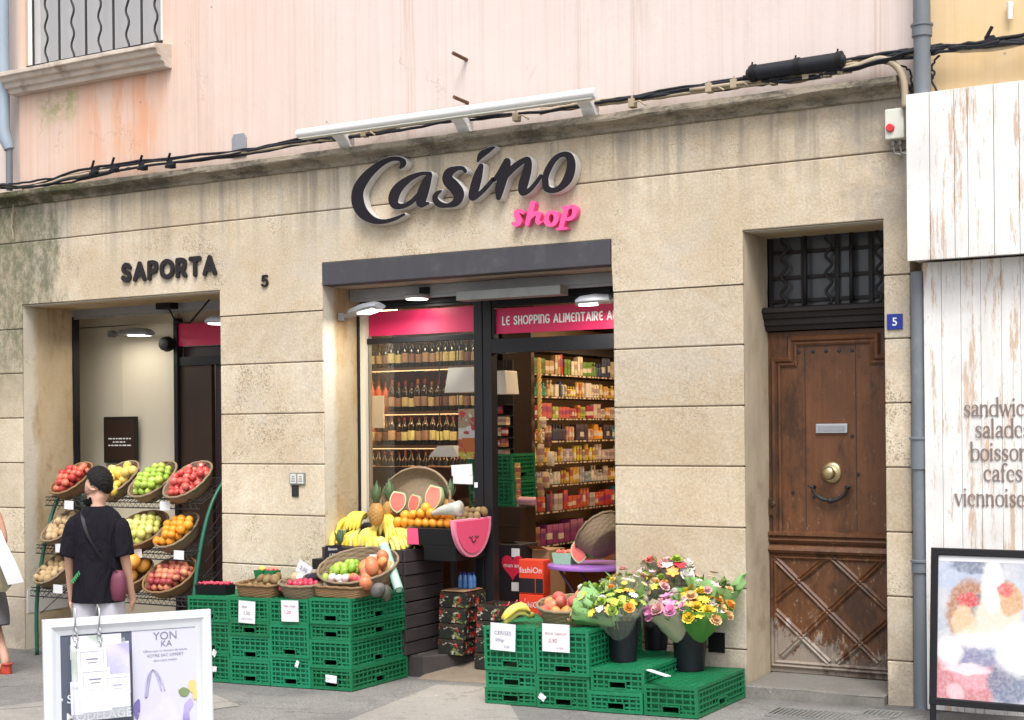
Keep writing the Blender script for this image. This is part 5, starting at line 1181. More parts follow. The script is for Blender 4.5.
# ------------------------------------------------------------------ melon display in front of the window
M['melonpink'] = pm('pink_painted_wood', (.74, .085, .19), .45, .08, 6, .05); M['melonrim'] = pm('light_pink_painted_rim', (.80, .26, .38), .45, .08, 6, .05)
md = thing('fruit_stand', 'fruit stand with a pink melon slice end panel before the window', 'stand', (-.7, .2, 0))
w = MB(); w.box(-.90, -.47, .0, .44, .735, .86); w.box(-.75, -.47, .0, .44, .62, .7345); w.build('body', M['black'], md, bevel=.003)
w = MB(); w.poly([(-.898, -.004, .738), (-.79, -.004, .738), (-.80, -.004, .86), (-.898, -.004, .86)]); w.build('pink_panel', M['melonpink'], md)
YC, ZT, RM = .20, .93, .275
half = [(YC + RM * math.cos(t), ZT + RM * 1.06 * math.sin(t)) for t in [math.pi + math.pi * k / 24 for k in range(25)]]
w = MB(); w.prism([half], lambda y, z, d: (-.465 + d, y, z), 0, .03); w.build('rim', M['melonrim'], md, bevel=.004)
half2 = [(YC - .012 + RM * .84 * math.cos(t), ZT - .012 + RM * .9 * math.sin(t)) for t in [math.pi + math.pi * k / 24 for k in range(25)]]
w = MB(); w.prism([half2], lambda y, z, d: (-.434 + d, y, z), 0, .008); fl_ = w.build('flesh_panel', M['melonpink'], md)
w = MB()
for yy in (.15, .235): w.tube([(-.424, yy + .022 * math.cos(t), .80 - .012 * math.sin(t)) for t in [math.pi * k / 6 for k in range(7)]], .004, 5)
w.tube([(-.424, .19 + .03 * math.cos(t), .775 + .02 * math.sin(t)) for t in [math.pi + math.pi * k / 8 for k in range(9)]], .004, 5); w.build('drawn_smile', M['iron'], fl_)
w = MB(); w.bar((-.74, .40, .62), (-.74, .42, -.1), .035, .04); w.build('leg', M['darkwood'], md)
M['oranges_g'] = FM['orange']
for i in range(2):
    for k in range(9 - i * 2): fruit('orange', Vector((-1.06 + .066 * k + .033 * i, .11 + .055 * i, .895 + .05 * i * (1 if i < 2 else 1))), 'orange heaped on the stand with the pink melon panel', 'oranges on the melon stand', .95)
for k, (px, py, Y) in enumerate([(421, 513, .10), (426, 508, .12), (431, 513, .1), (413, 514, .1), (437, 514, .1)]): fruit('orange', at(px, py, Y), 'orange heaped on the stand with the pink melon panel', 'oranges on the melon stand', .95)
for k in range(18): fruit('kiwi', Vector((-.74 + .052 * (k % 6) + .02 * (k // 6), .22 + .075 * (k // 6), .905 + .035 * (k // 6))), 'brown kiwi at the right end of the melon stand', 'kiwis on the melon stand', .95)
M['mflesh'] = fruit_mat('melon_flesh', (.72, .10, .08), (.78, .2, .14), .35); M['mrind'] = pm('melon_rind', (.42, .5, .28), .4, .3, 20)
def wedge(p, s, rz, lab):
    t = thing('melon_wedge', lab, 'melon', p, 'cut melon wedges'); T4 = Matrix.Translation(p) @ Matrix.Rotation(rz, 4, 'Z') @ Matrix.Rotation(R_(-14), 4, 'X')
    H, Wd = .185 * s, .072 * s
    def lens(k, o=0): return [(side * (Wd * k) * math.sin(math.pi * (.12 + .88 * u)) ** .62 * (1 if u < 1 else 0) + 0, H * ((1 - u) if False else (1 - u) * k + (1 - k) * .5) + o) for side, us in ((-1, [i / 12 for i in range(13)]), (1, [i / 12 for i in range(11, 0, -1)])) for u in us]
    L0 = [(x, z) for x, z in lens(1.0)]; L1 = lens(.86)
    w = MB(); w.prism([L1], lambda x, z, d: T4 @ Vector((x, d, z)), -.003, .004); w.build('flesh', M['mflesh'], t)
    w = MB(); rings = []
    for d, k in ((0, 1.0), (.025 * s, 1.0), (.055 * s, .8), (.075 * s, .45)): rings.append([T4 @ Vector((x * k, d, H * .45 + (z - H * .45) * k)) for x, z in L0])
    w.loft(rings); w.build('rind', M['mrind'], t, smooth='auto')
wedge(at(397, 513, .22), .95, R_(18), 'red cut melon wedge on the stand, leftmost'); wedge(at(412, 514, .22), .85, R_(-12), 'red cut melon wedge on the stand, the smaller one in the middle'); wedge(at(431, 511, .25), 1.12, R_(-6), 'red cut melon wedge on the stand, the biggest, at the right')
T4 = bed(at(420, 503, .40) + Vector((0, 0, .0)), R_(78)); basket('large round grey wicker basket standing upright behind the melon wedges', T4, .325, .27, .07, 1.35, 2, 'wickergrey', 'wicker baskets on the stand')
k_m = MT('clear_bag', .15); k_m.color((.75, .78, .72)); k_m.b.inputs['Transmission Weight'].default_value = .5; M['bag'] = k_m.m
w = MB(); a, b = at(432, 514, .08), at(460, 508, .06); w.tube([Vector(p) for p in catmull([tuple(a), tuple(a + (b - a) * .4 + Vector((0, 0, .01))), tuple(b)], 6)], [.016 + .0035 * k for k in range(13)], 12)
tag(w.build('paper_bag', M['bag'], smooth=True), 'translucent white bag lying on the oranges of the melon stand', 'bag')
# ------------------------------------------------------------------ strawberry boxes, water, cartons in the doorway
M['straw'] = None
def straw_mat():
    k = MT('printed_fruit_carton', .5); x, y, z = k.xyz('Generated')
    n = k.noise(7, 2, .5); col = k.mix(k.math('GREATER_THAN', k.noise(18, 4, .65, (1, 1, 1.3)), .58), (.014, .014, .012), (.13, .16, .045))
    col = k.mix(k.math('GREATER_THAN', k.noise(12, 3, .6, (1.2, 1.2, 1)), .60), col, (.33, .022, .014)); col = k.mix(k.math('GREATER_THAN', k.noise(26, 3, .6, (1, 1, 1.6)), .62), col, (.42, .36, .30)); col = k.mix(k.math('MULTIPLY', k.math('GREATER_THAN', z, .80), .9), col, (.03, .022, .016)); k.color(col); return k.m
M['straw'] = straw_mat(); M['card'] = pm('brown_cardboard', (.34, .21, .11), .85, .12, 10, .1)
def carton(x0, x1, y0, y1, z0, h, lab, grp, mat='straw', lid='card'):
    t = thing('fruit_carton', lab, 'carton', ((x0 + x1) / 2, (y0 + y1) / 2, z0), grp)
    w = MB()
    for a in ((x0, x1, y0, y0 + .006), (x0, x1, y1 - .006, y1), (x0, x0 + .006, y0 + .0061, y1 - .0061), (x1 - .006, x1, y0 + .0061, y1 - .0061)): w.box(*a, z0, z0 + h - .002)
    w.box(x0 + .0061, x1 - .0061, y0 + .0061, y1 - .0061, z0, z0 + h * .55); w.build('sides', M[mat], t)
    w = MB()
    for k in range(3): w.tube([(x1 - .02 - rnd.random() * .05, y0 + .08 + .12 * k, z0 + h * .6), (x1 - .02, y0 + .08 + .12 * k, z0 + h + .02)], .006, 5)
    for k in range(10): w.lathe([(0, -.02), (.018, -.006), (.014, .01), (0, .018)], 7, (rnd.uniform(x0 + .03, x1 - .03), rnd.uniform(y0 + .03, y1 - .03), z0 + h * .6))
    bo_ = w.build('berries', FM['radish'], t, smooth=True); bo_['kind'] = 'stuff'; return t
SG = 'printed strawberry cartons by the door'
for i in range(4): carton(-.72, -.50 + .008 * i, .14 + .01 * i, .43 + .01 * (i % 2), -.099 + .118 * i, .115, f'printed strawberry carton on the plinth, {["lowest","second from bottom","third from bottom","topmost"][i]} of the left pile', SG)
for i in range(4): carton(-.41, -.19 + .012 * i, .16 + .015 * i, .46, -.19 + .12 * i, .117, f'printed strawberry carton, {["lowest","second from bottom","third from bottom","topmost"][i]} of the right pile at the door post', SG)
w = MB(); w.box(-.70, -.49, .16, .42, .377, .382); w.T = Matrix.Identity(4); tag(w.build('cardboard_sheet', M['card']), 'brown cardboard sheet lying on the strawberry cartons', 'cardboard')
k_m = MT('water_bottle', .1); k_m.color((.12, .28, .62)); k_m.b.inputs['Transmission Weight'].default_value = .35; M['water'] = k_m.m
c0 = Vector((-.57, .30, .383))
for k in range(6):
    t = thing('water_bottle', 'small blue water bottle in the pack on the strawberry cartons', 'bottle', c0 + Vector((-.045 + .045 * (k % 3), .03 * (k // 3) * 1.6, 0)), 'blue water bottles'); m = MB()
    m.lathe([(0, 0), (.019, .002), (.02, .03), (.018, .045), (.02, .06), (.019, .085), (.009, .105), (.009, .112), (0, .112)], 10, t.location); m.build('body', M['water'], t, smooth=True)
    m = MB(); m.lathe([(.010, .108), (.010, .124), (0, .124)], 8, t.location); m.build('cap', M['blue_enamel'], t)
# ------------------------------------------------------------------ inside the shop
def goods_mat():
    k = MT('printed_packaging', .45); oi = nd(k.t, 'ShaderNodeObjectInfo'); x, y, z = k.xyz('Generated')
    n = k.noise(5, 2, .5); r = k.objrnd()
    band = k.math('MULTIPLY', k.math('GREATER_THAN', z, k.math('ADD', .2, k.math('MULTIPLY', r, .25))), k.math('LESS_THAN', z, k.math('ADD', .5, k.math('MULTIPLY', r, .35))))
    col = k.mix(k.math('MULTIPLY', band, .85), oi.outputs['Color'], k.mix(k.math('GREATER_THAN', r, .4), (.62, .56, .46), k.hsv(oi.outputs['Color'], .42, 1, .6)))
    spots = k.math('GREATER_THAN', k.noise(42, 2, .5, (1, 1, 1.8)), .58)
    col = k.mix(k.math('MULTIPLY', spots, k.math('MULTIPLY', band, .7)), col, (.08, .05, .05)); k.color(col); return k.m
M['goods'] = goods_mat()
def gmesh(kind):
    m = MB()
    if kind == 'box': m.box(-.5, .5, -.5, .5, 0, 1)
    elif kind == 'bottle': m.lathe([(0, 0), (.46, .01), (.5, .05), (.5, .55), (.42, .68), (.18, .76), (.16, .84), (.24, .86), (.24, 1), (0, 1)], 12)
    elif kind == 'jar': m.lathe([(0, 0), (.47, .01), (.5, .06), (.5, .74), (.42, .8), (.46, .81), (.46, 1), (0, 1)], 14)
    elif kind == 'bag':
        rows = []
        for i in range(9):
            s = i / 8; t = .5 * math.sin(math.pi * (.12 + .86 * s)) ** .6
            rows.append([(.5 * math.cos(a) * (1 if abs(s - .5) < .5 else .9), t * .7 * math.sin(a), s) for a in [6.283185 * j / 14 for j in range(14)]])
        m.loft(rows)
    elif kind == 'tube': m.lathe([(0, 0), (.4, 0), (.4, .16), (.5, .18), (.46, .9), (0, 1)], 12, sy=.6)
    return m
_g = {}
NAME = {'box': 'packet', 'bottle': 'pump_bottle', 'jar': 'jar', 'bag': 'bag_of_food', 'tube': 'tube_bottle'}
def goods(kind, p, w, d, h, col, lab, grp, rz=0, cat=None):
    if kind in _g: o = _g[kind].copy(); COL.objects.link(o)
    else: o = gmesh(kind).build(NAME[kind], M['goods'], local=True, smooth='auto' if kind != 'box' else False); _g[kind] = o
    o.location = p; o.scale = (w, d, h); o.rotation_euler = (0, 0, rz); o.color = (*col, 1); return tag(o, lab, cat or {'box': 'packet', 'bottle': 'bottle', 'jar': 'jar', 'bag': 'bag', 'tube': 'bottle'}[kind], grp)
# wine wall
ws = thing('wine_shelf', 'dark shelf unit of wine bottles behind the shop window', 'shelf', (-2.6, 2.7, -.2))
M['winebottle'] = pm('dark_bottle_glass', (.012, .012, .008), .12, .3, 5, 0); M['rose'] = pm('rose_wine_glass', (.42, .10, .05), .12, .3, 5, 0); M['label'] = pm('cream_wine_label', (.46, .35, .21), .7, .5, 40, 0, orand=1.3)
M['foil'] = pm('bottle_foil', (.12, .022, .018), .4, .3, 5, 0, metal=.2, orand=.9); M['shelfwood'] = wood_mat('shelf_wood', (.10, .055, .028), .5, .3, (2, 30, 30))
LV = [2.215, 1.785, 1.452, 1.115]
w = MB()
for z in LV: w.box(-3.38, -1.86, 2.62, 2.96, z - .028, z)
w.build('shelf_board', M['shelfwood'], ws)
w = MB(); w.box(-3.38, -1.86, 2.97, 3.0, -.12, 2.7); w.build('back_panel', pm('warm_back_panel', (.20, .12, .06), .7, .2, 4, 0), ws)
w = MB(); w.box(-1.858, -1.83, 2.6, 3.0, -.12, 2.7); w.build('side_panel', M['brown'], ws)
w = MB(); w.box(-3.38, -1.86, 2.5, 2.619, -.12, 1.245); w.build('cabinet', M['maroon'], ws)
for z in LV[:3]:
    w = MB(); w.box(-3.36, -1.87, 2.625, 2.64, z - .036, z - .0285); w.build('light_strip', emis('shelf_light', (1, .62, .3), 1.0), ws)
    area('shelf_strip_light', (-2.6, 2.66, z - .04), 1.45, .02, 3.4, (1, .52, .22), (R_(-25), 0, 0))
area('shelf_strip_light', (-2.6, 2.62, 2.62), 1.45, .02, 2.5, (1, .66, .36), (R_(-25), 0, 0))
protos = {}
def wine(kind, p, lab, grp):
    if kind not in protos:
        t = thing('wine_bottle', lab, 'bottle', (0, 0, 0)); m = MB(); m.lathe([(0, 0), (.036, .002), (.038, .01), (.038, .185), (.032, .205), (.0145, .235), (.0135, .27)], 12); m.build('glass', M['rose' if kind == 'rose' else 'winebottle'], t, smooth=True)
        m = MB(); m.lathe([(.0388, .05), (.0388, .14)], 12); m.build('label', M['label'], t, smooth=True)
        m = MB(); m.lathe([(.0145, .255), (.0145, .305), (0, .305)], 10); m.build('foil', M['foil'], t, smooth='auto'); protos[kind] = t; o = t
    else: o = copy_tree(protos[kind])
    o.location = p; k = rnd.uniform(.92, 1.04); o.scale = (k, k, k); o.rotation_euler = (0, 0, rnd.uniform(-.5, .5)); tag(o, lab, None, grp); o['label'] = lab; return o
rown = ['top', 'second', 'third', 'lowest']
for r, z in enumerate(LV):
    x = -3.30; k = 0
    while x < -1.92:
        kind = 'rose' if (r == 1 and x < -2.92) or (r == 2 and x < -3.1) else 'dark'
        wine(kind, (x, 2.71 + rnd.uniform(-.01, .015), z + .001), f'{"pink rose" if kind == "rose" else "dark"} wine bottle with pale label on the {rown[r]} wine shelf', 'bottles on the wine shelf')
        x += rnd.uniform(.077, .083)
# things hanging or stuck at the window
def board(name, lab, cat, px0, px1, py0, py1, Y, mat, th=.01, rz=0):
    a = at(px0, py0, Y); b = at(px1, py1, Y); m = MB(); m.box(a.x, b.x, Y, Y + th, min(a.z, b.z), max(a.z, b.z)); return tag(m.build(name, M[mat], bevel=.002), lab, cat)
M['shade'] = pm('white_lamp_shade', (.8, .77, .68), .7, .05, 5, 0)
def shade(lab, px0, px1, py0, py1, Y, slant):
    a = at(px0, py0, Y); b = at(px1, py1, Y); t = thing('ceiling_lampshade', lab, 'lamp shade', ((a.x + b.x) / 2, Y, max(a.z, b.z)), 'white hanging shades')
    m = MB(); z0, z1 = min(a.z, b.z), max(a.z, b.z)
    m.loft([[(a.x + s0, Y, z), (b.x + s1, Y - .02, z), (b.x + s1, Y + .18, z), (a.x + s0, Y + .2, z)] for z, s0, s1 in ((z0, 0, 0), (z1, slant, -slant * .6))]); m.build('shade', M['shade'], t, bevel=.004)
    m = MB()
    for x in (a.x + .06, b.x - .06): m.tube([(x, Y + .08, z1), (x + .01, Y + .08, 2.735)], .004, 5)
    m.build('cord', M['iron'], t); return t
shade('white slanted shade hanging inside the window, the upper one', 444, 476, 368, 392, .75, .04); shade('white slanted shade hanging inside the window above the counter', 428, 460, 446, 457, .72, .09); shade('white shade hanging just inside the doorway on the left', 492, 508, 371, 394, .9, .03)
board('shelf_notice', 'pale blank card on the wine shelf at the left edge of the window', 'card', 369, 384, 396, 428, 2.55, 'shade')
def poster_mat():
    k = MT('printed_window_posters', .5); x, y, z = k.xyz('Generated')
    col = k.mix(k.math('GREATER_THAN', z, .42), (.62, .16, .03), (.7, .68, .62)); col = k.mix(k.math('GREATER_THAN', z, .62), col, (.45, .32, .2)); col = k.mix(k.math('LESS_THAN', z, .14), col, (.6, .5, .05))
    col = k.mix(k.math('GREATER_THAN', k.noise(14, 2, .5), .56), col, (.55, .05, .04)); col = k.mix(k.math('GREATER_THAN', k.noise(22, 2, .5), .63), col, (.8, .75, .68)); k.color(col); return k.m
M['posters'] = poster_mat(); board('window_poster', 'colourful printed posters at the right edge of the window', 'poster', 458, 476, 409, 459, .515, 'posters', .003)
sheet('white sheet taped on the window by the door post, upper', at(462, 470, .484), .19, .085, [], .06, name='notice_sheet', group='sheets taped on the shop window'); sheet('white sheet taped on the window by the door post, lower', at(463, 479.5, .484), .18, .07, [], -.02, name='notice_sheet', group='sheets taped on the shop window')
a = at(476, 485, .455); scrapm = MB(); scrapm.T = Matrix.Translation(a); scrapm.grid([[(x, 0.002 * math.sin(x * 90), z) for x in (-.014, 0, .014)] for z in (-.02, 0, .02)]); tag(scrapm.build('paper_scrap', M['paper']), 'torn white paper scrap stuck on the dark door post', 'scrap')
# grocery wall running into the shop
XG, Y0, Y1 = -1.135, 2.45, 4.75
gs = thing('grocery_shelf', 'tall dark grocery shelf running back into the shop on the right', 'shelf', (XG - .15, 3.5, -.12))
GZ = [2.115, 1.905, 1.70, 1.49, 1.285, 1.075, .83, .52, .26]
w = MB()
for z in GZ: w.box(XG - .3, XG - .02, Y0, Y1, z - .02, z)
w.build('shelf_board', M['rail'], gs)
w = MB(); w.box(XG - .34, XG - .31, Y0, Y1, -.12, 2.6); w.build('back_panel', pm('pale_back_panel', (.3, .2, .12), .7, .2, 4, 0), gs)
w = MB(); w.box(XG - .3, XG - .02, Y0, Y1, 2.32, 2.42); w.build('top_board', M['rail'], gs)
M['tick'] = pm('price_tick', (.6, .45, .33), .7, .2, 5, 0)
kk = MT('price_rail', .6); kk.color(kk.mix(kk.math('GREATER_THAN', kk.noise(1.0, 1, .3, (.01, 17, .01)), .5), (.05, .03, .02), (.5, .38, .27))); M['rail2'] = kk.m
for z in GZ: w = MB(); w.box(XG - .0195, XG - .015, Y0, Y1, z - .017, z - .003); w.build('price_rail', M['rail2'], gs)
for z in GZ[:8]: area('grocery_strip_light', (XG + .08, 3.5, z + .17), .02, 2.1, .45, (1, .62, .32), (0, R_(65), 0))
PAL = [[(.5, .42, .3), (.02, .03, .08), (.1, .2, .03), (.03, .03, .05), (.45, .03, .03), (.4, .25, .12)], [(.5, .3, .03), (.55, .42, .2), (.6, .5, .4), (.03, .05, .15), (.6, .55, .5), (.5, .35, .05), (.06, .3, .2), (.55, .3, .08)], [(.6, .5, .42), (.55, .4, .35), (.3, .02, .04), (.5, .1, .08), (.55, .22, .03), (.55, .45, .3), (.5, .3, .02), (.1, .12, .3), (.35, .4, .08)],
       [(.6, .24, .06), (.65, .28, .02), (.03, .035, .08), (.5, .42, .36), (.03, .25, .22), (.05, .03, .06), (.6, .5, .42), (.6, .3, .2)], [(.4, .35, .28), (.5, .4, .4), (.42, .35, .42), (.6, .5, .12), (.35, .42, .08), (.6, .4, .04), (.62, .5, .06)], [(.3, .36, .42), (.5, .45, .5), (.45, .4, .45), (.5, .45, .4), (.5, .3, .05), (.5, .5, .45)],
       [(.5, .08, .03), (.55, .12, .04), (.03, .03, .08), (.03, .12, .3), (.05, .25, .28), (.5, .04, .03), (.1, .08, .12), (.45, .38, .36)], [(.25, .12, .05), (.22, .03, .14), (.22, .03, .16), (.2, .25, .05), (.4, .3, .1)], [(.5, .4, .36), (.35, .35, .05), (.3, .36, .06), (.62, .2, .03), (.62, .22, .03), (.5, .3, .32)]]
KD = [['box', 'jar', 'bottle'], ['bottle', 'tube', 'box', 'tube', 'bottle'], ['box', 'box', 'bag', 'tube'], ['bottle', 'bottle', 'box', 'tube'], ['tube', 'bag', 'jar', 'box'], ['jar', 'bag', 'box', 'bottle'], ['box', 'box', 'jar', 'bag'], ['box'], ['box', 'box']]
rn = ['top', 'second', 'third', 'fourth', 'fifth', 'sixth', 'seventh', 'eighth', 'bottom']
kn_ = {'box': 'packet', 'bottle': 'pump bottle', 'jar': 'jar', 'bag': 'bag of food', 'tube': 'tube bottle'}
for r, z in enumerate(GZ):
    y = Y0 + .05; hmax = [.2, .16, .165, .165, .165, .165, .2, .24, .22][r]
    while y < 4.45:
        run = rnd.choice([1, 2, 2, 3]); kd = rnd.choice(KD[r]); c = rnd.choice(PAL[r]); c = tuple(min(.6, v * .85 + .01) for v in c)
        wd = rnd.uniform(.045, .065) if kd != 'box' else rnd.uniform(.05, .095); wd *= 1.5 if r >= 7 else 1; h = hmax * rnd.uniform(.58, .98)
        for _ in range(run):
            if y > 4.45: break
            goods(kd, (XG - .04 - wd * .5, y + wd / 2, z + .001), wd * .9, wd * .94, h, c, f'{kn_[kd]} standing on the {rn[r]} shelf of the grocery wall', 'goods on the grocery shelf'); y += wd + .004
        y += rnd.uniform(0, .02)
# braid and packets hanging at the shelf end
t = thing('hanging_braid', 'yellow plaited braid with hanging packets at the end of the grocery shelf', 'braid', at(538, 365, 2.34))
w = MB()
for ph in (0, 2.09, 4.19): w.tube([at(539 + .02 * k, 358 + 1.9 * k, 2.33) + Vector((.012 * math.sin(k * .8 + ph), .012 * math.cos(k * .8 + ph), 0)) for k in range(58)], .011, 5)
w.build('braid', pm('straw_braid', (.55, .38, .13), .8, .3, 20, .2), t, smooth=True)
for i, (px, py, c, s) in enumerate([(543, 428, (.6, .5, .35), .1), (548, 447, (.16, .07, .04), .13), (541, 462, (.55, .4, .28), .16), (551, 466, (.62, .5, .36), .13), (541, 497, (.5, .36, .2), .17), (546, 488, (.6, .42, .25), .14)]):
    goods('bag', at(px, py, 2.2), .07, .06, s, c, ['pale packet hanging highest on the braid', 'dark brown bundle hanging on the braid', 'cream packet with a red tip hanging on the braid', 'cream packet hanging right of the braid', 'lowest pale packet hanging on the braid', 'tan packet hanging low beside the braid'][i], 'packets hanging by the braid')
# left of the column: stacked crates, cartons and a counter
pA = at(493, 505, 1.5); pB = at(511, 460, 1.5)
for k in range(2):
    o = crate(pA.x - .25, 1.5, pA.z + .225 * k - .01, .44, .4, .22, ['green plastic crate stacked inside the doorway, lower one', 'green plastic crate stacked inside the doorway, upper one'][k], 'green crates inside the shop'); o.rotation_euler = (0, 0, 0)
pC = at(533, 545, 1.45); pD = at(533, 507, 1.45)
cn_ = MB(); cn_.box(pA.x - .25, pC.x - .12, 1.46, 1.72, -.12, pA.z - .012); cn_.box(pA.x - .25, pC.x - .118, 1.452, 1.459, pA.z - .18, pA.z - .165); tag(cn_.build('counter', M['brown'], bevel=.004), 'dark brown wooden counter inside the doorway', 'counter')
for k in range(9):
    q = at(499 + 5 * (k % 2), 458 - 11 * (k // 2), 1.6); goods(['jar', 'box', 'bag'][k % 3], q, .08, .07, .08, [(.5, .2, .08), (.55, .42, .25), (.4, .05, .05)][k % 3], f'small {["jar","packet","bag of food"][k % 3]} on the narrow rack left of the doorway', 'goods on the narrow rack')
rkk = MB(); a = at(494, 470, 1.66)
for k in range(6): q = at(494, 459 - 11 * k, 1.62); rkk.box(q.x - .12, q.x + .16, 1.55, 1.72, q.z - .012, q.z - .003)
rkk.box(a.x - .12, a.x + .16, 1.721, 1.74, a.z - .1, 2.2); tag(rkk.build('narrow_rack', M['rail']), 'narrow dark rack of small goods left of the doorway', 'rack')
for k in range(4): q = at(515, 512 - 12 * k, 1.6); goods('jar', q, .10, .10, .11, (.5, .3, .12), 'round jar in the column of jars on the doorway counter', 'jars on the counter')
goods('bag', at(525, 505, 1.6), .22, .12, .07, (.6, .3, .32), 'pink and white packet lying on the doorway counter', 'goods on the counter')
# cartons in front of the counter
M['cartonblack'] = pm('black_carton', (.015, .012, .016), .5, .2, 8, 0); M['cartonred'] = pm('orange_red_carton', (.72, .055, .02), .55, .06, 8, 0); M['heart'] = pm('red_heart_print', (.6, .02, .06), .5, .1, 8, 0)
def pbox(lab, x0, x1, y, dpt, z0, z1, mat, name='printed_carton', grp=None):
    t = thing(name, lab, 'carton', ((x0 + x1) / 2, y, z0), grp); m = MB(); m.box(x0, x1, y, y + dpt, z0, z1); m.build('box', M[mat], t, bevel=.004); return t
YB = 1.0
a, b = at(506, 592, YB), at(520, 545, YB); t = pbox('black carton printed with a red heart, by the doorway counter', a.x - .1, b.x, YB, .3, a.z - .1, b.z, 'cartonblack')
hc = at(513, 566, YB); hl = [(.115 * .062 * 16 * math.sin(q) ** 3 / 1.0 * .9, .062 * .115 * (13 * math.cos(q) - 5 * math.cos(2 * q) - 2 * math.cos(3 * q) - math.cos(4 * q))) for q in [6.283185 * k / 40 for k in range(40)]]
m = MB(); m.prism([hl], lambda x, z, d: (hc.x + x, YB - .003 - d, hc.z + z), 0, .003); m.build('printed_heart', M['heart'], t)
m = MB(); m.text('mon ami', lambda u, v, d: (hc.x + u, YB - .0075, hc.z - .01 + v), .048, 'CENTER', .006); m.build('lettering', M['paper'], t)
for py in (560 - 6, 588): m = MB(); q = at(516.5, py, YB); m.box(q.x - .045, q.x + .03, YB - .003, YB, q.z - .025, q.z + .045); m.build('white_label', M['paper'], t)
a, b = at(519, 600, .85), at(543, 549, .85); z_ = [at(519, y, .85).z for y in (607, 590, 582, 564)]
zt = at(530, 560, .85).z; zm = at(530, 574, .85).z; zb = at(530, 594, .85).z
for k, (z0, z1) in enumerate(((zb + .0, zt), (zb - (zt - zb) - .004, zb - .004))):
    z0 = max(z0, -.16); t = pbox(['orange red carton reading fashiOn, the upper one', 'orange red carton reading fashiOn, the lower one half hidden'][k], a.x, b.x, .85, .12, z0, z1, 'cartonred', grp='orange red cartons')
    h = z1 - z0; m = MB(); m.box(a.x + .002, b.x - .002, .846, .849, z0 + h * .04, z0 + h * .46); m.build('dark_window', M['cartonblack'], t); m = MB(); m.box(a.x + (b.x - a.x) * .68, a.x + (b.x - a.x) * .7, .843, .8455, z0 + h * .04, z0 + h * .46); m.build('divider', M['cartonred'], t)
    m = MB(); m.text('fashiOn', lambda u, v, d: ((a.x + b.x) / 2 + u, .846, z0 + h * .62 + v), .066, 'CENTER', .003); m.build('lettering', M['paper'], t)
for k, (x0, x1, y, dz, lb_) in enumerate(((-.78, -.56, 1.15, .0, 'plain brown carton behind the red ones, left'), (-.55, -.33, 1.2, .04, 'plain brown carton behind the red ones, right'))):
    t = thing('cardboard_box', lb_, 'carton', ((x0 + x1) / 2, y, -.12), 'plain brown cartons'); m = MB(); top = zt + .09 - dz; m.box(x0, x1, y, y + .28, -.12, top); m.build('box', M['card'], t, bevel=.003); m = MB(); m.poly([(x0, y, top + .001), (x0 + .04, y - .09, top + .04), (x1 - .03, y - .09, top + .035), (x1, y, top + .001)]); m.build('flap', M['card'], t)
# purple table
M['purple'] = pm('purple_table_paint', (.30, .13, .46), .4, .08, 6, .03); M['purpled'] = pm('dark_purple_legs', (.06, .02, .07), .45, .2, 10, .03)
YT = .95; tc = at(594, 567, YT); R0 = .36; tc.z = at(548, 563, YT).z
tb_ = thing('round_table', 'small round purple folding table in the doorway', 'table', (tc.x, YT, -.12)); m = MB(); m.lathe([(0, -.01), (R0 - .02, -.01), (R0, -.018), (R0 + .004, -.004), (R0, .006), (R0 - .02, .01), (0, .01)], 40, (tc.x, YT, tc.z)); m.build('tabletop', M['purple'], tb_, smooth='auto')
for sx in (-1, 1):
    for sy in (-1, 1): m = MB(); m.tube([(tc.x - .24 * sx, YT + .14 * sy, tc.z - .015), (tc.x + .24 * sx, YT + .17 * sy, -.12)], .013, 8); m.build('leg', M['purpled'], tb_)
m = MB(); m.tube([(tc.x, YT - .16, (tc.z - .12) / 2 - .0), (tc.x, YT + .16, (tc.z - .12) / 2)], .009, 6); m.build('brace', M['purpled'], tb_)
q = at(565, 559, .85); gb = thing('fruit_box', 'pale green box of red fruit on the purple table', 'box', q); m = MB(); zz = tc.z + .011
M['palegreen'] = pm('pale_green_card', (.30, .5, .35), .6, .08, 8, 0)
m.loft([[(q.x + sx * k, .85 + sy * k, z) for sx, sy in ((-.085, -.06), (.085, -.06), (.085, .06), (-.085, .06))] for k, z in ((.85, zz), (1, zz + .085))]); m.build('tray', M['palegreen'], gb)
m = MB()
for k in range(16): m.lathe([(0, -.02), (.02, -.006), (.016, .01), (0, .02)], 7, (q.x + rnd.uniform(-.07, .07), .85 + rnd.uniform(-.045, .045), zz + .092))
m.build('fruit_pieces', FM['red_tomato'], gb, smooth=True)
q = at(579, 563, .78); wedge(Vector((q.x, .78, zz + .015)), .95, R_(20), 'red cut melon wedge on the purple table')
q = at(602, 548, .82); T4 = Matrix.Translation((q.x + .03, .86, zz + .16)) @ Matrix.Rotation(R_(-24), 4, 'Z') @ Matrix.Rotation(R_(-52), 4, 'Y'); basket('grey wicker basket tipped on its side on the purple table', T4, .21, .2, .14, 1.5, 2, 'wickergrey', 'wicker baskets in the doorway')
w = MB()
for k in range(22): leaf_blade(w, Matrix.Translation(at(588, 556, .82) + Vector((rnd.uniform(-.03, .05), 0, rnd.uniform(-.02, .06)))) @ Matrix.Rotation(k * 2.4, 4, 'Z') @ Matrix.Rotation(rnd.uniform(.3, 1.3), 4, 'X'), .09, .02, .5)
M['leaf'] = pm('leaf_green', (.07, .19, .035), .5, .4, 20, .1, irand=.35); tag(w.build('salad_leaves', M['leaf'], smooth=True), 'green leaves spilling from the tipped basket on the table', 'leaves')
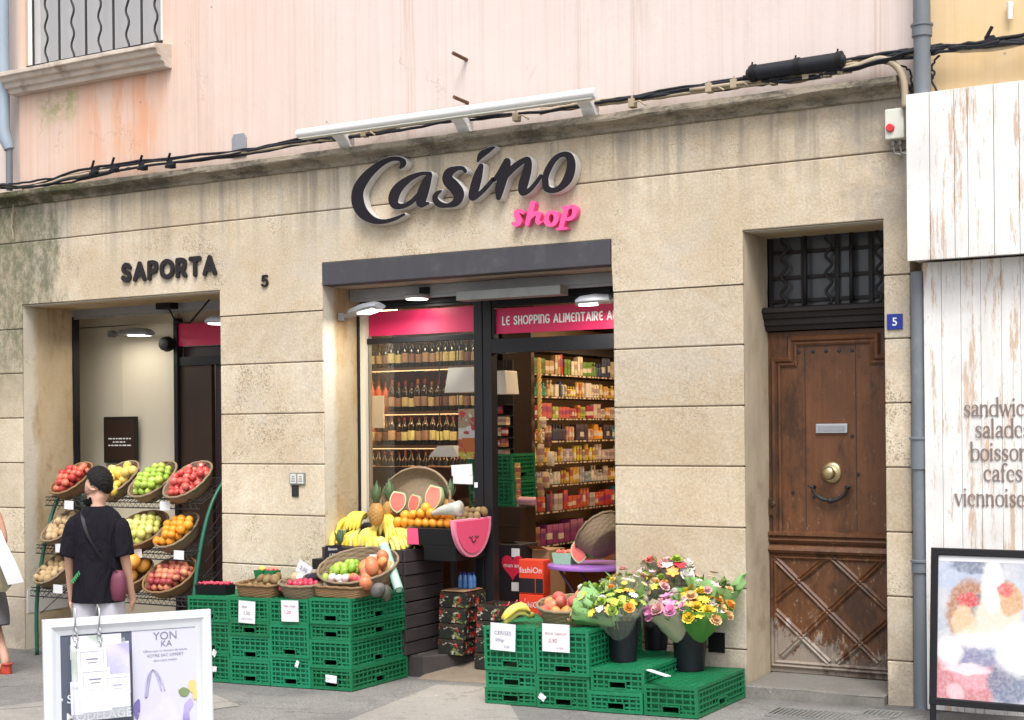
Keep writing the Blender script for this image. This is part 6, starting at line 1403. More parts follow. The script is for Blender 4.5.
# ------------------------------------------------------------------ flowers
M['bucket'] = pm('black_flower_bucket', (.009, .010, .014), .4, .2, 6, .05, spec=.35)
def bucket(p, r, h, lab):
    t = thing('flower_bucket', lab, 'bucket', p, 'black flower buckets'); m = MB(); m.lathe([(0, .004), (r * .78, .004), (r * .80, 0), (r, h - .02), (r + .006, h - .018), (r + .006, h), (r - .004, h), (r * .78, .02), (0, .02)], 28, p); m.build('pail', M['bucket'], t, smooth='auto')
    m = MB(); m.lathe([(0, h * .75), (r * .93, h * .75)], 20, p); m.build('water', M['darkglass'], t); return t
def petal_mat(c, v=.25): 
    k = MT('petal', .55); col = k.mix(k.island(), tuple(x * (1 - v) for x in c), tuple(min(.9, x * (1 + v)) for x in c)); k.color(col); k.b.inputs['Subsurface Weight'].default_value = .0; return k.m
PC = {'pink': petal_mat((.72, .27, .5)), 'palepink': petal_mat((.74, .42, .42)), 'purple': petal_mat((.2, .03, .16)), 'yellow': petal_mat((.75, .55, .05)), 'orange': petal_mat((.78, .35, .06)), 'peach': petal_mat((.78, .48, .24)), 'red': petal_mat((.6, .035, .05)), 'white': petal_mat((.78, .76, .7), .08), 'green': petal_mat((.33, .45, .07)), 'coral': petal_mat((.68, .2, .18))}
M['greens'] = pm('bouquet_foliage', (.11, .20, .045), .55, .4, 12, .1, irand=.5)
def wrapmat(n, c, tr):
    k = MT(n, .35); k.color(c); t = k.t; o = t.nodes['Material Output']; tp = nd(t, 'ShaderNodeBsdfTransparent'); tl = nd(t, 'ShaderNodeBsdfTranslucent'); tl.inputs[0].default_value = (*c, 1); a = nd(t, 'ShaderNodeMixShader'); a.inputs[0].default_value = .3
    b = nd(t, 'ShaderNodeMixShader'); b.inputs[0].default_value = tr; t.links.new(k.b.outputs[0], a.inputs[1]); t.links.new(tl.outputs[0], a.inputs[2]); t.links.new(a.outputs[0], b.inputs[1]); t.links.new(tp.outputs[0], b.inputs[2]); t.links.new(b.outputs[0], o.inputs[0]); return k.m
M['wrapgreen'] = wrapmat('green_wrap_paper', (.34, .62, .24), .0); M['wrapgreen2'] = wrapmat('leaf_green_wrap_paper', (.16, .42, .09), .0); M['wrapclear'] = wrapmat('clear_wrap_film', (.92, .94, .86), .84); M['wrapcream'] = wrapmat('cream_wrap_paper', (.78, .72, .52), .15)
def bloom(m, c, r, nrm, kind):
    n = Vector(nrm).normalized(); a = n.orthogonal().normalized(); b = n.cross(a); c = Vector(c)
    if kind == 'rose':
        for ring, (k, rr, up) in enumerate(((7, 1.0, .15), (6, .72, .5), (5, .42, .8))):
            for j in range(k):
                t = 6.283 * j / k + ring * .5; d = a * math.cos(t) + b * math.sin(t); s = n.cross(d)
                o = c + d * r * rr * .35 + n * r * up * .2; tip = c + d * r * rr + n * r * (up * .9 + .1) + d * rnd.uniform(-.1, .1) * r
                m.grid([[o - s * r * .28, o, o + s * r * .28], [(o + tip) / 2 - s * r * .42 + n * r * .12, (o + tip) / 2 - n * r * .05, (o + tip) / 2 + s * r * .42 + n * r * .12], [tip - s * r * .3, tip + n * r * .06, tip + s * r * .3]])
    else:
        k = 11 if kind == 'daisy' else 6
        for j in range(k):
            t = 6.283 * j / k + rnd.uniform(-.1, .1); d = a * math.cos(t) + b * math.sin(t); s = n.cross(d); w = .2 if kind == 'daisy' else .34
            m.grid([[c - s * r * .06, c + s * r * .06], [c + d * r * .55 - s * r * w + n * r * .18, c + d * r * .55 + s * r * w + n * r * .18], [c + d * r - s * r * w * .4 + n * r * (.05 if kind == 'daisy' else .3), c + d * r + s * r * w * .4 + n * r * (.05 if kind == 'daisy' else .3)]])
def bouquet(base, axis, L, R, cols, wrap, lab, nf=16, fr=.034, point=None, grp='bouquets of flowers', rim=.25, open_=1.0, fol=60):
    base = Vector(base); ax = Vector(axis).normalized(); R *= 1.18; L *= 1.04; sx = ax.cross(Vector((0, 1, 0))).normalized(); sy = sx.cross(ax)
    t = thing('bouquet', lab, 'bouquet', base, grp)
    P = lambda r, th, h: base + ax * h + sx * r * math.cos(th) + sy * r * math.sin(th)
    rows = []; n = 40
    for i in range(9):
        s = i / 8; row = []
        for j in range(n + 1):
            th = 6.283185 * (j % n) / n; hh = L * s * (.86 + rim * (.16 * math.sin(th * 3 + 1) + .10 * math.sin(th * 7)) * s)
            if point is not None: hh += L * s * s * .32 * max(0, math.cos(th - point)) ** 3
            r = R * (.10 + .9 * s ** .85) * open_ * (1 + .05 * math.sin(th * 11) * s); row.append(P(r * (1 + .12 * rnd.uniform(-1, 1) * s * s), th, hh + rnd.uniform(-.012, .02) * s ** 4) + Vector((rnd.uniform(-.006, .006), rnd.uniform(-.006, .006), rnd.uniform(-.006, .006))) * s)
        rows.append(row)
    m = MB(); m.grid(rows); m.build('wrap', M[wrap], t, smooth=True)
    m = MB()
    for k in range(fol):
        r = R * .85 * math.sqrt(rnd.random()); th = rnd.uniform(0, 6.283); p = P(r * .9, th, L * rnd.uniform(.6, .86)); d = (ax + (p - base - ax * L * .8) * (1.6 / max(R, .01)) * .6).normalized()
        leaf_blade(m, Matrix.Translation(p) @ d.to_track_quat('Z', 'Y').to_matrix().to_4x4() @ Matrix.Rotation(rnd.uniform(0, 6), 4, 'Z'), rnd.uniform(.03, .065) * R / .12, rnd.uniform(.007, .014) * R / .12, rnd.uniform(-.5, .9), 3)
    m.build('foliage', M['greens'], t, smooth=True)
    m = MB()
    for k in range(9): th = rnd.uniform(0, 6.283); m.tube([P(R * .08, th, L * .02), P(R * .3, th, L * .6), P(R * .55, th, L * .85)], .003, 5)
    m.build('stems', M['stemg'], t)
    by = {}
    nf = int(nf * 1.8); fr = fr * 1.02; fol = int(fol * 1.5)
    for k in range(nf):
        r = R * .98 * math.sqrt((k + .5) / nf); th = k * 2.4; c = cols[k % len(cols)] if isinstance(cols[0], str) else cols[k % len(cols)]
        p = P(r, th, L * (.98 - .2 * (r / R) ** 2) + rnd.uniform(-.035, .03)); d = ax + (p - base - ax * L * .8) * (.9 / R)
        f = MB(); bloom(f, p, fr * rnd.uniform(.8, 1.2), d, rnd.choice(['rose', 'rose', 'lily', 'daisy'])); f.build('flower', PC[c], t, smooth=True, fixn=False)
    return t
z1 = ZR[2]; z0_ = ZR[3]
b1 = atz(624, 661, z1); bucket(Vector((b1.x, b1.y, z1 + .004)), .105, .27, 'black flower bucket in the middle of the low crates')
b2 = atz(650, 652, z1); bucket(Vector((b2.x, b2.y + .12, z1 + .006)), .10, .27, 'black flower bucket at the back between two others')
b3 = atz(690, 670, z0_); bucket(Vector((b3.x, b3.y, z0_ + .004)), .118, .275, 'black flower bucket on the right end crate')
f1 = Vector((b1.x, b1.y, z1)); f2 = Vector((b2.x, b2.y + .12, z1)); f3 = Vector((b3.x, b3.y, z0_))
bouquet(f1 + Vector((.0, -.03, .12)), (-.02, -.30, 1), .34, .17, ['green', 'yellow', 'green', 'orange', 'green', 'white'], 'wrapclear', 'clear wrapped bouquet of green and yellow flowers in the middle bucket', 20, .034, fol=90)
bouquet(f1 + Vector((.0, .06, .2)), (-.1, .2, 1), .36, .15, ['peach', 'green', 'palepink', 'yellow', 'coral'], 'wrapclear', 'clear wrapped bouquet of peach flowers at the back of the middle bucket', 18, .028, fol=70)
bouquet(f2 + Vector((-.01, -.05, .14)), (.02, -.25, 1), .38, .14, ['green', 'palepink', 'yellow', 'green', 'peach', 'orange'], 'wrapclear', 'clear wrapped bouquet with a low yellow flower in the back bucket', 18, .03, fol=70)
bouquet(f2 + Vector((.0, .05, .25)), (.05, .1, 1), .37, .15, ['coral', 'palepink', 'palepink', 'coral', 'white'], 'wrapclear', 'clear wrapped bouquet of coral and red flowers in the back bucket', 18, .034, fol=50)
bouquet(f2 + Vector((.10, .0, .26)), (.22, -.05, 1), .36, .11, ['white', 'red', 'green', 'orange', 'white', 'palepink'], 'wrapclear', 'tall bouquet of red lilies leaning right in the back bucket', 10, .05, fol=40)
bouquet(f3 + Vector((-.03, -.04, .16)), (-.18, -.28, 1), .33, .15, ['pink', 'pink', 'palepink', 'pink', 'purple', 'pink', 'white'], 'wrapcream', 'cream wrapped bouquet of pink flowers in the right bucket', 20, .042, fol=60)
bouquet(f3 + Vector((.05, -.01, .17)), (.25, -.22, 1), .35, .17, ['yellow', 'yellow', 'orange', 'peach', 'white', 'peach', 'yellow'], 'wrapgreen2', 'green wrapped bouquet of yellow and peach flowers in the right bucket', 22, .038, fol=60)
bouquet(f3 + Vector((.06, .06, .2)), (.22, .12, 1), .42, .15, ['peach', 'green', 'white', 'palepink'], 'wrapgreen', 'pale green pointed wrap of peach flowers at the back of the right bucket', 9, .03, point=2.2, fol=50, rim=.1)
c0 = Vector((.93, -.60, ZR[1] + .03)); bouquet(c0 + Vector((.235, .0, -.005)), (-.86, -.10, .40), .33, .125, ['yellow', 'white', 'green', 'peach', 'white'], 'wrapgreen', 'big pale green wrapped bouquet lying on the crates above the price sheet', 14, .034, point=1.2, fol=60)
m = MB()
for k in range(7): q = f2 + Vector((.08, .02, .5)); e = Vector((rnd.uniform(-.14, .2), rnd.uniform(-.1, .1), rnd.uniform(.14, .26))); m.tube([q, q + e * .6, q + e], [.004, .003, .001], 5)
tag(m.build('grass_stems', M['greens']), 'thin dark stems sticking up behind the red lilies', 'stems')
# fruit on the right crates
q = atz(520, 617, ZR[0] + .05); hand(Matrix.Translation((q.x + .06, q.y + .02, ZR[0] + .035)) @ Matrix.Rotation(R_(-62), 4, 'Z') @ Matrix.Rotation(R_(-6), 4, 'X'), 9, 'single yellow banana hand lying on the crate left of the peaches', .19, 1.3)
b4 = bed(Vector((.775, -.58, ZR[1] + .012)), R_(12), R_(10)); basket('round grey wicker basket of peaches on the right crates', b4, .20, .18, .13, 1.35, 2, 'wickergrey', 'wicker baskets on the right crates')
heap('peach', b4 @ Matrix.Translation((-.02, 0, .06)), .16, .15, 17, 'FRUIT in the round basket on the right crates', 'fruit on the right crates', .5, 1.05, mixk=['peach', 'peach', 'nectarine', 'mango'])

# ------------------------------------------------------------------ people
M['skin'] = pm('skin', (.56, .32, .23), .5, .06, 8, .05, sss=.15); M['hair'] = pm('black_hair', (.006, .005, .005), .6, .5, 90, .9, spec=.25); pass
kt = MT('black_tshirt', .95, 0, .12); kt.color(kt.mix(kt.noise(5, 5, .6), (.007, .0065, .010), (.016, .0145, .02))); kt.bump(kt.noise(1.0, 3, .5, (9, 9, 3.2), 1.5), .9, .05); M['tee'] = kt.m; M['trouser'] = pm('pale_lilac_trousers', (.50, .49, .55), .85, .08, 14, .25)
M['burgundy'] = pm('burgundy_bag', (.13, .025, .05), .6, .2, 14, .15); M['greenprint'] = pm('green_print', (.06, .35, .12), .7, .1, 10, 0); M['skirt'] = pm('grey_skirt', (.10, .10, .11), .9, .2, 16, .25); M['sandal'] = pm('red_sandal', (.42, .05, .025), .5, .15, 14, .1); M['shoe'] = pm('dark_shoe', (.03, .03, .035), .6, .2, 14, .1)
def skin_body(name, V, E, Rr, mat, parent, sub=2):
    me = bpy.data.meshes.new(name); me.from_pydata([Vector(v) - origin(parent) for v in V], E, []); o = bpy.data.objects.new(name, me); COL.objects.link(o); a = o.modifiers.new('skin', 'SKIN'); a.use_smooth_shade = True
    for i, r in enumerate(Rr): s = me.skin_vertices[0].data[i]; s.radius = (r, r) if not isinstance(r, tuple) else r
    me.skin_vertices[0].data[0].use_root = True
    b = o.modifiers.new('sub', 'SUBSURF'); b.levels = sub; b.render_levels = sub
    bpy.context.view_layer.update(); m2 = bpy.data.meshes.new_from_object(o.evaluated_get(bpy.context.evaluated_depsgraph_get())); o.modifiers.clear(); o.data = m2; m2.materials.clear(); m2.materials.append(mat)
    m2.polygons.foreach_set('use_smooth', [True] * len(m2.polygons)); o.parent = parent; return o
def ell(c, rx, ry, rz, nrm=None, k=20, p=2.0, lean=(0, 0)):
    out = []
    for j in range(k):
        a = 6.283185 * j / k; co, si = math.cos(a), math.sin(a); q = (abs(co) ** p + abs(si) ** p) ** (-1 / p); out.append(Vector(c) + Vector((rx * co * q * math.cos(rz) - ry * si * q * math.sin(rz), rx * co * q * math.sin(rz) + ry * si * q * math.cos(rz), 0)))
    return out
# the man seen from behind: local frame, +X to his right side in the picture, +Y away from the camera (his front), z up from the ground
mp = at(98.5, 560, -2.1); MX, MY, MZ = mp.x, -2.1, gz(mp.x)
FACE = R_(14)          # his back is turned to the street, body slightly to the left
HH = 1.675
man = thing('person', 'man from behind in a black t-shirt and pale trousers with a burgundy shoulder bag', 'person', (MX, MY, MZ))
Rm = Matrix.Translation((MX, MY, MZ)) @ Matrix.Rotation(FACE + R_(14), 4, 'Z') @ Matrix.Diagonal((.95, 1.012, 1.012, 1))
P = lambda x, y, z: Rm @ Vector((x, y, z))
V, E, Rr = [], [], []
def jv(p, r, par=None):
    V.append(P(*p)); Rr.append(r); i = len(V) - 1
    if par is not None: E.append((par, i))
    return i
pel = jv((0, 0, .90), (.115, .09)); w1 = jv((0, -.0, 1.04), (.11, .085), pel); ch = jv((0, -.0, 1.22), (.12, .09), w1); nk = jv((0, -.005, 1.36), (.054, .05), ch); n2 = jv((-.008, .005, 1.40), .044, nk)
for sx in (-1, 1):
    h_ = jv((sx * .08, 0, .84), .075, pel); kn_j = jv((sx * .095, .02, .47), .058, h_); an = jv((sx * .10, -.03, .09), .042, kn_j); hl_ = jv((sx * .10, -.02, .045), .04, an); jv((sx * .12, .15, .03), .033, hl_)
    sh = jv((sx * .135, -.01, 1.295), .04, ch); el = jv((sx * .195, -.035, 1.07), .038, sh); wr = jv((sx * .215, .045 if sx < 0 else .03, .835), .026, el)
    pm_ = jv((sx * .218, .065 if sx < 0 else .055, .775), (.034, .018), wr)
    for f in range(4):
        oy = (f - 1.5) * .019; a = jv((sx * .218, .07 + oy * 1.0, .735 - abs(f - 1.4) * .004), .0095, pm_); b = jv((sx * .21, .076 + oy, .70 + (.008 if f == 3 else 0)), .0085, a); jv((sx * .202, .076 + oy, .672 + (.012 if f == 3 else 0)), .007, b)
    a = jv((sx * .2, .095, .785), .011, pm_); b = jv((sx * .19, .112, .75), .0095, a); jv((sx * .188, .116, .725), .008, b)
# head turned to the left
HT = R_(76)
hc = Vector((-.012, .03, 1.502)); fwd = Vector((-math.sin(HT), math.cos(HT), -.05)).normalized(); rgt = Vector((math.cos(HT), math.sin(HT), 0)); up = Vector((0, 0, 1))
def hp(f, r, u): q = hc + fwd * f + rgt * r + up * u; return (q.x, q.y, q.z)
h0 = jv(hp(-.015, 0, -.055), (.062, .066), n2); h1 = jv(hp(-.01, 0, .0), (.076, .09), h0); h2 = jv(hp(-.008, 0, .055), (.074, .086), h1); h3 = jv(hp(-.012, 0, .095), (.05, .06), h2)
jw = jv(hp(.052, 0, -.065), (.038, .03), h0); jv(hp(.07, 0, -.088), (.024, .02), jw)
nz = jv(hp(.078, 0, -.005), .02, h1); jv(hp(.103, 0, -.022), .011, nz)
for s_ in (-1, 1): e0 = jv(hp(-.008, s_ * .066, -.012), .016, h1); jv(hp(-.02, s_ * .082, -.006), (.02, .008), e0)
body = skin_body('body', V, E, Rr, M['skin'], man)
def loftp(name, rings, mat, parent, cap=False, sub=1, th=.004):
    m = MB(); m.loft([[P(*p) for p in r] for r in rings], cap=cap); o = m.build(name, mat, parent, smooth=True)
    if th: s = o.modifiers.new('thick', 'SOLIDIFY'); s.thickness = th; s.offset = 1
    s = o.modifiers.new('sub', 'SUBSURF'); s.levels = sub; s.render_levels = sub; return o
def ring(cx, cy, z, rx, ry, k=28, p=2.3, wob=0, tilt=0):
    out = []
    for j in range(k):
        a = 6.283185 * j / k; c, s = math.cos(a), math.sin(a); q = (abs(c) ** p + abs(s) ** p) ** (-1 / p); w = 1 + wob * (math.sin(a * 5 + z * 20) + .6 * math.sin(a * 9 - z * 33)); out.append((cx + rx * c * q * w, cy + ry * s * q * w, z + tilt * c))
    return out
tee = loftp('tshirt', [ring(0, 0, .755, .178, .145, wob=.035), ring(0, 0, .80, .176, .143, wob=.03), ring(0, -.0, .91, .170, .135, wob=.03), ring(0, 0, 1.03, .165, .128, wob=.025), ring(0, -.005, 1.15, .168, .125, wob=.015), ring(0, -.01, 1.25, .172, .118, p=2.5, wob=.008), ring(0, -.01, 1.315, .166, .098, p=2.4), ring(0, -.008, 1.36, .12, .080, p=2.2), ring(0, -.003, 1.385, .072, .066, p=2)], M['tee'], man)
for sx in (-1, 1):
    def srow(c, d, r):
        d = Vector(d).normalized(); a = d.orthogonal().normalized(); b = d.cross(a); return [tuple(Vector(c) + a * r * math.cos(6.283185 * j / 16) + b * r * math.sin(6.283185 * j / 16)) for j in range(16)]
    dd = (sx * .07, -.02, -.27)
    loftp('sleeve', [srow((sx * .10, -.01, 1.318), (sx, -.02, -.35), .058), srow((sx * .145, -.014, 1.295), (sx * .6, -.03, -.8), .068), srow((sx * .172, -.022, 1.21), dd, .066), srow((sx * .186, -.03, 1.13), dd, .067), srow((sx * .195, -.034, 1.05), dd, .068)], M['tee'], tee)
pt_ = []
for sx in (-1, 1):
    loftp('trouser_leg', [ring(sx * .07, 0, .88, .082, .112), ring(sx * .084, 0, .80, .086, .114, wob=.015), ring(sx * .094, .01, .62, .088, .098, wob=.02), ring(sx * .097, .012, .45, .075, .082, wob=.025), ring(sx * .10, -.01, .25, .068, .074, wob=.03), ring(sx * .10, -.02, .07, .066, .078, wob=.03)], M['trouser'], man)
    m = MB(); m.loft([[P(*q) for q in ring(sx * .11, .05, z, rx, ry, 18)] for z, rx, ry in ((.0, .046, .135), (.03, .05, .14), (.06, .045, .125), (.085, .03, .07))]); m.build('shoe', M['shoe'], man, smooth=True)
# hair and beard as shells over the skull
def shell(name, fn_r, mat, keep, n=26, k=32, c=(-.012, 0, .03), rr=(.103, .086, .112)):
    m = MB(); rows = []
    for i in range(n + 1):
        t = math.pi * i / n; row = []
        for j in range(k + 1):
            a = 6.283185 * j / k; f, r_, u = math.cos(a) * math.sin(t), math.sin(a) * math.sin(t), math.cos(t); g_ = fn_r(f, r_, u); row.append((f, r_, u, P(*hp(c[0] + f * rr[0] * g_, c[1] + r_ * rr[1] * g_, c[2] + u * rr[2] * g_))))
        rows.append(row)
    for a, b in zip(rows, rows[1:]):
        for j in range(k):
            q = [a[j], a[j + 1], b[j + 1], b[j]]
            if all(keep(*x[:3]) for x in q): m.poly([x[3] for x in q])
    return m.build(name, mat, man, smooth=True)
hair = shell('hair', lambda f, r_, u: 1.0 + .035 * math.sin(f * 31 + u * 13) * math.sin(r_ * 27 + u * 9) + rnd.uniform(-.012, .012) + .08 * max(0, u) * max(0, f + .4), M['hair'], lambda f, r_, u: u > .80 * f - .12 + .04 * math.sin(r_ * 40) or (.02 < f < .22 and abs(r_) > .6 and u > -.7), n=36, k=44)
beard = shell('beard', lambda f, r_, u: 1.0 + .02 * math.sin(r_ * 30), M['hair'], lambda f, r_, u: f > -.22 and u < -.12 - .1 * f and not (f > .72 and u > -.35), c=(.016, 0, -.046), rr=(.108, .086, .088))
m = MB()
for s_ in (-1, 1): m.lathe([(0, -.006), (.012, 0), (0, .006)], 8, P(*hp(.078, s_ * .032, .018)))
m.build('eyes', M['black'], man, smooth=True)
# bag, strap and the small print
bagm = thing('shoulder_bag', 'small burgundy shoulder bag hanging at the man in black', 'bag', P(.16, -.1, .82))
m = MB(); m.loft([[P(*q) for q in ring(.175, -.10, z, rx, ry, 22, 2.6, .03)] for z, rx, ry in ((.77, .03, .03), (.785, .046, .04), (.85, .056, .048), (.92, .052, .042), (.955, .038, .028), (.97, .02, .012))]); m.build('pouch', M['burgundy'], bagm, smooth=True)
m = MB(); sp__ = [(-.085, -.05, 1.365), (-.07, -.105, 1.31), (-.02, -.145, 1.2), (.06, -.155, 1.08), (.13, -.145, 1.0), (.17, -.12, .96)]
cp = catmull(sp__, 8); m.grid([[P(*(q + np.array([-.014, -.004, .006]))), P(*(q + np.array([.014, -.006, -.006])))] for q in cp]); s_o = m.build('strap', M['black'], bagm, smooth=True)
m = MB(); 
for k in range(5): m.tube([P(-.150 + .012 * k, -.128 - .004 * k, .885 + .014 * k), P(-.135 + .012 * k, -.131 - .004 * k, .92 + .012 * k), P(-.13 + .012 * k, -.134 - .004 * k, .89 + .014 * k)], .004, 5)
m.build('green_print', M['greenprint'], tee)
# the woman leaving the picture on the left
wx, wy = -4.40, -1.02; wz = gz(wx)
wo2 = thing('person', 'woman in a grey skirt and red sandals walking out at the left edge', 'person', (wx, wy, wz))
Rm2 = Matrix.Translation((wx - .05, wy, wz)) @ Matrix.Rotation(R_(80), 4, 'Z')
P = lambda x, y, z: Rm2 @ Vector((x, y, z))
V, E, Rr = [], [], []
pel = jv((0, 0, .92), (.13, .10)); w1 = jv((0, 0, 1.06), (.11, .085), pel); ch = jv((0, .01, 1.24), (.125, .095), w1); nk = jv((0, .01, 1.38), (.06, .055), ch); n2 = jv((0, .015, 1.44), .047, nk)
hc = Vector((0, .035, 1.55)); HT = 0; fwd = Vector((0, 1, 0)); rgt = Vector((1, 0, 0))
h0 = jv(hp(-.015, 0, -.055), (.058, .062), n2); h1 = jv(hp(-.01, 0, .0), (.072, .085), h0); h2 = jv(hp(-.008, 0, .055), (.07, .082), h1); jw = jv(hp(.05, 0, -.065), (.032, .026), h0); nz = jv(hp(.074, 0, -.005), .017, h1); jv(hp(.096, 0, -.02), .01, nz)
for sx in (-1, 1):
    fy = .22 if sx < 0 else -.24
    h_ = jv((sx * .085, 0, .84), .085, pel); kn_j = jv((sx * .085, fy * .35 + .03, .48), .056, h_); an = jv((sx * .08, fy - (.03 if sx > 0 else 0), .12 if sx > 0 else .09), .036, kn_j); hl_ = jv((sx * .08, fy - .03, .075 if sx > 0 else .04), .034, an); jv((sx * .085, fy + .12, .025), .028, hl_)
    sh = jv((sx * .16, .0, 1.33), .05, ch); el = jv((sx * .21, -.03 - .02 * sx, 1.08), .037, sh); wr = jv((sx * .22, .08, .90), .025, el); pm_ = jv((sx * .22, .1, .84), (.03, .017), wr)
    for f in range(4): a = jv((sx * .22, .1 + (f - 1.5) * .018, .79), .009, pm_); jv((sx * .212, .105 + (f - 1.5) * .018, .75), .008, a)
    a = jv((sx * .205, .135, .83), .011, pm_); jv((sx * .2, .145, .79), .009, a)
skin_body('body', V, E, Rr, M['skin'], wo2)
man_ = man; man = wo2
loftp('blouse', [ring(0, 0, .90, .16, .125), ring(0, 0, 1.05, .145, .11, wob=.02), ring(0, .005, 1.22, .17, .12), ring(0, .005, 1.32, .165, .10), ring(0, .01, 1.375, .10, .08), ring(0, .01, 1.40, .065, .06)], M['halo'], wo2)
loftp('skirt', [ring(0, 0, .99, .145, .115), ring(0, 0, .9, .165, .135, wob=.02), ring(0, -.01, .72, .185, .19, wob=.03), ring(0, -.02, .52, .2, .26, wob=.035), ring(0, -.02, .40, .205, .30, wob=.04)], M['skirt'], wo2)
hair = shell('hair', lambda f, r_, u: 1.04, M['hair'], lambda f, r_, u: u > .35 or f < .1, c=(-.012, 0, .03), rr=(.096, .080, .10))
for sx in (-1, 1):
    fy = .22 if sx < 0 else -.24
    m = MB(); m.loft([[P(*q) for q in ring(sx * .085, fy + .04, z, rx, .135, 16)] for z, rx in ((.0, .04), (.022, .045))]); rt = m.build('sandal', M['sandal'], wo2, smooth='auto')
    m = MB(); m.loft([[P(sx * .085 + .05 * math.cos(a), fy + .10 + dy, .01 + .06 * math.sin(a)) for a in [math.pi * k / 8 for k in range(9)]] for dy in (-.04, .035)], cap=False); m.build('strap', M['sandal'], rt, smooth=True); m = MB(); m.tube([P(sx * .085 + .042 * math.cos(a), fy - .05 + .045 * math.sin(a) - .0, .09) for a in [math.pi + math.pi * k / 8 for k in range(9)]], .008, 6); m.build('strap', M['sandal'], rt, smooth=True); m = MB(); m.loft([[P(sx * .085 + .045 * math.cos(a), fy - .06 + .03 * math.cos(a * 2), z) for a in [math.pi * k / 8 for k in range(9)]] for z in (.02, .085)], cap=False); m.build('strap', M['sandal'], rt, smooth=True)
M['bagwhite'] = pm('white_carrier_bag', (.72, .72, .72), .6, .05, 8, .2); M['bagolive'] = pm('olive_patterned_bag', (.16, .14, .09), .7, .4, 25, .2, dirt=((.3, .26, .12), .8))
wb = thing('carrier_bag', 'white bag hanging from the shoulder of the woman at the left edge', 'bag', (wx, wy, wz + .8))
q0, q1, q2 = at(2, 536, -1.22), at(12, 580, -1.22), at(24, 578, -1.22)
m = MB(); m.loft([[at(px0, py0, Y) , at(px1, py1, Y), at(px1, py1, Y + .09), at(px0, py0, Y + .09)] for px0, py0, px1, py1, Y in ((-8, 528, 1, 530, -1.2), (-6, 545, 7, 545, -1.23), (0, 565, 16, 562, -1.24), (8, 585, 24, 582, -1.22))]); m.build('body', M['bagwhite'], wb, smooth='auto')
m = MB(); m.tube([at(-5, 529, -1.2), at(-9, 505, -1.18), at(-14, 490, -1.15)], .01, 6); m.build('handle', M['bagwhite'], wb)
ob = MB(); ob.loft([[at(-8, y0, -1.15), at(x1, y0, -1.15), at(x1, y0, -1.05), at(-8, y0, -1.05)] for x1, y0 in ((3, 545), (8, 562), (12, 585), (6, 592))]); tag(ob.build('handbag', M['bagolive'], smooth='auto'), 'olive patterned handbag under the white bag at the left edge', 'bag')

# ------------------------------------------------------------------ white poster stand in the foreground
M['posterdark'] = pm('grey_blue_poster', (.085, .10, .14), .3, .1, 5, 0); M['posterlight'] = pm('pale_lilac_poster', (.56, .56, .66), .3, .04, 2, 0); M['alu'] = pm('white_aluminium_frame', (.60, .62, .655), .3, .03, 8, .02)
A = on(42, 620, 2, .85); Bq = on(210, 609, 2, .85); ux = (Bq - A); WS = ux.length; ux.normalize(); nx_ = Vector((ux.y, -ux.x, 0)); HS = .85 - gz(.9) - .003
lean = Vector((0, 0, 1)) * math.cos(R_(4)) - nx_ * math.sin(R_(4)); lean.normalize()
SP = lambda u, v, d=0: A + ux * u - lean * v + (nx_) * d
sb = thing('poster_stand', 'white framed pavement poster stand with a grey and lilac beauty poster', 'stand', (A + Bq) / 2 - Vector((0, 0, HS)))
m = MB()
FW = .105
prof_f = [(0, -.012), (0, .012), (.008, .020), (.03, .022), (.045, .012), (.052, .010), (.068, .006), (.068, -.012)]
pth = [(0, 0), (WS, 0), (WS, HS - .06), (0, HS - .06)]
mould(m, [(u, v) for u, v in pth], [(o, h) for o, h in prof_f], lambda u, v, h: SP(u, v, h), True); m.build('frame', M['alu'], sb, smooth='auto')
m = MB(); m.loft([[SP(u, v, d) for u, v in ((.064, .064), (WS * .515, .064), (WS * .515, HS - .13), (.064, HS - .13))] for d in (-.008, .002)]); m.build('poster', M['posterdark'], sb)
m = MB(); m.loft([[SP(u, v, d) for u, v in ((WS * .517, .064), (WS - .064, .064), (WS - .064, HS - .13), (WS * .517, HS - .13))] for d in (-.008, .0025)]); pr = m.build('poster', M['posterlight'], sb)
def spx(px, py, d=0):   # a pixel on the stand's face, as (u, v)
    r = Vector(ray(px, py)); c = Vector(CAM); nn = ux.cross(lean).normalized(); t = (A + nx_ * d - c).dot(nn) / r.dot(nn); q = c + r * t - A; return q.dot(ux), -q.dot(lean)
def stxt(parent, txt, px, py, size, mat, al='CENTER', bold=0, d=.0045, tilt=0):
    u, v = spx(px, py); m = MB(); m.text(txt, lambda x, y, _: SP(u + x, v - y, d), size, al, bold); return m.build('lettering', M[mat], parent)
stxt(sb, 'MODELAGE DU', 66, 722, .050, 'paper', 'LEFT', .01); stxt(sb, '• SOURCE', 59, 704, .048, 'paper', 'LEFT', .01); stxt(sb, 'MODE', 129.5, 655, .085, 'paper', 'RIGHT', .012)
stxt(pr, 'YON', 165, 639, .046, 'ink'); stxt(pr, 'KA', 166, 646, .036, 'ink'); stxt(pr, 'Offrez-vous un moment de beaute', 165, 651, .013, 'ink'); stxt(pr, 'VOTRE SAC OFFERT', 165, 656, .017, 'ink'); stxt(pr, 'dans votre institut', 165, 660.5, .013, 'ink')
def smooth_mat(n, c, c2):
    k = MT(n, .4); k.color(k.mix(k.ramp(k.noise(9, 3, .5), .35, .65), c, c2)); return k.m
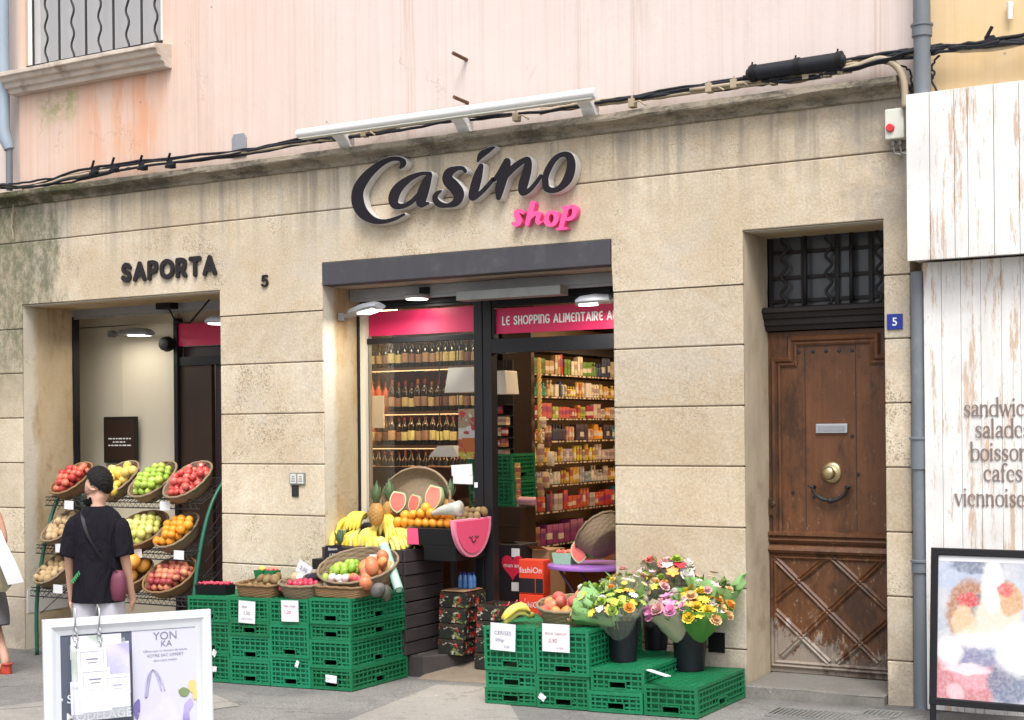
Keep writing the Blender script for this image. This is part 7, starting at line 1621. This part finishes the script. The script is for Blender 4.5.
M['lilac'] = smooth_mat('printed_lilac', (.36, .33, .55), (.55, .52, .68)); M['lilacpale'] = smooth_mat('printed_pale_lilac', (.55, .53, .68), (.63, .62, .73)); M['lemonp'] = smooth_mat('printed_citrus', (.6, .36, .06), (.72, .52, .2)); M['leafp'] = smooth_mat('printed_leaf', (.1, .17, .07), (.2, .26, .12)); M['bloomp'] = smooth_mat('printed_blossom', (.16, .13, .38), (.42, .36, .62))
def blob(parent, name, mat, pts, d=.0042):
    m = MB(); L_ = [spx(*p) for p in catmull(pts + [pts[0]], 8)][:-1]; m.prism([L_], lambda u, v, q: SP(u, v, q), d, d + .0006); return m.build(name, M[mat], parent)
blob(pr, 'printed_bag', 'lilacpale', [(148, 696), (158, 688), (165, 685), (172, 692), (178, 712), (184, 735), (140, 735), (137, 715)])
blob(pr, 'printed_blossoms', 'bloomp', [(134, 703), (139, 699), (140, 710), (137, 720), (133, 712)]); blob(pr, 'printed_blossoms', 'bloomp', [(184, 704), (190, 698), (193, 704), (189, 712), (190, 725), (183, 722)])
blob(pr, 'printed_leaf', 'leafp', [(178, 690), (183, 687), (189, 690), (186, 696), (180, 695)], .0050); blob(pr, 'printed_fruit', 'lemonp', [(188, 682), (192, 679), (197, 684), (195, 692), (189, 690)], .0055); blob(pr, 'printed_fruit', 'lemonp', [(192, 692), (196, 689), (197, 698), (193, 698)], .006)
m = MB()
for o_ in (0, 7): m.tube([SP(*spx(px, py), .0055) for px, py in catmull([(145 + o_ * .2, 697), (147 + o_ * .3, 678), (152, 669), (157 + o_ * .3, 676), (161 + o_ * .5, 690)], 6)], .0035, 5)
m.build('printed_handles', M['lilac'], pr)
# back leg panel of the stand
m = MB(); m.loft([[SP(u, .02, -.02) for u in (.03, WS - .03)] + [SP(u, .04, -.03) for u in (WS - .03, .03)], [SP(u, .02, -.02) - Vector((0, 0, HS - .03)) - nx_ * .38 for u in (.03, WS - .03)] + [SP(u, .04, -.03) - Vector((0, 0, HS - .045)) - nx_ * .39 for u in (WS - .03, .03)]]); m.build('back_leg', M['alu'], sb)
# clear leaflet holder hung on the frame by two hooks
k_m = MT('clear_acrylic', .06); t = k_m.t; k_m.color((.9, .93, .97)); tp = nd(t, 'ShaderNodeBsdfTransparent'); tp.inputs[0].default_value = (.96, .97, .98, 1); mx = nd(t, 'ShaderNodeMixShader'); mx.inputs[0].default_value = .82
t.links.new(k_m.b.outputs[0], mx.inputs[1]); t.links.new(tp.outputs[0], mx.inputs[2]); t.links.new(mx.outputs[0], t.nodes['Material Output'].inputs[0]); M['acrylic'] = k_m.m
M['p_olive'] = smooth_mat('printed_green_photo', (.34, .40, .34), (.62, .62, .66)); u0, v0 = spx(70, 641); u1, v1 = spx(126, 712)
lh = thing('leaflet_holder', 'clear acrylic leaflet holder hooked over the poster stand frame', 'holder', SP((u0 + u1) / 2, v1, .05))
m = MB()
m.loft([[SP(u, v, d) for u, v in ((u0, v0), (u1, v0), (u1, v1), (u0, v1))] for d in (.012, .015)])
for va, vb, da, db in ((v0 + .16, v1, .05, .10), (v0 + .07, v0 + .17, .035, .045)): m.loft([[SP(u0, va, da), SP(u1, va, da), SP(u1, vb, db), SP(u0, vb, db)], [SP(u0, va, da + .003), SP(u1, va, da + .003), SP(u1, vb, db + .003), SP(u0, vb, db + .003)]])
for u in (u0, u1 - .003): m.loft([[SP(uu, v, d) for v, d in ((v0 + .02, .0155), (v0 + .16, .0495), (v1, .0995), (v1, .0155))] for uu in (u, u + .003)])
m.build('shell', M['acrylic'], lh)
for i, (uc, w_, vt, h_, d, mt) in enumerate(((.27, .12, -.02, .2, .022, 'p_olive'), (.62, .13, -.02, .22, .02, 'lilacpale'), (.10, .06, .16, .13, .03, 'lilacpale'), (.36, .115, .03, .2, .035, 'paper'), (.40, .12, .11, .17, .046, 'paper'), (.80, .10, .14, .13, .05, 'paper'), (.8, .11, .02, .2, .028, 'lilac'))):
    uu = u0 + (u1 - u0) * uc; t = thing('leaflet', ['green tinted leaflet at the back left of the clear holder', 'lilac leaflet at the back of the clear holder', 'pale lilac leaflet at the left of the clear holder', 'tall white leaflet with a printed frame in the clear holder', 'white leaflet with small heading in the middle of the clear holder', 'white leaflet at the right of the clear holder', 'lilac leaflet at the back right of the clear holder'][i], 'leaflet', SP(uu, v0 + vt, d), 'leaflets in the clear holder')
    m = MB(); m.loft([[SP(uu + s * w_ / 2, v0 + v, d + (v - vt) * .1 + e) for s, v in ((-1, vt), (1, vt), (1, vt + h_), (-1, vt + h_))] for e in (0, .004)]); m.build('sheet', M[mt], t)
    if mt == 'paper':
        m = MB(); dd = d + .0046; v = v0 + vt
        for (a, b, c, e) in ((-.4, .4, .012, .014), (-.4, .4, .085, .087), (-.4, -.385, .014, .085), (.385, .4, .014, .085), (-.2, .2, .04, .046), (-.15, .15, .055, .059)): m.poly([SP(uu + x * w_, v + y, dd + (y) * .1) for x, y in ((a, c), (b, c), (b, e), (a, e))])
        m.build('printing', M['ink'], t)
for i, px in enumerate((74, 98)):
    u, v = spx(px, 640); m = MB(); vt = spx(px, 612)[1]
    m.tube([SP(*q) for q in ((u, vt + .05, -.03), (u, vt - .012, -.025), (u, vt - .03, .0), (u + .003, vt - .012, .028), (u, vt + .06, .03))], .0035, 6)
    for k in range(4): m.tube([SP(u + .009 * math.cos(a) * (1 if k % 2 else .4), vt + .075 + .024 * k + .015 * math.sin(a), .03 + .009 * math.cos(a) * (.4 if k % 2 else 1)) for a in [6.283 * j / 10 for j in range(10)]], .0028, 5, closed=True)
    m.tube([SP(u, vt + .16, .03), SP(u, v0 + .02, .016)], .003, 5)
    tag(m.build('chain_hook', M['steel'], smooth=True), ['steel chain hook over the poster stand frame, left one', 'steel chain hook over the poster stand frame, right one'][i], 'hook', 'chain hooks of the leaflet holder')
# ------------------------------------------------------------------ black poster stand on the right
Yb = -.45; a = at(935, 548, Yb); b = at(928, 702, Yb); x0, x1, zt, zb = 3.125, 3.80, a.z, at(928, 702, Yb).z
bs = thing('poster_stand', 'black framed pavement stand with a faded pastry poster by the planks', 'stand', ((x0 + x1) / 2, Yb, gz(3.4)))
BP = lambda u, v, d=0: Vector((x0 + u, Yb + .03 + (v) * -.09 - d, zt - v))
HB = zt - zb; WB = x1 - x0
m = MB(); mould(m, [(0, 0), (WB, 0), (WB, HB), (0, HB)], [(0, -.012), (0, .016), (.004, .02), (.036, .02), (.042, .014), (.042, -.012)], lambda u, v, h: BP(u, v, h), True); m.build('frame', M['frame'], bs, smooth='auto')
for u in (.02, WB - .02): m = MB(); m.bar(BP(u, HB - .005), BP(u, HB + (zb - gz(3.4))), .03, .03); m.build('leg', M['frame'], bs); m = MB(); m.bar(BP(u, .02, -.02), Vector((x0 + u, Yb + .42, gz(x0 + u))), .025, .025); m.build('back_leg', M['frame'], bs)
def pastry_mat(spots):
    k = MT('faded_food_poster', .25); x, y, z = k.xyz('Object'); n = k.noise(3.2, 5, .6, dist=1.2)
    wx_ = k.math('ADD', x, k.math('MULTIPLY', k.math('SUBTRACT', k.noise(14, 5, .7), .5), .07)); wz_ = k.math('ADD', z, k.math('MULTIPLY', k.math('SUBTRACT', k.noise(11, 5, .7, (1, 1, 1.3)), .5), .07))
    col = k.mix(k.ramp(n, .35, .65), (.56, .55, .58), (.42, .44, .50))
    for (cx, cz, rx, rz, c, soft) in spots:
        dx = k.math('DIVIDE', k.math('SUBTRACT', wx_, cx), rx); dz = k.math('DIVIDE', k.math('SUBTRACT', wz_, cz), rz)
        d = k.math('SQRT', k.math('ADD', k.math('MULTIPLY', dx, dx), k.math('MULTIPLY', dz, dz)))
        f = k.ramp(d, 1 - soft * .45, 1 + soft * .45, .9, 0); col = k.mix(f, col, c)
    tex = k.noise(45, 5, .7); col = k.mix(k.ramp(tex, .4, .65, 0, .25), col, (.72, .72, .72)); k.color(col); return k.m
def bl(px, py, Y=-.45): q = at(px, py, Y); return q.x - (x0 + x1) / 2, q.z - gz(3.4)
SPOTS = []
for px, py, rx, ry, c, so in ((950, 575, 30, 14, (.40, .45, .58), .5), (1005, 590, 40, 10, (.45, .50, .60), .5), (975, 566, 22, 8, (.16, .18, .26), .5), (955, 680, 36, 38, (.50, .16, .18), .35), (985, 672, 26, 16, (.66, .30, .34), .4), (1010, 682, 18, 20, (.14, .17, .26), .4), (978, 650, 28, 16, (.20, .23, .36), .4), (970, 612, 20, 31, (.36, .15, .055), .3), (1003, 603, 16, 22, (.36, .18, .08), .3), (964, 622, 10, 16, (.66, .46, .28), .5), (972, 634, 10, 8, (.68, .55, .40), .5),
   (982, 608, 8, 14, (.13, .12, .15), .4), (998, 620, 20, 26, (.66, .62, .52), .4), (992, 585, 9, 26, (.74, .73, .70), .4), (1011, 600, 10, 16, (.56, .32, .16), .3), (969, 600, 9, 7, (.55, .07, .08), .25), (1006, 590, 7, 6, (.6, .12, .12), .3), (985, 640, 26, 8, (.72, .70, .74), .6), (1020, 650, 20, 24, (.74, .74, .74), .5), (950, 650, 12, 14, (.70, .68, .72), .6), (958, 690, 8, 8, (.72, .45, .48), .6), (968, 668, 20, 5, (.74, .60, .64), .6)):
    cx, cz = bl(px, py); SPOTS.append((cx, cz, rx / 150, ry / 165, c, so))
M['foodposter'] = pastry_mat(SPOTS)
m = MB(); m.loft([[BP(u, v, d) for u, v in ((.042, .042), (WB - .042, .042), (WB - .042, HB - .042), (.042, HB - .042))] for d in (-.006, .004)]); po = m.build('poster', M['foodposter'], bs)
m = MB(); m.loft([[BP(u, v, d) for u, v in ((.045, .045), (WB - .045, .045), (WB - .045, .075), (.045, .075))] for d in (.0042, .0048)]); m.build('printed_band', M['paper'], po)
